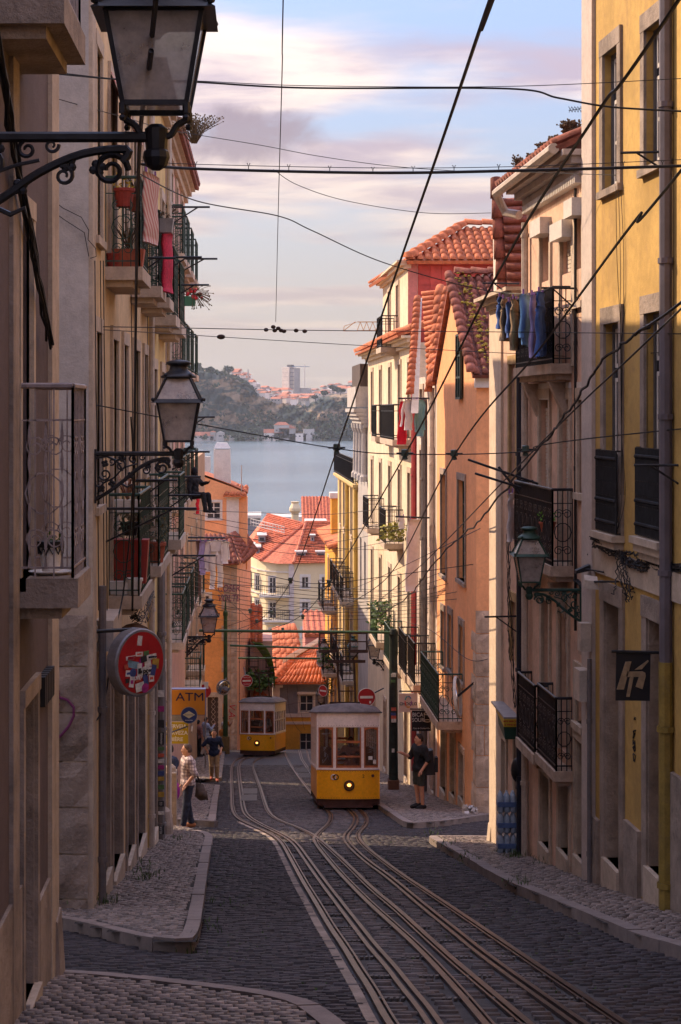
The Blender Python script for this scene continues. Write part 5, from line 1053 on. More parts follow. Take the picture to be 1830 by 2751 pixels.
        m.tube([(e+.02, 0, -.02), (e+.14*L, 0, .0), (e+.26*L, 0, -.05), (e+.33*L, 0, -.16)], .014, 5)
        for x, z in ((.12, -.08), (.2, -.3), (.32, -.02), (.42, -.21), (.08, -.36), (.62, -.10), (.74, -.12)):
            for k in range(4): a = k*1.57+x*9; m.ball((e+x*L+.022*math.cos(a), 0, z+.022*math.sin(a)), .022, 6, 4, (1, .5, 1))
        m.tube([(e+.3*L, 0, -.3), (e+.38*L, 0, -.34), (e+.44*L, 0, -.31), (e+.45*L, 0, -.36)], [.014, .014, .012, .004], 5)
    m.build('bracket', mt, T); MB().lathe((0, 0, zt-.1), [(.02, 0), (.05, .05), (.05, .16), (.02, .2)], 8).build('bulb_holder', mgrey, T)
    T.location = loc; T.rotation_euler = (0, tilt, math.pi if right else 0); T.scale = (sc,)*3
lamp('largest iron lantern, hanging nearest overhead on a scrolled bracket', U(420, 385, 8.4), 1.16, .98)
lamp('dusty iron lantern before the river on a scrolled bracket from the beige house', U(480, 1226, 19.8), .95, 1.)
lamp('green capped iron lantern bracketed to the wall between the yellow and peach houses', U(1422, 1590, 23.9), .86, .82, True, metal=green)
lamp('lantern beside the green pole above the people', U(562, 1714, 49), .62, 1., detail=True)
lamp('lantern on the scrolled bracket above the nearer tram roof', U(1005, 1776, 66), .5, 1., True)
lamp('greenish lantern partly behind the tram collector frame', U(950, 1772, 80), .42, 1., True, metal=green)
lamp('small lantern before the ribbed red roof', U(871, 1768, 98), .5, 1., True)
lamp('tiny lantern under the turned no-entry sign', U(862, 1893, 103), .5, 1., True)

# ---------------------------------------------------------------- trams
ty = M('tram yellow paint', (.95, .42, .012), .32, .06, 2, .03, 120, spec=.5, dirt=.22, dcol=(.45, .19, .02)); tw = M('tram white paint', (.85, .75, .69), .4, .05, 2, .03, 120, dirt=.12); tk = M('tram dark skirt', (.07, .03, .025), .6, .25, 6); trf = M('tram grey roof', (.15, .13, .128), .8, .25, 3, .25, 40, dirt=.4); wd = M('varnished window wood', (.40, .13, .05), .4, .25, 8, .05, 60, stretch=.2)
tglass = bpy.data.materials.new('tram glass'); tglass.use_nodes = True; b = tglass.node_tree.nodes['Principled BSDF']; b.inputs['Base Color'].default_value = (.05, .05, .05, 1); b.inputs['Roughness'].default_value = .04; b.inputs['Alpha'].default_value = .22; b.inputs['Specular IOR Level'].default_value = .6
tint = M('tram interior', (.30, .16, .09), .7, .2, 5); lit = M('lit headlamp', (1., .40, .08), .3, .05, 3, emit=1.7); brass = M('brass', (.45, .26, .10), .35, .1, 5, metal=.8)
def tram(label, loc, yaw, sc, num, slope):
    T = thing('tram', (0, 0, 0), label, 'tram', 'yellow cable trams'); LN = 5.6; HW = .79; BW = .26
    yb = lambda x: BW*(x/HW)**2
    sh = lambda p: (p[0], p[1], p[2]+slope*p[1])
    def fin(m, *a, **k): m.v = [sh(p) for p in m.v]; return m.build(*a, **k)
    def cp(m, x0, x1, z0, z1, o=0., th=.05, back=False, n=0):
        n = n or max(2, int((x1-x0)/.1))
        for k in range(n):
            a, c = x0+(x1-x0)*k/n, x0+(x1-x0)*(k+1)/n
            if back: ya, yc, q0, q1 = LN-yb(a)+o, LN-yb(c)+o, -th, 0
            else: ya, yc, q0, q1 = yb(a)-o, yb(c)-o, 0, th
            m.hexa([(a, ya+q0, z0), (c, yc+q0, z0), (c, yc+q1, z0), (a, ya+q1, z0), (a, ya+q0, z1), (c, yc+q0, z1), (c, yc+q1, z1), (a, ya+q1, z1)])
    def sd(m, s, y0, y1, z0, z1, o=0., th=.04): m.b(*sorted((s*(HW+o), s*(HW+o-th))), y0, y1, z0, z1)
    Y0, Y1 = BW-.02, LN-BW+.02
    m = MB(); cp(m, -HW, HW, .26, .98); cp(m, -HW, HW, .26, .98, back=True); [sd(m, s, Y0, Y1, .26, .98) for s in (-1, 1)]; body = fin(m, 'body', ty, T)
    m = MB(); cp(m, -HW, HW, .10, .26, -.03); cp(m, -HW, HW, .10, .26, -.03, back=True); [sd(m, s, Y0, Y1, .10, .26, -.03) for s in (-1, 1)]; fin(m, 'skirt', tk, T)
    m = MB(); cp(m, -HW, HW, .245, .262, .012); cp(m, -HW, HW, .978, .992, .012); fin(m, 'rub_rail', tk, T)
    m = MB(); 
    for bk in (False, True):
        cp(m, -HW, HW, .99, 1.04, .015, back=bk); cp(m, -HW, HW, 2.05, 2.42, back=bk)
        for a, c in ((-HW, -.745), (-.385, -.315), (.315, .385), (.745, HW)): cp(m, a, c, 1.04, 2.05, .005, back=bk, n=1)
        cp(m, -HW, HW, 2.07, 2.085, .012, back=bk); cp(m, -HW, HW, 2.385, 2.40, .012, back=bk)
    for s in (-1, 1):
        sd(m, s, Y0, Y1, .98, 1.04, .01); sd(m, s, Y0, Y1, 2.05, 2.42); NW = 6
        for k in range(NW+1): y = Y0+(Y1-Y0)*k/NW; sd(m, s, y-.07 if k else y, y+.07 if k < NW else y, 1.04, 2.05)
    fin(m, 'upper_body', tw, T)
    # roof: low dome with rounded ends and an overhanging edge
    nx, ny = 14, 24; m = MB(); 
    for j in range(ny+1):
        for i in range(nx+1):
            x = -.85+1.7*i/nx; f0 = yb(min(.79, abs(x)))-.07; y = f0+(LN-2*f0)*(j/ny)**1.0; e = min(1, min(j, ny-j)/1.6)
            m.v.append((x, y, 2.43+.23*(1-(x/.85)**2)**.42*(1-(1-e)**2)**.6))
    for j in range(ny):
        for i in range(nx): a = j*(nx+1)+i; m.f.append((a, a+1, a+nx+2, a+nx+1))
    rim = [(-.85+1.7*i/nx) for i in range(nx+1)]
    fin(m, 'roof', trf, T, smooth=True); m = MB(); cp(m, -.84, .84, 2.405, 2.44, .065, .1); cp(m, -.84, .84, 2.405, 2.44, .065, .1, back=True); [sd(m, s, Y0, Y1, 2.405, 2.44, .06, .1) for s in (-1, 1)]; fin(m, 'roof_edge', trf, T)
    # front and rear windows with wooden frames
    for bk in (False, True):
        for a, c, mid in ((-.745, -.385, 0), (-.315, .315, 1), (.385, .745, 0)):
            m = MB(); fw = .035
            cp(m, a, a+fw, 1.04, 2.05, -.012, .035, bk, 1); cp(m, c-fw, c, 1.04, 2.05, -.012, .035, bk, 1); cp(m, a+fw, c-fw, 1.04, 1.10, -.012, .035, bk)
            if not mid:
                for k in range(6):
                    u0, u1 = k/6, (k+1)/6; h_ = lambda u: .03+.05*(2*u-1)**2; cp(m, a+fw+(c-a-2*fw)*u0, a+fw+(c-a-2*fw)*u1, 2.05-h_((u0+u1)/2), 2.05, -.012, .035, bk, 1)
            else:
                cp(m, a+fw, c-fw, 1.30, 1.345, -.012, .035, bk); cp(m, a+fw, c-fw, 1.66, 1.72, -.012, .035, bk)
                if bk: cp(m, a+fw, c-fw, 2.0, 2.05, -.012, .035, bk)
            wf = fin(m, 'window', wd, T); m = MB()
            if mid and not bk: cp(m, a+fw, c-fw, 1.10, 1.66, -.025, .006, bk)
            else: cp(m, a+fw, c-fw, 1.10, 2.03, -.025, .006, bk)
            fin(m, 'pane', tglass, wf)
    for s in (-1, 1):
        for k in range(NW):
            y0, y1 = Y0+(Y1-Y0)*k/NW+.07, Y0+(Y1-Y0)*(k+1)/NW-.07; m = MB(); sd(m, s, y0, y0+.03, 1.04, 2.05, -.006, .03); sd(m, s, y1-.03, y1, 1.04, 2.05, -.006, .03); sd(m, s, y0, y1, 2.0, 2.05, -.006, .03); sd(m, s, y0, y1, 1.04, 1.08, -.006, .03); sd(m, s, y0, y1, 1.62, 1.65, -.006, .03)
            wf = fin(m, 'side_window', tw, T); m = MB(); sd(m, s, y0, y1, 1.08, 2.0, -.02, .006); fin(m, 'pane', tglass, wf)
    # lamp, emblem, number, coupling knob
    hl = fin(MB().lathe((.01, .0, .60), [(.13, -.005), (.135, .03), (.125, .055), (.105, .06), (.105, .0)], 20, (0, -1, 0)), 'headlight', tk, T)
    fin(MB().lathe((.01, -.01, .60), [(.105, 0), (.10, .02), (.07, .035), (.02, .04)], 20, (0, -1, 0)), 'lens', brass, hl); fin(MB().ball((.01, -.055, .615), .05, 10, 6, (1, .5, .8)), 'bulb', lit, hl)
    m = MB()
    for k in range(-3, 4): m.tube([(.01+k*.026, -.06, .60-.09), (.01+k*.026, -.06, .60+.09)], .0035, 4).tube([(.01-.09, -.06, .60+k*.026), (.01+.09, -.06, .60+k*.026)], .0035, 4)
    fin(m, 'lens_grille', brass, hl)
    for x, mt_ in ((-.375, mwhite), (-.315, mblack)): fin(MB().tube([(x+.058*math.cos(a*.3142), yb(x)-.012, .81+.062*math.sin(a*.3142)) for a in range(21)], .013, 5), 'ring_emblem', mt_, T)
    if num: text(T, num, (.37, yb(.37)-.008, .83+slope*yb(.37)), .12, mblack, (math.pi/2, 0, .24), 'number')
    fin(MB().lathe((.61, yb(.61)-.0, .84), [(.03, 0), (.04, .03), (.03, .05)], 8, (0, -1, 0)), 'socket', tk, T)
    if num: fin(MB().b(.50, .60, yb(.55)+.0, yb(.55)+.012, 1.24, 1.33), 'paper_notice', mwhite, T); fin(MB().b(.62, .69, yb(.66)+.0, yb(.66)+.012, 1.14, 1.24), 'paper_notice', mwhite, T)
    if num:
        for cx in (-.565, .565):
            m = MB()
            for k in range(5): m.tube([(cx+random.uniform(-.11, .11), yb(cx)+.012, 1.95-.15*k-random.uniform(0, .2)) for _ in range(5)], .006, 4)
            fin(m, 'scratched_tag', M('etched glass', (.35, .32, .32), .8), T)
    m = MB()
    for k in range(24):
        x = -.76+1.52*k/23; m.ball((x, yb(x)-.004, .95), .008, 5, 3).ball((x, yb(x)-.004, .29), .008, 5, 3).ball((x, yb(x)-.006, 2.10), .008, 5, 3)
    fin(m, 'rivets', tk, T); fin(MB().b(-.6, .6, -.02, .05, .05, .1), 'fender', tk, T)
    # interior and running gear
    fin(MB().b(-.75, .75, .3, LN-.3, .26, .32), 'floor', tint, T); fin(MB().b(-.75, -.4, .9, LN-.9, .32, .78).b(.4, .75, .9, LN-.9, .32, .78), 'bench', wd, T); fin(MB().b(-.73, -.3, 1.85, 1.9, .32, 1.5).b(.3, .73, 1.85, 1.9, .32, 1.5).b(-.73, -.3, 3.7, 3.75, .32, 1.5).b(.3, .73, 3.7, 3.75, .32, 1.5), 'partition', tint, T)
    fin(MB().b(-.62, .62, .5, LN-.5, .06, .25), 'underframe', tk, T)
    for y in (1.2, LN-1.2):
        for s in (-1, 1): fin(MB().lathe((s*.45, y, .20-.04), [(.2, -.04), (.22, -.03), (.22, .03), (.16, .04)], 16, (1, 0, 0)), 'wheel', steel, T)
        fin(MB().tube([(-.5, y, .16), (.5, y, .16)], .04, 6), 'axle', tk, T)
    # collector frame on the roof
    m = MB(); y = 2.5
    m.b(-.38, .42, y-.08, y+.08, 2.60, 2.70); m.tube([(-.12, y, 2.66), (-.18, y, 3.75)], .03, 5); m.tube([(.30, y, 2.66), (.27, y, 3.75)], .03, 5); m.tube([(-.14, y, 2.98), (.29, y, 2.98)], .022, 4); m.b(-.42, .56, y-.05, y+.05, 3.72, 3.80)
    for cx in (-.42, .38):
        for yy in (y-.18, y+.18):
            m.tube([(cx-.22, yy, 4.05), (cx+.22, yy, 4.05)], .018, 4).tube([(cx-.22, yy, 4.5), (cx+.22, yy, 4.5)], .018, 4).tube([(cx-.22, yy, 4.05), (cx-.22, yy, 4.5)], .016, 4).tube([(cx+.22, yy, 4.05), (cx+.22, yy, 4.5)], .016, 4).tube([(cx-.22, yy, 4.28), (cx+.22, yy, 4.28)], .012, 4)
        for xx in (cx-.22, cx+.22):
            for zz_ in (4.05, 4.5): m.tube([(xx, y-.18, zz_), (xx, y+.18, zz_)], .016, 4)
        m.b(cx-.24, cx+.24, y-.2, y+.2, 3.99, 4.05); m.tube([(cx*.5, y, 3.76), (cx, y, 4.0)], .025, 4)
    fin(m, 'collector_frame', rust, T)
    T.location = loc; T.rotation_euler = (0, 0, yaw); T.scale = (sc,)*3; return T
tram('nearer yellow and white tram with a lit headlamp and the number two, coming uphill', ((937-VX)/F*44.5, 44.5, gz(44.5)), 0, 1., '2', -.168)
tram('smaller yellow and white tram farther down the street at the bend, no number', ((690-VX)/F*85, 85, gz(85)), math.radians(-6.3), 1.06, None, -.150)
# ---------------------------------------------------------------- people (one continuous body each, from a smooth distance field)
def snet(Fv, lo, h):
    s = Fv < 0; nx, ny, nz = Fv.shape; cnt = np.zeros((nx-1, ny-1, nz-1)); acc = np.zeros((nx-1, ny-1, nz-1, 3)); edges = []
    idx = np.indices(Fv.shape).transpose(1, 2, 3, 0)
    for ax in range(3):
        a = [slice(None)]*3; b = [slice(None)]*3; a[ax] = slice(0, -1); b[ax] = slice(1, None); A, B_ = Fv[tuple(a)], Fv[tuple(b)]; cr = (A < 0) != (B_ < 0); ii = np.argwhere(cr)
        if len(ii) == 0: continue
        va, vb = A[cr], B_[cr]; t = va/(va-vb); P = ii.astype(float); P[:, ax] += t; edges.append((ax, ii, va < 0))
        o = [k for k in range(3) if k != ax]
        for d0 in (0, 1):
            for d1 in (0, 1):
                c = ii.copy(); c[:, o[0]] -= d0; c[:, o[1]] -= d1; ok = np.all((c >= 0) & (c < np.array(cnt.shape)), axis=1); cc = c[ok]; np.add.at(cnt, tuple(cc.T), 1); np.add.at(acc, tuple(cc.T), P[ok])
    m = cnt > 0; ids = -np.ones(cnt.shape, int); ids[m] = np.arange(m.sum()); V_ = acc[m]/cnt[m][:, None]*h+np.array(lo); Q = []
    for ax, ii, neg in edges:
        o = [k for k in range(3) if k != ax]; q = []
        for d0, d1 in ((0, 0), (1, 0), (1, 1), (0, 1)): c = ii.copy(); c[:, o[0]] -= d0; c[:, o[1]] -= d1; q.append(c)
        ok = np.ones(len(ii), bool)
        for c in q: ok &= np.all((c >= 0) & (c < np.array(cnt.shape)), axis=1)
        fq = np.stack([ids[tuple(c[ok].T)] for c in q], 1); fl = neg[ok] ^ (ax == 1); fq[~fl] = fq[~fl][:, ::-1]; Q.append(fq[:, ::-1] if False else fq)
    return V_, np.concatenate(Q)
def person(label, loc, yaw, sc=1., eL=(.26, 0, 1.16), wL=(.28, -.06, .92), eR=(-.26, 0, 1.16), wR=(-.28, -.06, .92), kL=(.10, -.02, .50), aL=(.10, .02, .08), kR=(-.10, -.02, .50), aR=(-.10, .02, .08), head=0., top=None, bottom=None, shorts=False, shoes=None, sk=skin, hr=hair, longhair=False, sleeve='short', hem=.86, vox=.017, group=None, hipz=0., lean=0., bare=False):
    T = thing('person', (0, 0, 0), label, 'person', group); A = lambda p: np.array(p, float)
    dz = hipz
    hipL, hipR = A((.09, 0, .92+dz)), A((-.09, 0, .92+dz)); shL, shR = A((.175, 0+lean, 1.42+dz)), A((-.175, 0+lean, 1.42+dz)); hc = A((0, -.02+lean*1.3, 1.63+dz)); neck = A((0, .01+lean, 1.47+dz))
    eL, wL, eR, wR, kL, aL, kR, aR = map(A, (eL, wL, eR, wR, kL, aL, kR, aR)); mid = A((0, lean*.5, 1.12+dz)); pel = A((0, 0, .95+dz))
    fd = lambda a, k: (a, a+A((.015*(1 if a[0] > 0 else -1), -.17, -.035)))
    torso = [('c', pel-A((.06, 0, 0)), pel+A((.06, 0, 0)), .12, .12), ('c', pel, mid, .125, .115), ('c', mid, A((0, lean, 1.32+dz)), .115, .125), ('c', shL*.7+A((0, .005, (1.36+dz)-.7*(1.42+dz))), shR*.7+A((0, .005, (1.36+dz)-.7*(1.42+dz))), .115, .115), ('c', shL, shR, .062, .062)]
    armsU = [('c', shL, eL, .056, .045), ('c', shR, eR, .056, .045)]; armsF = [('c', eL, wL, .043, .030), ('c', eR, wR, .043, .030)]
    thigh = [('c', hipL, kL, .092, .060), ('c', hipR, kR, .092, .060)]; shin = [('c', kL, aL, .058, .038), ('c', kR, aR, .058, .038)]; feet = [('c', *fd(aL-A((0, 0, .02)), 1), .045, .034), ('c', *fd(aR-A((0, 0, .02)), 1), .045, .034), ('c', aL+A((0, .05, -.035)), aL-A((0, .06, .04)), .036, .034), ('c', aR+A((0, .05, -.035)), aR-A((0, .06, .04)), .036, .034)]
    hx, hy = math.sin(head), -math.cos(head); fwd = A((hx, hy, 0)); sid = A((-hy, hx, 0))
    headp = [('e', hc, .078, .098, .118), ('c', hc+fwd*.045-A((0, 0, .075)), hc+fwd*.062-A((0, 0, .09)), .042, .036), ('c', neck-A((0, 0, .06)), hc-A((0, 0, .07)), .056, .052), ('c', hc+fwd*.088+A((0, 0, .005)), hc+fwd*.108-A((0, 0, .03)), .011, .015), ('c', hc+sid*.078-A((0, 0, .005)), hc+sid*.082-A((0, 0, .035)), .013, .011), ('c', hc-sid*.078-A((0, 0, .005)), hc-sid*.082-A((0, 0, .035)), .013, .011)]
    hands = []; fing = MB()
    for e, w_, s in ((eL, wL, 1), (eR, wR, -1)):
        dr = (w_-e)/np.linalg.norm(w_-e); pc = w_+dr*.07; hands.append(('c', w_, pc, .030, .036)); sd_ = np.cross(dr, A((0, 1, 0))); sd_ = sd_/(np.linalg.norm(sd_)+1e-6); nn = np.cross(sd_, dr)
        for k, L_ in enumerate((.062, .075, .070, .055)): b0 = pc+sd_*(k-1.5)*.019+dr*.018; fing.tube([b0, b0+dr*L_*.5+nn*.008*s, b0+dr*L_*.95+nn*.026*s], [.0105, .010, .008], 5)
        b0 = w_+dr*.03+sd_*s*.03; fing.tube([b0, b0+sd_*s*.028+dr*.028, b0+sd_*s*.03+dr*.06+nn*.01*s], [.012, .011, .009], 5)
    allp = torso+armsU+armsF+thigh+shin+feet+headp+hands; pts = np.array([p for q in allp for p in (q[1], q[2] if q[0] == 'c' else q[1])]); lo = pts.min(0)-.2; hi = pts.max(0)+.2
    n_ = np.ceil((hi-lo)/vox).astype(int); g = np.stack(np.meshgrid(*[lo[i]+np.arange(n_[i])*vox for i in range(3)], indexing='ij'), -1).astype(np.float32)
    def ev(prims, k=.03):
        r = None
        for q in prims:
            if q[0] == 'c':
                a, b_, r0, r1 = q[1:]; ab = b_-a; pa = g-a; h = np.clip((pa @ ab)/(ab @ ab+1e-9), 0, 1); d = np.linalg.norm(pa-h[..., None]*ab, axis=-1)-(r0+(r1-r0)*h)
            else:
                c, rx, ry, rz = q[1:]; p = g-c; px_ = p @ sid; py_ = p @ fwd; d = (np.sqrt((px_/rx)**2+(py_/ry)**2+(p[..., 2]/rz)**2)-1)*min(rx, ry)
            if r is None: r = d
            else: t = np.clip(.5+.5*(r-d)/k, 0, 1); r = r*(1-t)+d*t-k*t*(1-t)
        return r
    def mk(nm, fld, mat): v, f = snet(fld, lo, vox); o = npmesh(nm, v, f, mat, T, True); return o
    Tt, Au, Af, Th, Sh, Fe, He, Ha = (ev(x) for x in (torso, armsU, armsF, thigh, shin, feet, headp, hands))
    def un(*a):
        r = a[0]
        for d in a[1:]: k = .025; t = np.clip(.5+.5*(r-d)/k, 0, 1); r = r*(1-t)+d*t-k*t*(1-t)
        return r
    v, f = snet(un(Tt, Au, Af, Th, Sh, Fe, He, Ha), lo, vox); nb = len(v); fv = np.array(fing.v); v2 = np.concatenate([v, fv]); me = bpy.data.meshes.new('body'); me.from_pydata(v2.tolist(), [], f.tolist()+[tuple(i+nb for i in q) for q in fing.f]); me.materials.append(sk); me.shade_smooth(); o = bpy.data.objects.new('body', me); COL.objects.link(o); adopt(o, T)
    wr = .006*np.sin(g[..., 2]*48+g[..., 0]*30)*np.cos(g[..., 1]*37+g[..., 0]*21)
    Z = g[..., 2]
    if top:
        sl_ = np.maximum(Au-.022, 0) if False else Au-.024
        if sleeve == 'long': sl_ = un(sl_, Af-.018)
        elif sleeve == 'none': sl_ = Au+9
        f_ = un(Tt-.024, sl_)-wr if sleeve != 'none' else Tt-.018-wr
        f_ = np.maximum(f_, hem+dz-Z)
        if sleeve == 'short': f_ = np.maximum(f_, -(un(Af, Ha)-.03) if False else f_)
        f_ = np.maximum(f_, -(np.linalg.norm(g-(neck+A((0, -.01, .04)))[None, None, None], axis=-1)-.075)); mk('shirt', f_, top)
    if bottom:
        lg_ = un(Th-.016, Sh-.024) if not shorts else un(Th-.03)
        f_ = un(np.maximum(Tt-.014, Z-(1.02+dz)), lg_)-wr*.8
        if shorts: f_ = np.maximum(f_, np.minimum(kL[2], kR[2])+.05-Z)
        elif not bare: f_ = np.maximum(f_, np.minimum(aL[2], aR[2])+.0-Z)
        mk('shorts' if shorts else 'trousers', f_, bottom)
    if shoes: f_ = np.maximum(Fe-.012, Z-(np.maximum(aL[2], aR[2])+.03)); mk('shoes', f_, shoes)
    p = g-hc; dn = p @ fwd; hf = (np.sqrt((p @ sid/.088)**2+(dn/.108)**2+(p[..., 2]/.130)**2)-1)*.088+.004*np.sin(g[..., 0]*130)*np.sin(g[..., 1]*120+g[..., 2]*90); face = np.maximum(dn*.8-p[..., 2]*.55-.008, -p[..., 2]-.06)
    if longhair: bun = np.linalg.norm(g-(hc-fwd*.10+A((0, 0, .03))), axis=-1)-.05; hf = np.minimum(hf, bun)
    mk('hair', np.maximum(hf, face), hr)
    m = MB()
    for s in (-1, 1): m.ball(hc+fwd*.090+sid*.032*s+A((0, 0, .018)), .010, 6, 4)
    m.build('eyes', mblack, T); c0, c1 = hc+fwd*.094+sid*.02-A((0, 0, .058)), hc+fwd*.094-sid*.02-A((0, 0, .058)); MB().tube([c0, (c0+c1)/2+fwd*.008, c1], .005, 4).build('mouth', M('lips', (.35, .10, .08), .6), T)
    T.location = loc; T.rotation_euler = (0, 0, yaw); T.scale = (sc,)*3; return T
plaid = bpy.data.materials.new('plaid cotton'); plaid.use_nodes = True; t = plaid.node_tree; b = t.nodes['Principled BSDF']; b.inputs['Roughness'].default_value = .9; tcn = t.nodes.new('ShaderNodeTexCoord'); prev = None
for ax, sc_ in (('Z', 14), ('X', 16), ('Y', 16)):
    w_ = t.nodes.new('ShaderNodeTexWave'); w_.bands_direction = ax; w_.inputs['Scale'].default_value = sc_/3; t.links.new(tcn.outputs['Object'], w_.inputs['Vector']); mr_ = t.nodes.new('ShaderNodeMapRange'); mr_.inputs[1].default_value = .55; mr_.inputs[2].default_value = .75; t.links.new(w_.outputs['Fac'], mr_.inputs[0]); mx = t.nodes.new('ShaderNodeMix'); mx.data_type = 'RGBA'; mf = t.nodes.new('ShaderNodeMath'); mf.operation = 'MULTIPLY'; mf.inputs[1].default_value = .5; t.links.new(mr_.outputs[0], mf.inputs[0]); t.links.new(mf.outputs[0], mx.inputs[0])
    if prev: t.links.new(prev, mx.inputs[6])
    else: mx.inputs[6].default_value = (.62, .50, .45, 1)
    mx.inputs[7].default_value = (.09, .05, .07, 1); prev = mx.outputs[2]
t.links.new(prev, b.inputs['Base Color'])
jean = M('dark denim', (.025, .028, .045), .9, .3, 12); khaki = M('khaki cotton', (.34, .23, .12), .9, .15, 12); navy = M('navy cotton', (.015, .022, .05), .9, .2, 12); blk = M('black cotton', (.012, .012, .015), .9, .3, 12); brshoe = M('tan suede', (.30, .11, .04), .8, .2, 20); ltblue = M('light blue cotton', (.30, .34, .45), .9, .1, 12); whit = M('white cotton', (.65, .60, .56), .9, .06, 12); patt = M('patterned purple cotton', (.14, .05, .09), .9, .9, 40); greyh = M('grey brown hair', (.09, .055, .04), .8, .4, 50, .5, 120); olive = M('dark olive cotton', (.035, .038, .032), .9, .25, 12)
x, d = G(505, 2242); d = 36.9; x = (505-VX)/F*d
Pm = person('man in a plaid short-sleeved shirt and dark jeans waiting on the corner', (x, d, gz(d)+.01), math.radians(-78), 1., head=-.2, top=plaid, bottom=jean, shoes=brshoe, hr=greyh, eL=(.27, .10, 1.17), wL=(.22, -.07, .95), eR=(-.25, .06, 1.16), wR=(-.20, -.06, .95), kL=(.11, -.05, .50), aL=(.12, -.12, .08), kR=(-.09, .0, .5), aR=(-.09, .09, .08), hem=.90)
bag = thing('shoulder_bag', (x+.25, d+.0, gz(d)+.8), 'brown shoulder bag hanging behind the man in plaid', 'bag')
MB().hexa([(x+.15, d-.08, gz(d)+.68), (x+.42, d-.06, gz(d)+.60), (x+.42, d+.08, gz(d)+.60), (x+.15, d+.08, gz(d)+.68), (x+.17, d-.04, gz(d)+.95), (x+.32, d-.04, gz(d)+.93), (x+.32, d+.04, gz(d)+.93), (x+.17, d+.04, gz(d)+.95)]).b(x+.22, x+.40, d-.105, d-.07, gz(d)+.66, gz(d)+.80).ball((x+.29, d, gz(d)+.68), .12, 10, 6, (1.05, .6, .8)).build('bag_body', M('brown canvas', (.08, .055, .045), .85, .2, 14), bag, True); MB().tube([(x+.26, d-.03, gz(d)+.95), (x+.16, d-.14, gz(d)+1.2), (x+.05, d-.16, gz(d)+1.42), (x-.05, d-.03, gz(d)+1.50), (x+.04, d+.12, gz(d)+1.42), (x+.24, d+.06, gz(d)+.97)], .018, 5).build('strap', blk, bag)
d = 61.; x = (575-VX)/F*d
person('man in a navy t-shirt and khaki trousers walking up towards the camera', (x, d, gz(d)+.05), math.radians(4), 1., top=navy, bottom=khaki, shoes=M('red sandals', (.35, .10, .07)), eR=(-.36, .06, 1.20), wR=(-.22, -.02, 1.00), eL=(.27, .02, 1.16), wL=(.22, -.17, 1.02), kL=(.10, -.13, .52), aL=(.10, -.10, .10), kR=(-.08, -.03, .50), aR=(-.08, .12, .12), hem=.82)
d = 89.; 
person('woman in a white top and patterned trousers raising a phone beside the green pole', ((604-VX)/F*d, d, gz(d)+.12), math.radians(60), .98, top=whit, bottom=patt, shoes=blk, longhair=True, sleeve='none', eL=(.22, -.16, 1.24), wL=(.10, -.34, 1.42), eR=(-.22, -.14, 1.24), wR=(-.06, -.34, 1.40))
tag(MB().b((615-VX)/F*d-.05, (615-VX)/F*d+.03, d-.5, d-.47, gz(d)+1.5, gz(d)+1.66).build('mobile_phone', M('orange phone case', (.65, .22, .03))), 'orange phone held up by the woman in white', 'phone')
tag(MB().ball(((596-VX)/F*d, d-.28, gz(d)+1.06), .17, 10, 7, (.9, .6, 1.2)).tube([((596-VX)/F*d, d-.25, gz(d)+1.2), ((598-VX)/F*d, d-.15, gz(d)+1.55)], .02, 4).build('handbag', M('orange canvas', (.55, .20, .04), .8, .15, 14), None, True), 'orange bag on the shoulder of the woman in white', 'bag')
d = 83.
person('man in a light blue shirt and beige trousers, back turned, holding up a phone', ((553-VX)/F*d, d, gz(d)+.12), math.radians(120), 1.02, top=ltblue, bottom=M('beige cotton', (.42, .33, .26), .9, .1, 12), shoes=blk, sleeve='long', eR=(-.24, -.14, 1.2), wR=(-.16, -.34, 1.38), eL=(.25, -.02, 1.18), wL=(.2, -.2, 1.0), kL=(.1, -.16, .52), aL=(.1, -.1, .1), kR=(-.1, .04, .5), aR=(-.1, .26, .12))
person('woman with a dark ponytail and black trousers beside the blue shirted man', ((535-VX)/F*d, d-1.2, gz(d-1.2)+.12), math.radians(130), .96, top=M('dusky pink cotton', (.22, .10, .09), .9, .15, 12), bottom=blk, shoes=blk, longhair=True)
tag(MB().ball(((529-VX)/F*d, d-1.35, gz(d)+1.25), .17, 10, 7, (.8, .7, 1.35)).build('backpack', blk, None, True), 'small black backpack on the woman with the ponytail', 'backpack')
d = 37.6; 
person('person mostly hidden behind the stone pillar, only a dark sleeve and bare arm showing', ((456-VX)/F*d, d, gz(d)+.0), math.radians(-60), 1., top=navy, bottom=jean, shoes=blk, eL=(.26, -.02, 1.16), wL=(.22, -.16, .93))
x = (470-VX)/F*37.3; tag(MB().ball((x, 37.25, gz(37.3)+.78), .2, 10, 7, (.55, .4, 1.1)).tube([(x, 37.25, gz(37.3)+.95), (x-.02, 37.25, gz(37.3)+1.06)], .015, 4).build('shopping_bag', M('bright purple cloth', (.30, .01, .28), .7, .15, 9), None, True), 'bright purple bag held beside the stone pillar', 'bag')
d = 42.9; x = (1128-VX)/F*d
person('young man in a black t-shirt and dark shorts standing below the bar signs', (x, d, gz(d)+.125), math.radians(-62), 1.02, head=-.3, top=blk, bottom=olive, shorts=True, shoes=blk, eL=(.27, .06, 1.16), wL=(.22, -.09, .93), eR=(-.24, -.12, 1.18), wR=(-.22, -.34, 1.28))
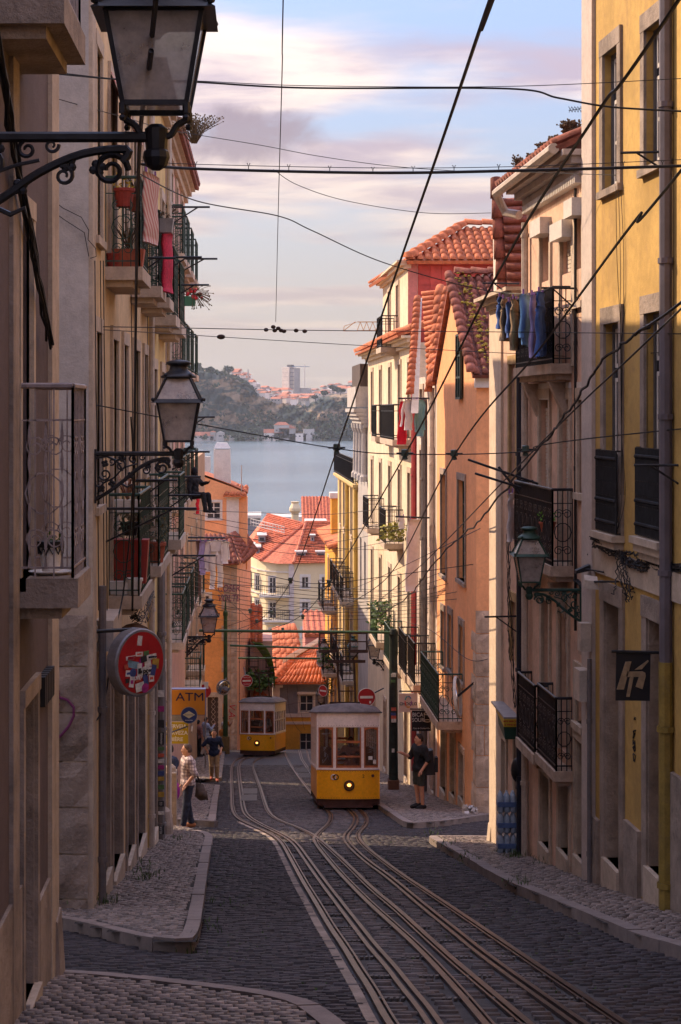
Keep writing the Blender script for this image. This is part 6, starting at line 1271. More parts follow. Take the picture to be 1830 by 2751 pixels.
bp_ = thing('backpack', (x+.26, d, gz(d)+1.0), 'black backpack worn by the young man in shorts', 'backpack'); MB().hexa([(x+.12, d-.2, gz(d)+.95), (x+.36, d-.14, gz(d)+.95), (x+.36, d+.2, gz(d)+.95), (x+.12, d+.2, gz(d)+.95), (x+.10, d-.18, gz(d)+1.5), (x+.30, d-.12, gz(d)+1.54), (x+.30, d+.18, gz(d)+1.54), (x+.10, d+.18, gz(d)+1.5)]).b(x+.36, x+.43, d-.08, d+.14, gz(d)+1.0, gz(d)+1.35).build('bag_body', M('black nylon', (.014, .015, .02), .5, .2, 14), bp_); MB().tube([(x+.12, d-.17, gz(d)+1.45), (x-.02, d-.19, gz(d)+1.50), (x-.06, d-.2, gz(d)+1.3), (x+.1, d-.18, gz(d)+1.05)], .022, 5).build('strap', blk, bp_)
person('dark skinned tram driver leaning at the open front window of the nearer tram', (2.28, 45.25, gz(45.25)+.20), 0, .92, sk=skind, top=M('driver shirt', (.36, .17, .11), .9, .1, 12), bottom=blk, shoes=blk, eL=(.32, -.15, 1.25), wL=(.2, -.40, 1.36), eR=(-.32, -.15, 1.25), wR=(-.22, -.40, 1.36))
person('tram driver in a white shirt at the side window of the farther tram', (.25, 86.4, gz(86.4)+.30), math.radians(-10), .98, top=whit, bottom=blk, shoes=blk, eL=(.26, -.1, 1.2), wL=(.2, -.3, 1.1))
person('dark seated figure dangling a leg from the far green balcony', ((521-VX)/F*43., 43., U(0, 1313, 43.).z-.92-.0), math.radians(60), .82, sk=blk, top=blk, bottom=blk, hr=blk, shoes=None, sleeve='long', eL=(.24, -.14, 1.26), wL=(.18, -.34, 1.3), kL=(.12, -.42, .94), aL=(.13, -.50, .50), kR=(-.12, -.40, .96), aR=(-.13, -.48, .52), bare=True)
# ---------------------------------------------------------------- signs, poles, mirrors
def oriented(mb, M_):
    mb.v = [tuple(M_ @ Vector(v)) for v in mb.v]; return mb
def basis(c, n):           # sign frame: x right, y up, z towards the viewer
    n = Vector(n).normalized(); x = Vector((0, 0, 1)).cross(n).normalized(); y = n.cross(x); R_ = Matrix((x, y, n)).transposed().to_4x4(); return Matrix.Translation(Vector(c)) @ R_
def stext(parent, Mx, body, u, v, size, mat, off=.006, **k):
    o = text(parent, body, (0, 0, 0), size, mat, (0, 0, 0), **k); sx = o.scale[0]; o.matrix_parent_inverse = Matrix.Translation(-Vector(parent.location)) if parent.type == 'EMPTY' else Matrix.Identity(4)
    L_, R_, _ = (Mx @ Matrix.Translation((u, v, off))).decompose(); o.location = L_; o.rotation_mode = 'QUATERNION'; o.rotation_quaternion = R_; return o
def disc(r, z0, z1, n=32, m=None): return (m or MB()).lathe((0, 0, 0), [(r, z0), (r, z1)], n)
stk = [M('sticker '+str(i), c, .6, .25, 18) for i, c in enumerate(((.62, .58, .54), (.05, .07, .20), (.35, .03, .18), (.08, .16, .06), (.45, .28, .05), (.03, .03, .035), (.18, .30, .38), (.50, .10, .06), (.60, .58, .52)))]
# big round lightbox with stickers
d = 20.15; s = F/d; c = Vector(U(377, 1780, d)); Mx = basis(c, (math.sin(math.radians(47)), -math.cos(math.radians(47)), 0))
T = thing('round_sign', c, 'round red lightbox sign plastered with stickers on an arm from the corner house', 'sign')
oriented(MB().lathe((0, 0, 0), [(.36, -.16), (.385, -.14), (.385, -.005), (.37, .012), (.345, .012)], 40), Mx).build('sign_case', mgrey, T, False); oriented(disc(.346, .0, .014, 40), Mx).build('sign_face', mred, T)
p0 = P2.P(20.0, U(250, 1697, 20.0).z, 0); m = MB(); m.tube([p0, (c.x-.1, 20.2, p0[2])], .022, 6); m.box(P2, 19.92, 20.08, p0[2]-.1, p0[2]+.1, 0, .03); m.build('arm', iron, T)
rs = random.Random(3); pos = [(-.02, .25, .07, .11), (-.16, .07, .14, .045), (-.03, .10, .11, .05), (.08, .09, .08, .07), (.16, .05, .15, .06), (-.12, -.01, .18, .08), (.0, .0, .07, .10), (.10, -.02, .10, .08), (.22, -.03, .10, .11), (-.20, -.10, .08, .07), (-.13, -.10, .10, .10), (-.03, -.09, .07, .17), (.05, -.11, .13, .13), (.14, -.10, .12, .08), (-.22, -.18, .05, .05), (-.15, -.20, .07, .12), (-.05, -.18, .08, .05), (.06, -.20, .07, .13), (.15, -.19, .08, .08), (-.03, -.27, .13, .10), (.05, -.29, .11, .06), (.18, -.10, .07, .12), (.03, .04, .09, .07), (-.24, -.02, .06, .05)]
for k, (u, v, w_, h_) in enumerate(pos):
    a = rs.uniform(-.3, .3); z = .015+.0007*k; mm = MB()
    if k in (10, 12, 20): mm.lathe((u, v, 0), [(w_*.5, z-.003), (w_*.5, z)], 14)
    else: mm.hexa([(u+x*math.cos(a)-y*math.sin(a), v+x*math.sin(a)+y*math.cos(a), zz_) for zz_ in (z-.003, z) for x, y in ((-w_/2, -h_/2), (w_/2, -h_/2), (w_/2, h_/2), (-w_/2, h_/2))])
    so_ = oriented(mm, Mx).build('sticker', stk[(0, 8, 0, 3, 0, 6, 2, 0, 4, 0, 1, 0, 8, 0, 5, 0, 7, 1, 0, 8, 2, 1, 5, 7)[k]], T)
    if k in (1, 2, 4, 9, 11, 13, 15, 18): oriented(MB().hexa([(u+x, v+y, zz_) for zz_ in (z, z+.002) for x, y in ((-w_*.3, -h_*.18), (w_*.3, -h_*.18), (w_*.3, h_*.18), (-w_*.3, h_*.18))]), Mx).build('print', stk[(5, 1, 7, 5, 1, 5, 6, 2)[k % 8]], so_)
for bd, u, v, sz, mt_ in (('LIVE', -.08, -.165, .055, mwhite), ('PS', .05, -.115, .085, mblack), ('MAKE RACISTS\nAFRAID AGAIN', -.16, .07, .018, mred), ('LKS', -.03, -.10, .035, mblack), ('for O Vilarejo', .16, .05, .022, mblack)): stext(T, Mx, bd, u, v, sz, mt_, .036, bold=.002)
# ATM lightbox
d = 35.2; k_ = d/F; Fs = Front(d); T = thing('bank_sign', U(505, 1890, d), 'orange lightbox reading ATM with a round blue bank badge', 'sign'); amb = M('atm orange', (.55, .21, .02), .45, .05, 3); blu = M('bank blue', (.02, .035, .13), .45, .1, 3)
q = lambda x, y: ((x-VX)*k_, (HY-y)*k_); (xa, za), (xb, zb) = q(462, 1920), q(551, 1853)
m = MB(); m.b(xa-.012, xb+.012, d+.002, d+.20, za-.012, zb+.012); m.build('sign_case', M('lightbox blue', (.08, .10, .22), .45), T); MB().b(xa, xb, d-.012, d+.002, za, zb).build('sign_face', amb, T)
Mx = basis(((xa+xb)/2, d-.012, (za+zb)/2), (0, -1, 0)); stext(T, Mx, 'ATM', .03, .10, .23, M('atm navy', (.02, .02, .06)), .004, sx=1.2)
bx, bz = q(508, 1921); Mb = basis((bx, d-.02, bz), (0, -1, 0)); oriented(disc(.155, -.03, .004), Mb).build('badge', blu, T); oriented(MB().lathe((0, 0, 0), [(.155, -.03), (.165, -.03), (.165, .008), (.155, .008)], 32, caps=False), Mb).build('badge_rim', mgrey, T)
oriented(MB().prism([(-.12, .01, .004), (0, -.06, .004), (.12, .01, .004), (0, .085, .004)], (0, 0, .006)), Mb).build('badge_lozenge', M('badge cream', (.55, .50, .32)), T); stext(T, Mb, 'Economia', 0, .012, .042, blu, .012); stext(T, Mb, 'FINANCEIRA', 0, -.10, .026, mwhite, .008)
T2 = MB().tube([P2b.P(34.9, za+.3, 0), (xa, d+.1, za+.3)], .02, 5).build('arm', iron, T)
# beer sign
d = 35.8; k_ = d/F; q = lambda x, y: ((x-VX)*k_, (HY-y)*k_); T = thing('beer_sign', U(480, 1968, d), 'mustard yellow sign listing beer in three languages, under a blank white plate', 'sign'); (xa, za), (xb, zb) = q(443, 1998), q(506, 1940); MB().b(xa, xb, d, d+.02, za, zb).build('sign_board', M('mustard board', (.42, .30, .012), .5, .06, 5), T); Mx = basis(((xa+xb)/2, d, (za+zb)/2), (0, -1, 0))
for bd, v in (('CERVEJA', .13), ('CERVEZA', .0), ('BIÈRE', -.13)): stext(T, Mx, bd, .0, v, .105, mwhite, .004, bold=.003)
(xa, za), (xb, zb) = q(458, 1938), q(505, 1917); MB().b(xa, xb, d, d+.02, za, zb).build('blank_plate', mgrey, T); MB().tube([P2b.P(34.9, za-.1, 0), (xb, d+.03, za-.1)], .015, 5).build('arm', iron, T)
# black hanging sign with a slanted letter
d = R1.d(1782); k_ = d/F; q = lambda x, y, o=0.: ((x-VX)*k_, d-o, (HY-y)*k_); T = thing('hanging_sign', U(1700, 1815, d), 'black square banner with a metallic slanted letter hanging before the yellow house', 'sign')
MB().hexa([q(1654, 1882), q(1746, 1883), q(1746, 1883, -.02), q(1654, 1882, -.02), q(1656, 1753), q(1748, 1755), q(1748, 1755, -.02), q(1656, 1753, -.02)]).build('sign_board', mblack, T); MB().tube([q(1643, 1750), q(1783, 1754)], .018, 6).tube([q(1780, 1740), q(1780, 1768)], .02, 6).build('rod', iron, T)
brs = M('brushed bronze', (.40, .30, .20), .35, .2, 10, metal=.5); cc = lambda x, y: q(1220+x*.38903, 1400+y*.38903, .004)
for poly in (((1183, 970), (1224, 968), (1205, 1040), (1172, 1162), (1122, 1162)), ((1196, 1038), (1300, 1036), (1320, 1048), (1322, 1070), (1300, 1160), (1252, 1142), (1276, 1075), (1186, 1075)), ((1212, 1078), (1240, 1070), (1212, 1212), (1188, 1212)), ((1246, 1026), (1338, 958), (1344, 966), (1296, 1022))): MB().prism([cc(*p) for p in poly][::-1], (0, -.008, 0)).build('letter_stroke', brs, T)
# bar signs
d = 49.2; k_ = d/F; q = lambda x, y: ((x-VX)*k_, (HY-y)*k_); T = thing('bar_sign', U(1096, 1888, d), 'white hanging sign with a rainbow ring and the word CHOCLO', 'sign'); (xa, za), (xb, zb) = q(1072, 1913), q(1122, 1863); MB().b(xa, xb, d, d+.04, za, zb).build('sign_board', M('sign pale', (.45, .42, .43), .5), T); MB().tube([(xa, d, zb+.06), (4.85, d, zb+.06)], .02, 5).build('rod', iron, T); Mx = basis(((xa+xb)/2, d, (za+zb)/2), (0, -1, 0)); stext(T, Mx, 'CHOCLO', 0, -.03, .115, M('sign teal grey', (.04, .07, .08)), .012, bold=.002)
for j, col_ in enumerate(((.05, .14, .35), (.05, .30, .35), (.45, .10, .08), (.45, .25, .05), (.20, .10, .30))): m = MB(); a0 = j*1.2+.6; m.tube([(.11*math.cos(a0+i*.2)*.8, .03+.15*math.sin(a0+i*.2), .008) for i in range(6)], .02, 4); oriented(m, Mx).build('ring_segment', M('ring '+str(j), col_), T)
d = 47.6; k_ = d/F; T = thing('bar_sign', U(1132, 1936, d), 'black hanging sign reading BICA SOUR with a drawn coffee cup', 'sign'); (xa, za), (xb, zb) = q(1107, 1964), q(1158, 1909); MB().b(xa, xb, d, d+.03, za, zb).build('sign_board', mblack, T); MB().tube([(xa-.05, d, zb+.04), (4.85, d, zb+.04)], .02, 5).build('rod', iron, T); Mx = basis(((xa+xb)/2, d, (za+zb)/2), (0, -1, 0))
stext(T, Mx, 'BICA', -.10, .16, .15, mwhite, .005, sx=.9); stext(T, Mx, 'SOUR', -.09, .02, .15, mwhite, .005, sx=.85); stext(T, Mx, 'Pisco & Cocktail Bar', 0, -.20, .055, mwhite, .005, shear=.25)
m = MB()
for v, ru in ((.19, .085), (.0, .085)): m.tube([(.155+ru*math.cos(i*.3142), v+.03*math.sin(i*.3142), .005) for i in range(21)], .01, 4)
m.tube([(.07, .19, .005), (.08, .0, .005)], .008, 4).tube([(.24, .19, .005), (.23, .0, .005)], .008, 4); oriented(m, Mx).build('cup_drawing', mwhite, T)
# mini market lightbox
d = 28.6; T = thing('shop_sign', U(1365, 1950, d), 'projecting yellow shop lightbox with red lettering above the water bottles', 'sign'); q = lambda x, y, o=0.: ((x-VX)/F*d, d-o, (HY-y)/F*d)
a, b_ = q(1354, 1953), q(1397, 1932); MB().hexa([(a[0], d, a[2]), (b_[0]+.15, d, a[2]), (b_[0]+.15, d+1.6, a[2]), (a[0]+.08, d+1.6, a[2]), (a[0], d, b_[2]), (b_[0]+.15, d, b_[2]), (b_[0]+.15, d+1.6, b_[2]), (a[0]+.08, d+1.6, b_[2])]).build('sign_case', M('lightbox yellow', (.55, .38, .03), .5, .06, 4), T)
MB().b(a[0]+.0, b_[0]+.2, d+.01, d+1.6, b_[2]+.002, b_[2]+.03).build('sign_top', mgrey, T); MB().hexa([(a[0]+.02, d+.02, a[2]-.2), (b_[0]+.1, d+.02, a[2]-.2), (b_[0]+.1, d+1.4, a[2]-.2), (a[0]+.1, d+1.4, a[2]-.2), (a[0], d+.02, a[2]), (b_[0]+.1, d+.02, a[2]), (b_[0]+.1, d+1.4, a[2]), (a[0]+.08, d+1.4, a[2])]).build('canopy', M('canopy green', (.02, .06, .035), .5), T)
Mx = basis(((a[0]+b_[0])/2+.0, d, (a[2]+b_[2])/2), (0, -1, 0)); stext(T, Mx, 'MINI MERCADO', 0, .028, .038, mred, .004, bold=.001); stext(T, Mx, '& WINE SHOP', 0, -.028, .038, mred, .004, bold=.001)
# no-entry discs
def noentry(px, py, r, d, nx, label, arm=None):
    c = U(px, py, d); Mx = basis(c, (nx, -1, 0)); T = thing('no_entry_sign', c, label, 'road sign', 'no-entry signs'); oriented(disc(r, -.02, 0), Mx).build('sign_disc', mred, T); oriented(MB().lathe((0, 0, 0), [(r*.96, -.015), (r*1.02, -.015), (r*1.02, .004), (r*.96, .004)], 32, caps=False), Mx).build('rim', mwhite, T); oriented(MB().b(-r*.72, r*.72, -r*.14, r*.14, 0, .005), Mx).build('bar', mwhite, T)
    if arm: MB().tube([c+Vector((0, .05, 0)), arm], .025, 5).build('arm', iron, T)
    return T, Mx
T, Mx = noentry(985, 1873, .33, 66, .05, 'no-entry disc with a small white sticker, behind the nearer tram roof', Vector((4.56, 66.1, U(985, 1850, 66).z))); oriented(MB().b(.10, .17, -.23, -.14, 0, .007), Mx).build('sticker', mwhite, T)
T, Mx = noentry(663, 1829, .30, 93, .1, 'no-entry disc scrawled over in white above the farther tram', Vector((-.9, 96, U(663, 1815, 93).z)))
m = MB()
for v in (.17, -.17): m.tube([(-.18+.36*i/14, v+.04*math.sin(i*2.3), .004) for i in range(15)], .010, 4)
oriented(m, Mx).build('scrawl', mwhite, T)
noentry(868, 1856, .30, 96, -.9, 'small no-entry disc turned sideways on a dark pole', Vector((U(868, 1856, 96).x+.1, 96.1, U(868, 1900, 96).z)))
T = thing('road_sign', U(548, 1850, 70), 'plain red disc on a post half hidden behind the orange bank lightbox', 'road sign'); Mx = basis(U(549, 1857, 70), (.2, -1, 0)); oriented(disc(.27, -.02, 0), Mx).build('sign_disc', mred, T); MB().tube([U(552, 1860, 70.1), (U(552, 0, 70.1).x, 70.1, gz(70))], .03, 6).build('post', mgrey, T); MB().b(*sorted((U(537, 0, 70).x, U(560, 0, 70).x)), 70, 70.03, U(0, 1850, 70).z, U(0, 1832, 70).z).build('side_plate', mwhite, T)
# traffic mirrors
for px, py, d, n_, r, lab, arm in ((601, 1847, 86.5, (.55, -1, -.1), .36, 'oval looking traffic mirror on the green pole', (-1.70, 88., U(0, 1830, 87).z)), (1228, 1872, 41.6, (-1, .25, -.1), .45, 'traffic mirror seen almost edge-on on an arm from the orange house corner', (4.94, 41.3, U(0, 1828, 41.6).z))):
    c = U(px, py, d); Mx = basis(c, n_); T = thing('traffic_mirror', c, lab, 'traffic mirror'); oriented(MB().lathe((0, 0, 0), [(r, -.03), (r*.8, .03), (r*.4, .06), (.01, .07)], 24), Mx).build('glass', mir, T, True); oriented(MB().lathe((0, 0, 0), [(r*.98, -.05), (r*1.07, -.05), (r*1.07, .015), (r*.98, .015)], 24, caps=False), Mx).build('rim', pipel, T); MB().tube([c, Vector(arm)], .03, 5).build('arm', iron, T)
# green catenary poles and cross beams
gpm = M('pole green paint', (.045, .10, .03), .5, .2, 4, dirt=.4)
d = 88.5; T = thing('green_pole', (U(606, 0, d).x, d, gz(d)), 'tall green iron pole with a spiked finial beside the woman taking a photo', 'pole'); x = U(606, 0, d).x; MB().lathe((x, d, gz(d)), [(.13, 0), (.12, 1.2), (.10, 3), (.095, 6.8), (.12, 6.85), (.12, 7.0), (.06, 7.1), (.04, 7.4), (.01, 7.8)], 10).build('shaft', gpm, T); MB().b(x-.2, x+.2, d-.2, d+.2, gz(d)-.2, gz(d)+.85).build('base_box', M('ochre base', (.28, .17, .05), .8, .2, 6), T)
d = 53.2; x = U(1057, 0, d).x; T = thing('green_pole', (x, d, gz(d)), 'thick dark green stickered pole on a brown box base behind the nearer tram', 'pole'); MB().lathe((x, d, gz(d)), [(.14, 0), (.13, 2.5), (.12, 4.7), (.14, 4.75), (.1, 4.9)], 12).build('shaft', M('sooty green paint', (.018, .028, .022), .6, .4, 5, dirt=.4), T); MB().b(x-.16, x+.16, d-.18, d+.18, gz(d)+.1, gz(d)+.42).build('base_box', M('brown base', (.16, .07, .035), .8, .2, 6), T)
for k in range(9): z = gz(d)+random.uniform(1.0, 3.9); MB().b(x-.09+random.uniform(0, .08), x+random.uniform(0, .08), d-.163-.001*k, d-.150, z, z+random.uniform(.05, .14)).build('sticker', random.choice(stk), T)
for (x0, y0), (x1, y1), d, lab in (((535, 1694), (1050, 1699), 53.2, 'thick green beam spanning the street above both trams'), ((618, 1734), (872, 1742), 88.5, 'green beam reaching out from the tall spiked pole'), ((640, 1768), (860, 1769), 92, 'lower dark beam before the ribbed red roof')):
    T = tag(MB().tube([U(x0, y0, d), U(x1, y1, d)], .042*d/53 if d < 60 else .05, 6).build('cross_beam', gpm), lab, 'beam')

# stickers on the big drain pipe
for k, (y, h_, c_, tx) in enumerate(((1864, .12, 0, ''), (1905, .10, 2, ''), (1945, .14, 5, ''), (1985, .22, 5, 'okmocozy'), (2012, .06, 3, ''), (2030, .06, 7, ''), (2045, .07, 0, ''), (2062, .07, 2, ''), (2078, .08, 1, ''), (2093, .07, 4, ''), (2115, .08, 3, ''), (2135, .09, 4, ''), (2160, .10, 5, 'CS'), (2185, .06, 0, ''), (2230, .16, 5, 'FELON'), (2272, .07, 5, ''))):
    d = 31.80; z = (HY-y)/F*d; xw = -1.85+.08; o = MB().b(xw-.055, xw+.055, d+.018-.0*k, d+.03, z-h_/2, z+h_/2).build('sticker', stk[c_], bpy.data.objects['narrow_house'])
    if tx: t_ = text(o, tx, (xw, d+.016, z), .06, mwhite, (math.pi/2, -math.pi/2, 0), sx=.8)

# ---------------------------------------------------------------- washing
def loft(mb, secs, n=12):
    i0 = len(mb.v)
    for k, (c, ux, rx, ry) in enumerate(secs):
        c = Vector(c); ux = Vector(ux).normalized(); uy = ux.cross(Vector((0, 0, 1))).normalized()
        for j in range(n):
            a = 2*math.pi*j/n; w_ = 1+.22*math.sin(j*2.1+k*.5)+.12*math.sin(j*4.3-k*.9); p = c+ux*rx*math.cos(a)+uy*ry*math.sin(a)*w_; mb.v.append(tuple(p))
    m = len(secs)
    for k in range(m-1):
        for j in range(n): a = i0+k*n+j; b = i0+k*n+(j+1) % n; mb.f.append((a, b, b+n, a+n))
    mb.f.append(tuple(i0+j for j in range(n))); mb.f.append(tuple(i0+(m-1)*n+j for j in reversed(range(n)))); return mb
def washing(kind, name, label, c, ux, w, h, mat, group='washing hung out over the street', fold=.04, sway=0.):
    c = Vector(c); ux = Vector(ux).normalized(); mb = MB(); dn = Vector((0, 0, -1)); ph = random.random()*6
    def line(off0, off1, w0, w1, z0, z1, n=8, ry=fold):
        loft(mb, [(c+ux*(off0+(off1-off0)*k/n+.012*math.sin(k*1.3+ph))+dn*(z0+(z1-z0)*k/n)+Vector((.010*math.sin(k+ph), .010*math.cos(k*.8+ph), 0))*1., ux, w0+(w1-w0)*k/n+.008*math.sin(k*2.2+ph), ry*(.75+.1*math.sin(k*1.7+ph))) for k in range(n+1)])
    if kind == 'trousers':
        line(0, 0, w*.42, w*.45, 0, h*.3); line(-w*.22, -w*.30+sway, w*.23, w*.17, h*.22, h); line(w*.22, w*.27+sway, w*.23, w*.18, h*.22, h*.97)
    elif kind == 'shirt':
        line(0, 0, w*.36, w*.40, 0, h*.85); line(-w*.40, -w*.46+sway, w*.13, w*.09, h*.04, h*.75, 6, fold*.7); line(w*.40, w*.47+sway, w*.13, w*.09, h*.04, h*.7, 6, fold*.7)
    else: line(0, sway, w*.5, w*.47, 0, h, 10)
    m2 = MB()
    for s in (-.3, .3): p = c+ux*w*s; m2.b(p.x-.012, p.x+.012, p.y-.012, p.y+.012, p.z-.04, p.z+.07)
    o = thing(name, c, label, 'washing', group); mb.build('cloth', mat, o, True); m2.build('clothes_peg', M('peg', (.25, .12, .30)), o); return o
lb = M('sky blue cotton', (.25, .50, .74), .9, .12, 10); db = M('dark blue denim', (.035, .085, .27), .9, .2, 10); kh = M('khaki wash', (.22, .15, .09), .9, .15, 10); lv = M('lavender cotton', (.38, .32, .55), .9, .1, 10); wh2 = M('white wash', (.70, .64, .62), .9, .06, 10); mv = M('mauve wash', (.30, .24, .34), .9, .12, 10); brn = M('brown wash', (.12, .07, .06), .9, .15, 10); tealm = M('teal wash', (.22, .40, .42), .9, .12, 10); redm = M('red wash', (.55, .01, .03), .9, .12, 10)
XW = 3.86
for kind, nm, lab, x0, x1, y0, y1, mt_ in (('trousers', 'trousers', 'short blue jeans farthest along the line over the upper balcony', 1338, 1354, 800, 885, db), ('trousers', 'trousers', 'khaki trousers between two pairs of jeans on the upper balcony line', 1346, 1370, 806, 918, kh), ('shirt', 'shirt', 'dark blue shirt squeezed between the khaki trousers', 1363, 1378, 812, 925, db), ('trousers', 'trousers', 'longest khaki trousers beside the sky blue shirt', 1373, 1394, 806, 943, kh), ('shirt', 'shirt', 'sky blue shirt on the line over the upper balcony', 1394, 1436, 795, 952, lb), ('towel', 'towel', 'lavender cloth behind the sky blue shirt', 1424, 1441, 795, 962, lv), ('trousers', 'trousers', 'dark blue jeans nearest the balcony rail', 1438, 1468, 788, 960, db)):
    da, dc = XW*F/(x1-VX), XW*F/(x0-VX); dm = (da+dc)/2; washing(kind, nm, lab, (XW, dm, (HY-y0)/F*dm), (.25, 1, 0), max(.3, (dc-da)*.98), (y1-y0)/F*dm, mt_, fold=.06)
MB().tube([(XW, 23.9, (HY-778)/F*24.1), (XW, 29.2, (HY-806)/F*29.1)], .006, 4).build('drying_line', rub, bpy.data.objects['peach_house'])
for kind, nm, lab, x0, x1, y0, y1, mt_ in (('towel', 'towel', 'long brown cloth at the house end of the far washing rack', 527, 541, 1452, 1600, brn), ('shirt', 'shirt', 'pale mauve shirt second from the house on the far rack', 535, 555, 1454, 1560, lv), ('shirt', 'shirt', 'white shirt in the middle of the far rack', 550, 570, 1454, 1550, wh2), ('shirt', 'shirt', 'patterned mauve shirt on the far rack', 566, 582, 1454, 1530, mv), ('trousers', 'trousers', 'long white trousers hanging lowest from the far rack', 562, 602, 1452, 1582, wh2), ('shirt', 'shirt', 'white shirt at the outer end of the far rack', 594, 616, 1454, 1525, wh2)):
    d = 62.; washing(kind, nm, lab, U((x0+x1)/2, y0, d), (1, .3, 0), (x1-x0)/F*d, (y1-y0)/F*d, mt_, 'washing on the far rack')
rk = thing('washing_rack', U(560, 1450, 62), 'pair of dark bars holding washing out from the shadowed terrace', 'rack'); MB().tube([U(505, 1444, 62), U(606, 1445, 62)], .035, 5).build('bar', iron, rk); MB().tube([U(505, 1453, 62.5), U(607, 1453, 62.5)], .035, 5).build('bar', iron, rk)
for kind, nm, lab, x0, x1, y0, y1, mt_, sw in (('shirt', 'shirt', 'white hooded top hung out above the no-entry signs on the pink-white house', 1083, 1112, 1074, 1170, wh2, -.1), ('towel', 'towel', 'bright red cloth showing under the white top', 1074, 1104, 1078, 1194, redm, -.12), ('shirt', 'shirt', 'teal and grey shirt beside the white top', 1114, 1142, 1074, 1190, tealm, 0), ('towel', 'sheet', 'very long white bed sheet hanging over the bar signs', 1094, 1134, 1395, 1588, wh2, -.1), ('towel', 'towel', 'bunched white cloth beside the long bed sheet', 1070, 1088, 1388, 1420, wh2, 0)):
    d = 50.5 if nm != 'sheet' else 49.6; d += .15*(mt_ is redm); washing(kind, nm, lab, U((x0+x1)/2, y0, d), (1, .35, 0), (x1-x0)/F*d, (y1-y0)/F*d, mt_, 'washing on the pink-white house', fold=.06, sway=sw)
for a, b_, d in (((1070, 1070), (1178, 1070), 50.5), ((1062, 1388), (1180, 1392), 49.6)): MB().tube([U(*a, d), U(*b_, d)], .025, 5).build('drying_arm', iron, bpy.data.objects['pink_white_house'])
sm = bpy.data.materials.new('striped cloth'); sm.use_nodes = True; t = sm.node_tree; b = t.nodes['Principled BSDF']; b.inputs['Roughness'].default_value = .9; tcn = t.nodes.new('ShaderNodeTexCoord'); w_ = t.nodes.new('ShaderNodeTexWave'); w_.bands_direction = 'DIAGONAL'; w_.inputs['Scale'].default_value = 4.5; w_.inputs['Distortion'].default_value = .6; t.links.new(tcn.outputs['Object'], w_.inputs['Vector']); mx = t.nodes.new('ShaderNodeMix'); mx.data_type = 'RGBA'; t.links.new(w_.outputs['Fac'], mx.inputs[0]); mx.inputs[6].default_value = (.60, .46, .38, 1); mx.inputs[7].default_value = (.45, .14, .12, 1); t.links.new(mx.outputs[2], b.inputs['Base Color'])
aw = thing('awning', U(320, 270, 21.5), 'pink striped cloth awning sloping out behind the largest lantern', 'awning'); m = MB(); a, b_, c_, e_ = P2.P(21.9, U(0, 175, 21.5).z, .03), P2.P(23.2, U(0, 190, 21.5).z, .03), P2.P(22.9, U(0, 362, 22).z, .34), P2.P(21.6, U(0, 362, 22).z, .34)
for k in range(10): f_ = lambda p, q_, t: Vector(p).lerp(Vector(q_), t)+Vector((.02*math.sin(t*14), 0, 0)); t0, t1_ = k/10, (k+1)/10; m.prism([f_(a, b_, t0), f_(a, b_, t1_), f_(e_, c_, t1_), f_(e_, c_, t0)], (.012, 0, 0))
m.build('cloth', sm, aw)
tag(washing('towel', 'sheet', 'long peach striped cloth thrown over the upper balcony rail', P2.P(22.3, U(0, 455, 21.8).z, .50), (.2, 1, 0), .75, .86, sm, fold=.05))
washing('towel', 'blanket', 'red blanket with a pale middle hanging from the second upper balcony', P2.P(26.3, U(0, 620, 26).z, .50), (.15, 1, 0), .7, .88, M('red wool', (.45, .02, .05), .95, .3, 25), fold=.06)
washing('towel', 'flag', 'small red and white cloth near the six-paned window', U(531, 1336, 70), (1, .3, 0), .14, .65, redm)
washing('shirt', 'shirt', 'small white shirt before the ribbed red roof', U(862, 1745, 97), (1, .4, 0), .45, 1.05, wh2)
washing('trousers', 'trousers', 'white leggings at the end of the lower balcony line', (XW+.05, 27.9, (HY-1325)/F*27.9), (.4, 1, 0), .35, .75, wh2)

# ---------------------------------------------------------------- pots and plants
def plant(mb, c, r, h, n, kind='leaf'):
    c = Vector(c)
    for i in range(n):
        a = random.random()*6.28; q_ = random.random()**.5*r; p = c+Vector((q_*math.cos(a), q_*math.sin(a), random.random()*h)); t = Vector((random.gauss(0, 1), random.gauss(0, 1), random.gauss(.3, .6))).normalized(); u = t.orthogonal().normalized(); L_ = r*random.uniform(.25, .5); mb.face([p, p+t*L_*.5+u*L_*.28, p+t*L_, p+t*L_*.5-u*L_*.28])
    return mb
def blades(mb, c, n, h, sp, w=.02):
    c = Vector(c)
    for i in range(n):
        a = random.random()*6.28; l = h*random.uniform(.6, 1.1); o = Vector((math.cos(a), math.sin(a), 0)); s_ = o.cross(Vector((0, 0, 1)))*w; p0, p1, p2 = c, c+o*sp*.5+Vector((0, 0, l*.65)), c+o*sp*random.uniform(.7, 1.3)+Vector((0, 0, l)); i0 = len(mb.v); mb.v += [tuple(p0-s_), tuple(p0+s_), tuple(p1+s_*.8), tuple(p1-s_*.8), tuple(p2)]; mb.f += [(i0, i0+1, i0+2, i0+3), (i0+3, i0+2, i0+4)]
    return mb
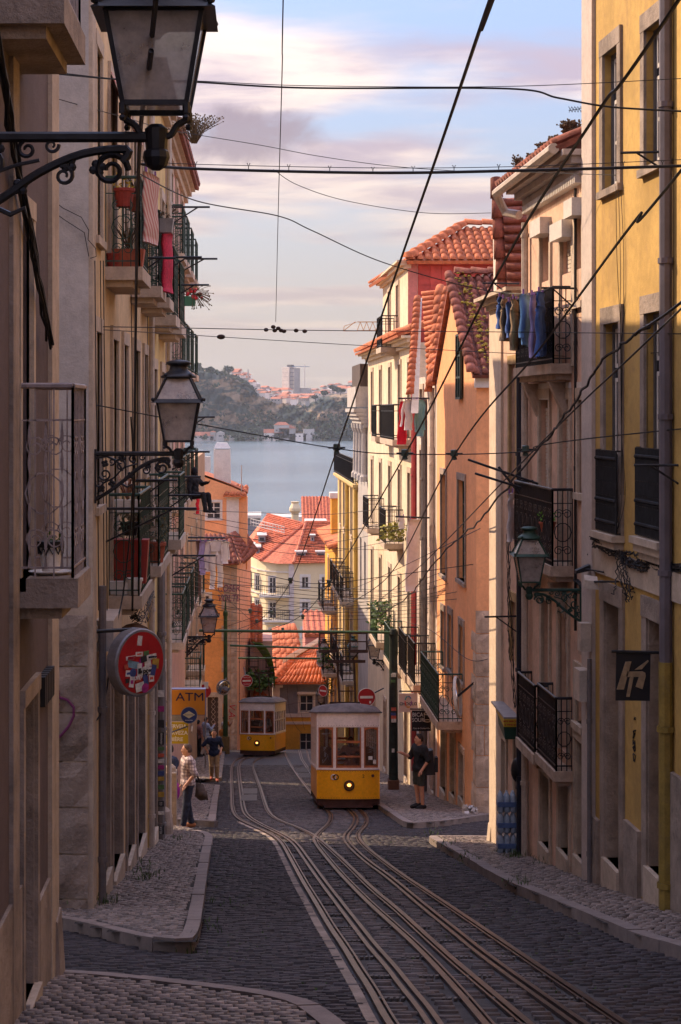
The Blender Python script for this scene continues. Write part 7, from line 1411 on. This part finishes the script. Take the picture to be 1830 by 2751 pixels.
def pot(name, label, c, r, h, mat, kind='bush', pl_n=60, pm=None, square=False, ph=.3, group='balcony plant pots', rim=True):
    T = thing(name, c, label, 'plant pot', group); c = Vector(c)
    if square: MB().hexa([c+Vector((-r*.85, -r*.5, 0)), c+Vector((r*.85, -r*.5, 0)), c+Vector((r*.85, r*.5, 0)), c+Vector((-r*.85, r*.5, 0)), c+Vector((-r, -r*.6, h)), c+Vector((r, -r*.6, h)), c+Vector((r, r*.6, h)), c+Vector((-r, r*.6, h))]).build('pot', mat, T)
    else: MB().lathe(c, [(r*.72, 0), (r*.95, h*.82), (r*1.05, h*.83), (r*1.05, h), (r*.9, h), (r*.85, h*.9)], 16).build('pot', mat, T)
    m = MB()
    if kind == 'bush': plant(m, c+Vector((0, 0, h)), r*1.2, ph, pl_n)
    elif kind == 'blades': blades(m, c+Vector((0, 0, h)), pl_n, ph, r*1.2, .012)
    if m.f: m.build('foliage', pm or leaf, T)
    return T
T = pot('flower_pot', 'white ribbed pot with a dark scalloped rim on a saucer, on the mauve balcony', P1.P(12.35, -1.115, .20), .085, .20, mwhite, 'bush', 20, leaf, ph=.04); c = P1.P(12.35, -1.115, .20)
MB().lathe(c, [(.10, -.025), (.15, -.005), (.155, 0), (.10, -.015)], 20).build('saucer', mwhite, T); m = MB().lathe(c, [(.094, .165), (.094, .205), (.08, .205)], 16)
for k in range(12): a = k*.5236; m.tube([(c[0]+.088*math.cos(a), c[1]+.088*math.sin(a), c[2]+.165), (c[0]+.084*math.cos(a+.26), c[1]+.084*math.sin(a+.26), c[2]+.12), (c[0]+.088*math.cos(a+.52), c[1]+.088*math.sin(a+.52), c[2]+.165)], .006, 4)
m.build('dark_rim', mblack, T)
zb_ = 1.73; redp = M('dark red pot', (.28, .04, .03), .7, .2, 12)
pot('flower_pot', 'long terracotta planter with spiky leaves at the near end of the upper balcony', P2.P(21.8, zb_, .26), .20, .22, terra, 'blades', 22, leafd, True, .35)
pot('flower_pot', 'small dark red pot tucked beside the terracotta planter', P2.P(21.65, zb_, .08), .08, .16, redp, 'none')
pot('flower_pot', 'red hanging pot with yellow flowers on the upper balcony rail', P2.P(21.6, 2.45, .22), .13, .22, redp, 'bush', 40, M('yellow petals', (.50, .34, .03)), ph=.12)
pot('flower_pot', 'orange pot behind the red hanging pot', P2.P(22.5, 2.5, .30), .12, .2, terra, 'blades', 20, leafd, ph=.3)
pot('flower_pot', 'grey window box on the second upper balcony', P2.P(25.8, 2.55, .42), .2, .2, mgrey, 'bush', 30, leafd, True, .1)
zb_ = -2.29
pot('flower_pot', 'large red crate planter on the lower balcony', P2.P(22.6, zb_+.1, .22), .24, .55, M('red plastic crate', (.33, .035, .025), .55, .1, 6), 'bush', 50, leafd, True, .3)
pot('flower_pot', 'white trough with a red edge on the lower balcony floor', P2.P(22.15, zb_, .12), .12, .16, mwhite, 'none', square=True)
pot('flower_pot', 'round white pot on the lower balcony floor', P2.P(22.15, zb_, .30), .11, .2, mwhite, 'none')
pot('flower_pot', 'black hanging pot with straggly succulents on the lower balcony', P2.P(22.3, zb_+.72, .24), .12, .16, mblack, 'bush', 90, M('succulent', (.13, .11, .04), .7, .5, 25, rand=.3), ph=.22)
pot('flower_pot', 'white hanging trough with a reddish aloe above the lower balcony', P2.P(22.15, -1.28, .22), .16, .16, mwhite, 'blades', 26, M('aloe red', (.26, .11, .06), .6, .2, 10), True, .36)
pot('flower_pot', 'pot of brown succulents on the second lower balcony', P2.P(26.8, zb_, .30), .15, .3, terra, 'bush', 90, M('succulent', (.13, .11, .04)), ph=.5)
c = U(509, 822, 41); T = pot('flower_pot', 'green pot of red geraniums hanging out against the sky', c, .15, .22, M('green plastic', (.03, .14, .09), .5), 'bush', 70, leafd, True, .2); m = MB()
for k in range(16): m.ball((c.x+random.uniform(-.12, .35), c.y+random.uniform(-.1, .1), c.z+random.uniform(.18, .42)), random.uniform(.03, .055), 6, 4)
m.build('blossoms', flred, T); m = MB()
for k in range(60): a = Vector((c.x+.1, c.y, c.z+.22)); b_ = a+Vector((random.uniform(-.1, .45), random.uniform(-.2, .2), random.uniform(-.3, .25))); m.tube([a, (a+b_)/2+Vector((0, 0, .06)), b_], .006, 3); m.ball(b_, .018, 5, 3)
m.build('stems', leafd, T)
for nm, lab, c, r, h, n, mt_ in (('balcony_plant', 'yellow green bush spilling off the corbelled balcony of the cream house', U(1056, 1432, 57.5), .42, .55, 220, M('yellow leaves', (.22, .20, .03), .8, .4, 20, rand=.35)), ('balcony_plant', 'dark creeper covering the balcony above the tram no-entry disc', U(1024, 1655, 62), .42, 1.0, 260, leaf), ('balcony_plant', 'plants trailing from the small house balcony behind the farther tram', U(695, 1830, 100), .8, .9, 300, leaf), ('balcony_plant', 'green plants on the low balcony beside the small lantern', U(888, 1765, 97), .6, .9, 200, leaf), ('balcony_plant', 'vine trailing down the wall under the small lantern', U(880, 1830, 97.5), .35, 1.6, 220, leaf), ('balcony_plant', 'green leafy pot in the lower balcony behind the right lantern glass', P2.P(0, 0, 0), 0, 0, 0, leaf)):
    if n: T = thing(nm, c, lab, 'plant', 'balcony greenery'); plant(MB(), c-Vector((0, 0, h*.5)), r, h, n).build('foliage', mt_, T); MB().tube([c-Vector((0, 0, h*.5)), c+Vector((0, 0, h*.3))], .02, 4).build('stem', leafd, T)
pot('flower_pot', 'pot with a bright green plant on the middle balcony of the peach house', R2.P(25.3, R2.r(1400, 1543, 1490, 1490)[2]+.42, .2), .12, .14, terra, 'bush', 60, M('bright leaf', (.10, .28, .02), .7, .3, 20), ph=.14)
def rooftuft(label, c, n, h, spread, stem=.005):
    c = Vector(c); T = thing('dry_weed', c, label, 'plant', 'dry weeds on roofs'); m = MB()
    for i in range(n):
        a = random.random()*6.28; l = h*random.uniform(.55, 1.05); o = Vector((math.cos(a)*spread, math.sin(a)*spread*.6, 0))*random.uniform(.1, 1.1); b_ = c+o+Vector((0, 0, l)); mid = c+o*.35+Vector((0, 0, l*.55)); m.tube([c+o*.08, mid, b_], [stem*1.5, stem, stem*.6], 3)
        for q_ in range(2): e_ = mid.lerp(b_, random.uniform(.3, .9)); f_ = e_+Vector((random.gauss(0, .06), random.gauss(0, .05), random.uniform(.03, .12)))*h; m.tube([e_, f_], stem*.7, 3); m.ball(f_, stem*2.6, 4, 3)
        m.ball(b_, stem*2.8, 4, 3)
    m.build('stems', leafd, T)
q = 6.0+.44
rooftuft('big round tuft of dry weeds on the red eave of the pink house', U(522, 385, 39.5)-Vector((.0, 0, .0)), 110, .62, .75, .006)
for px, y, n, h, sp_n, lab in ((1533, 392, 80, .30, .16, 'densest dry tuft at the yellow house end of the tiled eave'), (1492, 408, 40, .20, .14, 'second dry tuft from the yellow house on the tiled eave'), (1462, 425, 36, .20, .14, 'middle dry tuft on the tiled eave'), (1430, 445, 22, .16, .12, 'thin weeds past the middle of the tiled eave'), (1392, 468, 22, .24, .14, 'tall sparse weeds at the far end of the tiled eave')): rooftuft(lab, U(px, y, 25.4+(1535-px)*.012), int(n*1.5), h*1.15, sp_n, .0055)
m = MB()
for x, d, n in ((-1.80, 20.2, 60), (-1.5, 23.5, 50), (-1.62, 25.2, 24), (-1.5, 31.5, 14), (-2.3, 19.0, 20), (3.95, 27.6, 60), (4.0, 28.6, 40), (4.15, 26.2, 18), (3.1, 30.2, 20), (3.12, 27, 24), (-.52, 18.5, 16), (-.62, 21.4, 14), (3.2, 33.3, 22), (3.25, 22.5, 18), (-.6, 16.7, 14)):
    for k in range(n): blades(m, (x+random.gauss(0, .10), d+random.gauss(0, .18), gz(d)+.09+(0.03 if abs(x) > 1.4 else -.1)), 2, random.uniform(.04, .12), .04, .005)
m.build('weeds', grassm, None, kind='stuff')
m = MB()
for k in range(420):
    d = random.uniform(14, 36); x = np.interp(d, [12, 20, 34], [2.3, 2.5, 2.8])+random.gauss(0, .35) if random.random() < .6 else np.interp(d, [12, 36], [.1, -.9])+random.gauss(0, .3); blades(m, (x, d, gz(d)-.015), 3, random.uniform(.015, .035), .02, .006)
m.build('joint_moss', grassm, None, kind='stuff')

# ---------------------------------------------------------------- bottles, bag, wall boxes
wb = M('blue water bottles', (.32, .38, .46), .12, .15, 12, spec=.7); z = gz(28.6)+.12; x0 = R2.P(28.6, 0)[0]-.22
for k in range(3):
    T = thing('water_pack', (x0, 28.6, z+.33*k), ('shrink wrapped pack of water bottles standing on the pavement', 'pack of water bottles in the middle of the stack', 'pack of water bottles topmost of the stack')[k], 'water bottles', 'stack of water packs')
    for i in range(3):
        for j in range(2): MB().lathe((x0-.10+.10*i, 28.5+.1*j, z+.33*k), [(.046, .0), (.049, .02), (.049, .235), (.032, .285), (.018, .30), (.018, .325)], 12).build('bottle', wb, T, True)
    MB().b(x0-.152, x0+.152, 28.448, 28.652, z+.33*k+.09, z+.33*k+.17).build('wrapper', M('blue label', (.10, .16, .32), .4, .2, 10), T)
v, f = leafcloud((U(1257, 2203, 41.2).x, 40.8, gz(41)+.2), .17, 70, .07, .75); o = npmesh('plastic_bag', np.array(v), np.array(f), M('white plastic film', (.55, .50, .47), .35, .1, 12)); tag(o, 'crumpled white plastic bag lying against the stone quoins', 'plastic bag')
T = thing('wall_case', U(1390, 2070, 28.2), 'black rounded case hanging beside the shop door above the water bottles', 'wall case'); c = U(1391, 2068, 28.2); MB().ball(c, .2, 12, 8, (.55, .5, 1.0)).build('case', mblack, T, True); MB().b(c.x-.02, c.x+.1, c.y+.05, c.y+.15, c.z-.32, c.z-.1).build('bracket', iron, T)
d = R1.d(1640); c = Vector(R1.P(d+.1, U(0, 1565, d).z, .22)); T = thing('floodlight', c, 'pale grey floodlight tilted down above the narrow stone doorway', 'floodlight'); MB().hexa([c+Vector(p) for p in ((-.1, -.08, -.07), (.08, -.1, -.09), (.1, .08, -.05), (-.08, .1, -.03), (-.09, -.07, .03), (.07, -.09, .01), (.09, .07, .06), (-.07, .09, .08))]).build('housing', pipel, T); MB().tube([c, R1.P(d-.5, c.z+.06, .03)], .014, 5).build('arm', iron, T)
d = R1.d(1596); c = Vector(R1.P(d, U(0, 1528, d).z, .12)); T = thing('floodlight', c, 'black floodlight among the cables on the yellow house', 'floodlight'); MB().hexa([c+Vector(p) for p in ((-.12, -.06, -.06), (.06, -.06, -.02), (.06, .08, -.02), (-.12, .08, -.06), (-.12, -.06, -.02), (.06, -.06, .06), (.06, .08, .06), (-.12, .08, -.02))]).build('housing', mblack, T); MB().tube([c, R1.P(d-.7, c.z+.02, .05)], .012, 5).build('arm', iron, T)
MB().tube([U(305, 1480, 21.5), U(345, 1760, 21.5)], .001, 3) ; c = P2.P(22.9, -3.05, .24); T = thing('satellite_dish', c, 'rusty brown satellite dish under the lower balcony', 'satellite dish'); Mx = basis(c, (.5, -1, .35)); oriented(MB().lathe((0, 0, 0), [(.30, .08), (.22, .03), (.1, .0), (.01, -.005), (.02, -.03)], 20), Mx).build('dish', M('rusty dish', (.12, .07, .05), .8, .3, 8), T); MB().tube([c, P2.P(22.9, -3.1, 0)], .02, 5).build('mount', iron, T)

# ---------------------------------------------------------------- overhead wires
def wire(label, r, pts, group='overhead wires', name='overhead_wire', clips=None, wob=0.):
    w = [U(*p) for p in pts]
    if group == 'overhead wires':          # carry wires that leave the picture on to the wall or up the street behind the camera
        for i, j, at in ((0, 1, 0), (-1, -2, None)):
            if pts[i][0] < 1845 and pts[i][1] >= 0: continue
            v_ = w[i]-w[j]; t_ = (-6-w[i].y)/v_.y if abs(v_.y) > abs(v_.x) else max(.05, (5.52-.0523*w[i].y-w[i].x)/v_.x); e_ = w[i]+v_*t_
            if abs(v_.y) > abs(v_.x): j = 2 if at == 0 else -3; v_ = w[i]-w[j]; e_ = w[i]+v_*((-6-w[i].y)/v_.y)
            w = [e_]+w if at == 0 else w+[e_]
    w = cat(w, 12) if len(w) > 2 else w
    if wob: w = [p+Vector((random.gauss(0, wob), 0, random.gauss(0, wob))) for p in w]
    m = MB().tube(w, r, 5)
    o = m.build(name, rub); tag(o, label, 'cable', group); return o
TR = []
wire('thickest trolley wire, falling from the top middle of the sky down between the houses', .011, [(1345, -60, 8.0), (1316, 0, 8.5), (1180, 400, 12.4), (1045, 790, 17.5), (905, 1208, 25.2), (781, 1562, 46), (700, 1665, 62), (640, 1705, 75)])
wire('trolley wire from the upper corner by the yellow house down past the washing', .011, [(1850, -40, 8.6), (1600, 310, 11.2), (1340, 730, 15.8), (1088, 1222, 25.2), (885, 1566, 46), (800, 1660, 62), (690, 1705, 78)])
wire('trolley wire low across the yellow house to the orange house wall', .011, [(1860, 420, 11.2), (1700, 600, 13.0), (1440, 950, 18), (1220, 1224, 25.2), (1040, 1552, 43), (900, 1640, 58)])
wire('straight feeder wire just under the yellow house windows', .010, [(1850, 810, 14.5), (1560, 1085, 20), (1380, 1265, 26), (1130, 1520, 42), (985, 1640, 58)])
wire('knotted twisted cable bundle hanging slack before the peach house', .016, [(1850, 795, 17), (1750, 870, 18.5), (1625, 965, 20.5), (1540, 1085, 22.5), (1440, 1215, 25), (1290, 1395, 31), (1180, 1495, 40), (1100, 1600, 50), (1010, 1660, 58)], wob=.014)
wire('span wire carrying the glass insulators between the lantern house and the yellow house', .008, [(216, 1080, 19.7), (525, 1138, 22), (905, 1205, 25), (1085, 1220, 25.2), (1412, 1213, 24.5), (1850, 1150, 19)])
ins = M('insulator green', (.06, .09, .075), .35, .2, 8)
for px, py, d, lab in ((905, 1203, 25.1, 'insulator at the thickest trolley wire before the river'), (1088, 1218, 25.2, 'insulator on the span wire before the cream house'), (1220, 1219, 25.2, 'insulator on the span wire before the orange wall'), (1412, 1208, 24.6, 'insulator on the span wire before the peach house')):
    c = U(px, py, d); T = thing('insulator', c, lab, 'insulator', 'glass insulators'); MB().lathe(c, [(.02, -.09), (.045, -.08), (.03, -.04), (.055, -.03), (.05, .0), (.05, .05), (.035, .06)], 10).build('body', ins, T); MB().tube([c-Vector((.12, 0, 0)), c+Vector((.12, 0, 0))], .014, 5).build('clamp', rub, T)
for px, py, d in ((781, 1558, 46), (885, 1564, 46), (730, 1645, 62), (814, 1656, 62), (672, 1640, 60), (760, 1690, 75), (690, 1668, 70)): tag(MB().lathe(U(px, py, d), [(.03, -.1), (.06, -.08), (.04, -.03), (.07, -.02), (.06, .06)], 8).build('insulator', ins), 'small far insulator on the lower span wires above the trams', 'insulator', 'far insulators')
wire('upper thin messenger wire across the top of the sky', .004, [(119, 190, 19.6), (330, 213, 19), (520, 217, 18.5), (820, 230, 18), (1363, 232, 17.5), (1850, 210, 17)])
wire('upper cable that dips before the yellow house', .010, [(119, 195, 19.6), (330, 214, 19), (520, 220, 18.5), (820, 236, 18), (1363, 238, 17.5), (1500, 263, 17.3), (1640, 287, 17.2), (1850, 300, 17)])
wire('thick straight cable across the sky at the height of the dry weeds', .017, [(380, 441, 20), (520, 453, 19.5), (1000, 464, 19), (1400, 458, 18.5), (1850, 445, 18)])
wire('messenger wire just above the thick straight cable', .004, [(380, 432, 20), (520, 441, 19.5), (1000, 451, 19), (1400, 447, 18.5), (1850, 428, 18)])
m = MB()
for px in (526, 668, 776, 886, 1002, 1110, 1220, 1340, 1675, 1780): y = np.interp(px, [380, 1000, 1850], [437, 457, 437]); m.tube([U(px-4, y-8, 19.2), U(px, y, 19.2), U(px+4, y-8, 19.2)], .006, 4).tube([U(px, y, 19.2), U(px, y+9, 19.2)], .006, 4)
tag(m.build('cable_clips', rub), 'row of small V clips holding the thick straight cable', 'cable clips', kind='stuff')
wire('slack wire sagging from the upper houses down to the orange house eave', .008, [(366, 462, 19), (530, 540, 22), (747, 580, 24), (840, 620, 25), (1030, 705, 27), (1284, 776, 28), (1440, 790, 27), (1600, 775, 24), (1850, 735, 20)])
wire('thin wire falling from the largest lantern towards the middle of the sky', .005, [(135, 260, 19), (350, 320, 21), (461, 350, 23), (700, 390, 25), (860, 420, 26), (1060, 447, 26), (1300, 462, 25), (1850, 478, 21)])
wire('thin low sagging wire ending at the tiled verge', .005, [(735, 455, 24), (800, 497, 25), (934, 540, 26), (1144, 572, 27), (1319, 572, 28)])
wire('span wire with the dark knot of insulators in mid air', .006, [(134, 876, 19.7), (430, 880, 22), (740, 886, 25), (1000, 889, 26), (1500, 893, 24.5), (1850, 897, 19)])
wire('lower span wire with a single egg insulator', .005, [(134, 878, 19.7), (400, 893, 22), (590, 905, 25), (1004, 930, 27), (1517, 957, 25), (1620, 963, 23.4), (1850, 943, 19)])
wire('thin vertical wire dropping from the top of the sky to the dark knot', .004, [(762, -40, 9), (758, 200, 12), (748, 560, 18), (741, 865, 25)])
c = U(738, 886, 25); T = thing('insulator', c, 'dark knot of egg insulators hanging in mid air over the river', 'insulator', 'glass insulators'); m = MB()
for dx, dz in ((-.02, .04), (.05, .02), (.0, -.01), (.09, -.01), (.13, -.02), (.30, -.01), (.42, -.02), (-.12, .0)): m.ball(c+Vector((dx, 0, dz)), .028, 7, 5, (1.3, 1, 1))
m.build('eggs', rust, T)
c = U(594, 905, 25); tag(MB().ball(c, .04, 8, 6, (1.5, 1, .9)).build('egg_insulator', rust), 'single egg insulator on the lower span wire beside the balcony', 'insulator', 'glass insulators')
wire('vertical steel rope running past the largest lantern down to the lower balcony', .013, [(425, -50, 7.5), (405, 150, 8.0), (375, 400, 10.5), (366, 800, 15.5), (361, 1250, 20.5), (356, 1640, 21.6)])
wire('second vertical cable hanging beside the steel rope from the lantern arm', .010, [(352, 1120, 20.3), (358, 1250, 20.5), (352, 1400, 21.0), (330, 1600, 21.2), (300, 1730, 20.6), (286, 1860, 20.4), (255, 1940, 20.1), (146, 2010, 19.55)])
# lower tangle of span and contact wires before the far houses
lowl = ['second span wire between the far insulators', 'wire crossing before the cream building balconies', 'wire just above the small lanterns', 'wire crossing above the nearer tram collector', 'wire from the spiked pole to the yellow terrace']
W_ = [[(450, 1485, 42), (781, 1559, 46), (885, 1566, 46), (1040, 1548, 44), (1330, 1508, 41)], [(520, 1380, 60), (760, 1420, 60), (1060, 1415, 56), (1320, 1368, 50)], [(470, 1370, 48), (660, 1376, 55), (880, 1382, 60), (1075, 1360, 52)], [(500, 1410, 52), (640, 1442, 58), (860, 1470, 62), (1050, 1478, 60)], [(540, 1565, 60), (730, 1576, 60), (900, 1580, 60), (1100, 1590, 52)], [(560, 1598, 66), (730, 1605, 66), (1000, 1610, 60)], [(560, 1620, 58), (672, 1640, 60), (815, 1655, 62), (1000, 1632, 56), (1320, 1572, 41)], [(585, 1632, 66), (730, 1646, 66), (900, 1640, 60), (1320, 1600, 41.5)], [(520, 1660, 60), (690, 1668, 66), (830, 1640, 62), (1010, 1612, 58), (1260, 1560, 45)], [(540, 1712, 75), (700, 1716, 75), (900, 1712, 75)], [(600, 1722, 80), (760, 1728, 82), (900, 1722, 84)], [(630, 1750, 88), (770, 1756, 90), (880, 1748, 90)], [(640, 1690, 62), (720, 1662, 62), (850, 1618, 58), (1000, 1560, 50), (1290, 1420, 36)], [(560, 1700, 68), (700, 1652, 64), (800, 1622, 60), (1060, 1600, 53)], [(620, 1742, 85), (700, 1748, 88), (860, 1762, 92)], [(742, 1900, 104), (800, 1888, 104), (868, 1874, 100)], [(842, 2000, 104), (780, 1920, 104), (770, 1740, 100)], [(818, 1960, 104), (800, 1860, 104), (790, 1745, 100)], [(455, 1472, 40), (600, 1600, 60), (700, 1690, 70)], [(1040, 1660, 55), (1150, 1690, 45), (1256, 1770, 41.3), (1320, 1768, 41)]]
W_ += [[(430, 1500+k*14, 44), (700+k*9, 1560+k*13, 54), (1010, 1590+k*9, 57), (1180+k*12, 1540+k*14, 46)] for k in range(9)]+[[(505, 1390+k*22, 60), (800, 1440+k*24, 62), (1085, 1395+k*26, 54)] for k in range(3)]
for k, p in enumerate(W_):
    if k < 5: wire(lowl[k], .009, p)
    else: wire('thin dark wire in the tangle above the two trams', .008, p, 'wire tangle above the trams')
# cables pinned along the facades
for k in range(14):
    z0 = random.uniform(-.08, .08); wire('cable of the tangle looping along the yellow house above the doors', .008, [(1592+random.uniform(-8, 8), 1460+random.uniform(-20, 10), 22.6), (1640, 1478+random.uniform(-10, 14), 21.9), (1690, 1490+random.uniform(-14, 30), 21.1), (1730, 1500+random.uniform(-12, 40), 20.5), (1770, 1512+random.uniform(-10, 26), 20.0), (1840, 1530+random.uniform(-14, 10), 18.9)], 'cable tangle on the yellow house', wob=.012)
for k in range(8): x = 1660+random.uniform(-10, 40); wire('cable of the tangle dropping down the yellow house wall', .007, [(x, 1480, 21.3), (x+random.uniform(-12, 12), 1540, 21.2), (x+random.uniform(-6, 22), 1600+random.uniform(-30, 20), 21.0)], 'drooping cables on the yellow house', wob=.01)
for k in range(8): x = 1596; wire('black cable bunched at the joint of the yellow and peach houses', .009, [(x+random.uniform(-4, 4), 1370, 23.3), (x+random.uniform(-10, 6), 1440, 23.2), (x+random.uniform(-14, 2), 1520, 23.2), (x+random.uniform(-22, -6), 1580, 23.4), (1545+random.uniform(-8, 8), 1560+random.uniform(-10, 12), 24.3)], 'cables at the house joint', wob=.012)
for k in range(5): wire('loose wire curling down the yellow wall between the windows', .004, [(1655+k*7, 500+12*k, 21.6), (1658+k*9, 700, 21.5), (1664+random.uniform(-6, 10), 930, 21.5), (1670, 1160, 21.4), (1680-k*3, 1330, 21.3), (1660, 1420, 21.6)][:6-k % 3], 'wires on the yellow wall')
for k in range(7): wire('frayed wires bunched under the lower balcony of the beige house', .005, [(365+random.uniform(-8, 8), 1630, 22.5), (362+random.uniform(-14, 14), 1660, 22.6), (385+random.uniform(-14, 14), 1650+random.uniform(-14, 18), 23.6), (410+random.uniform(-6, 6), 1600+random.uniform(-20, 14), 25.6)], 'frayed balcony wires', wob=.015)
for k in range(5): px = (255, 278, 352, 395, 270)[k]; wire('cable running straight down the beige facade', .006, [(px, 700, abs(1.83/((px-VX)/F))), (px+3, 1000, abs(1.83/((px+3-VX)/F))), (px+8, 1330, abs(1.83/((px+8-VX)/F))), (px+10, 1640, abs(1.83/((px+10-VX)/F)))], 'cables down the beige facade')
for k in range(6): wire('cables strung down the corner pilaster of the peach house', .005, [(1362+k*2, 1430, 28.9), (1366+random.uniform(-6, 6), 1560, 28.9), (1372+random.uniform(-8, 8), 1720, 28.8), (1385+random.uniform(-6, 10), 1900, 28.7)], 'cables on the peach house corner', wob=.008)
an = thing('tv_antenna', U(1568, 290, 26), 'small television antenna sticking out over the gap beside the yellow house', 'antenna'); m = MB(); m.tube([U(1528, 297, 26), U(1572, 290, 26)], .006, 4)
for k in range(5): x = 1532+k*8; m.tube([U(x-4, 286, 26), U(x, 295-k, 26), U(x-3, 302, 26)], .005, 4).tube([U(x+4, 287, 26), U(x, 295-k, 26), U(x+5, 300, 26)], .005, 4)
m.build('elements', rub, an)
# ---------------------------------------------------------------- air over the river
hz = MB().b(-4100, 4100, -75, 4050, -62, 110).build('haze', bpy.data.materials.new('haze')); hz['kind'] = 'stuff'
hm_ = hz.data.materials[0]; hm_.use_nodes = True; t = hm_.node_tree; t.nodes.clear(); vo = t.nodes.new('ShaderNodeVolumePrincipled'); ou = t.nodes.new('ShaderNodeOutputMaterial'); t.links.new(vo.outputs[0], ou.inputs['Volume']); vo.inputs['Color'].default_value = (.80, .87, 1.0, 1); vo.inputs['Density'].default_value = .00005; vo.inputs['Anisotropy'].default_value = .2
# lettering becomes plain mesh
bpy.context.view_layer.update(); dg = bpy.context.evaluated_depsgraph_get()
for o in [o for o in bpy.data.objects if o.type == 'FONT']:
    me = bpy.data.meshes.new_from_object(o.evaluated_get(dg)); n = bpy.data.objects.new('lettering_mesh', me); COL.objects.link(n); n.parent = o.parent; n.matrix_parent_inverse = o.matrix_parent_inverse.copy(); n.matrix_basis = o.matrix_basis.copy()
    nm = o.name.split('.')[0]; bpy.data.objects.remove(o); n.name = nm
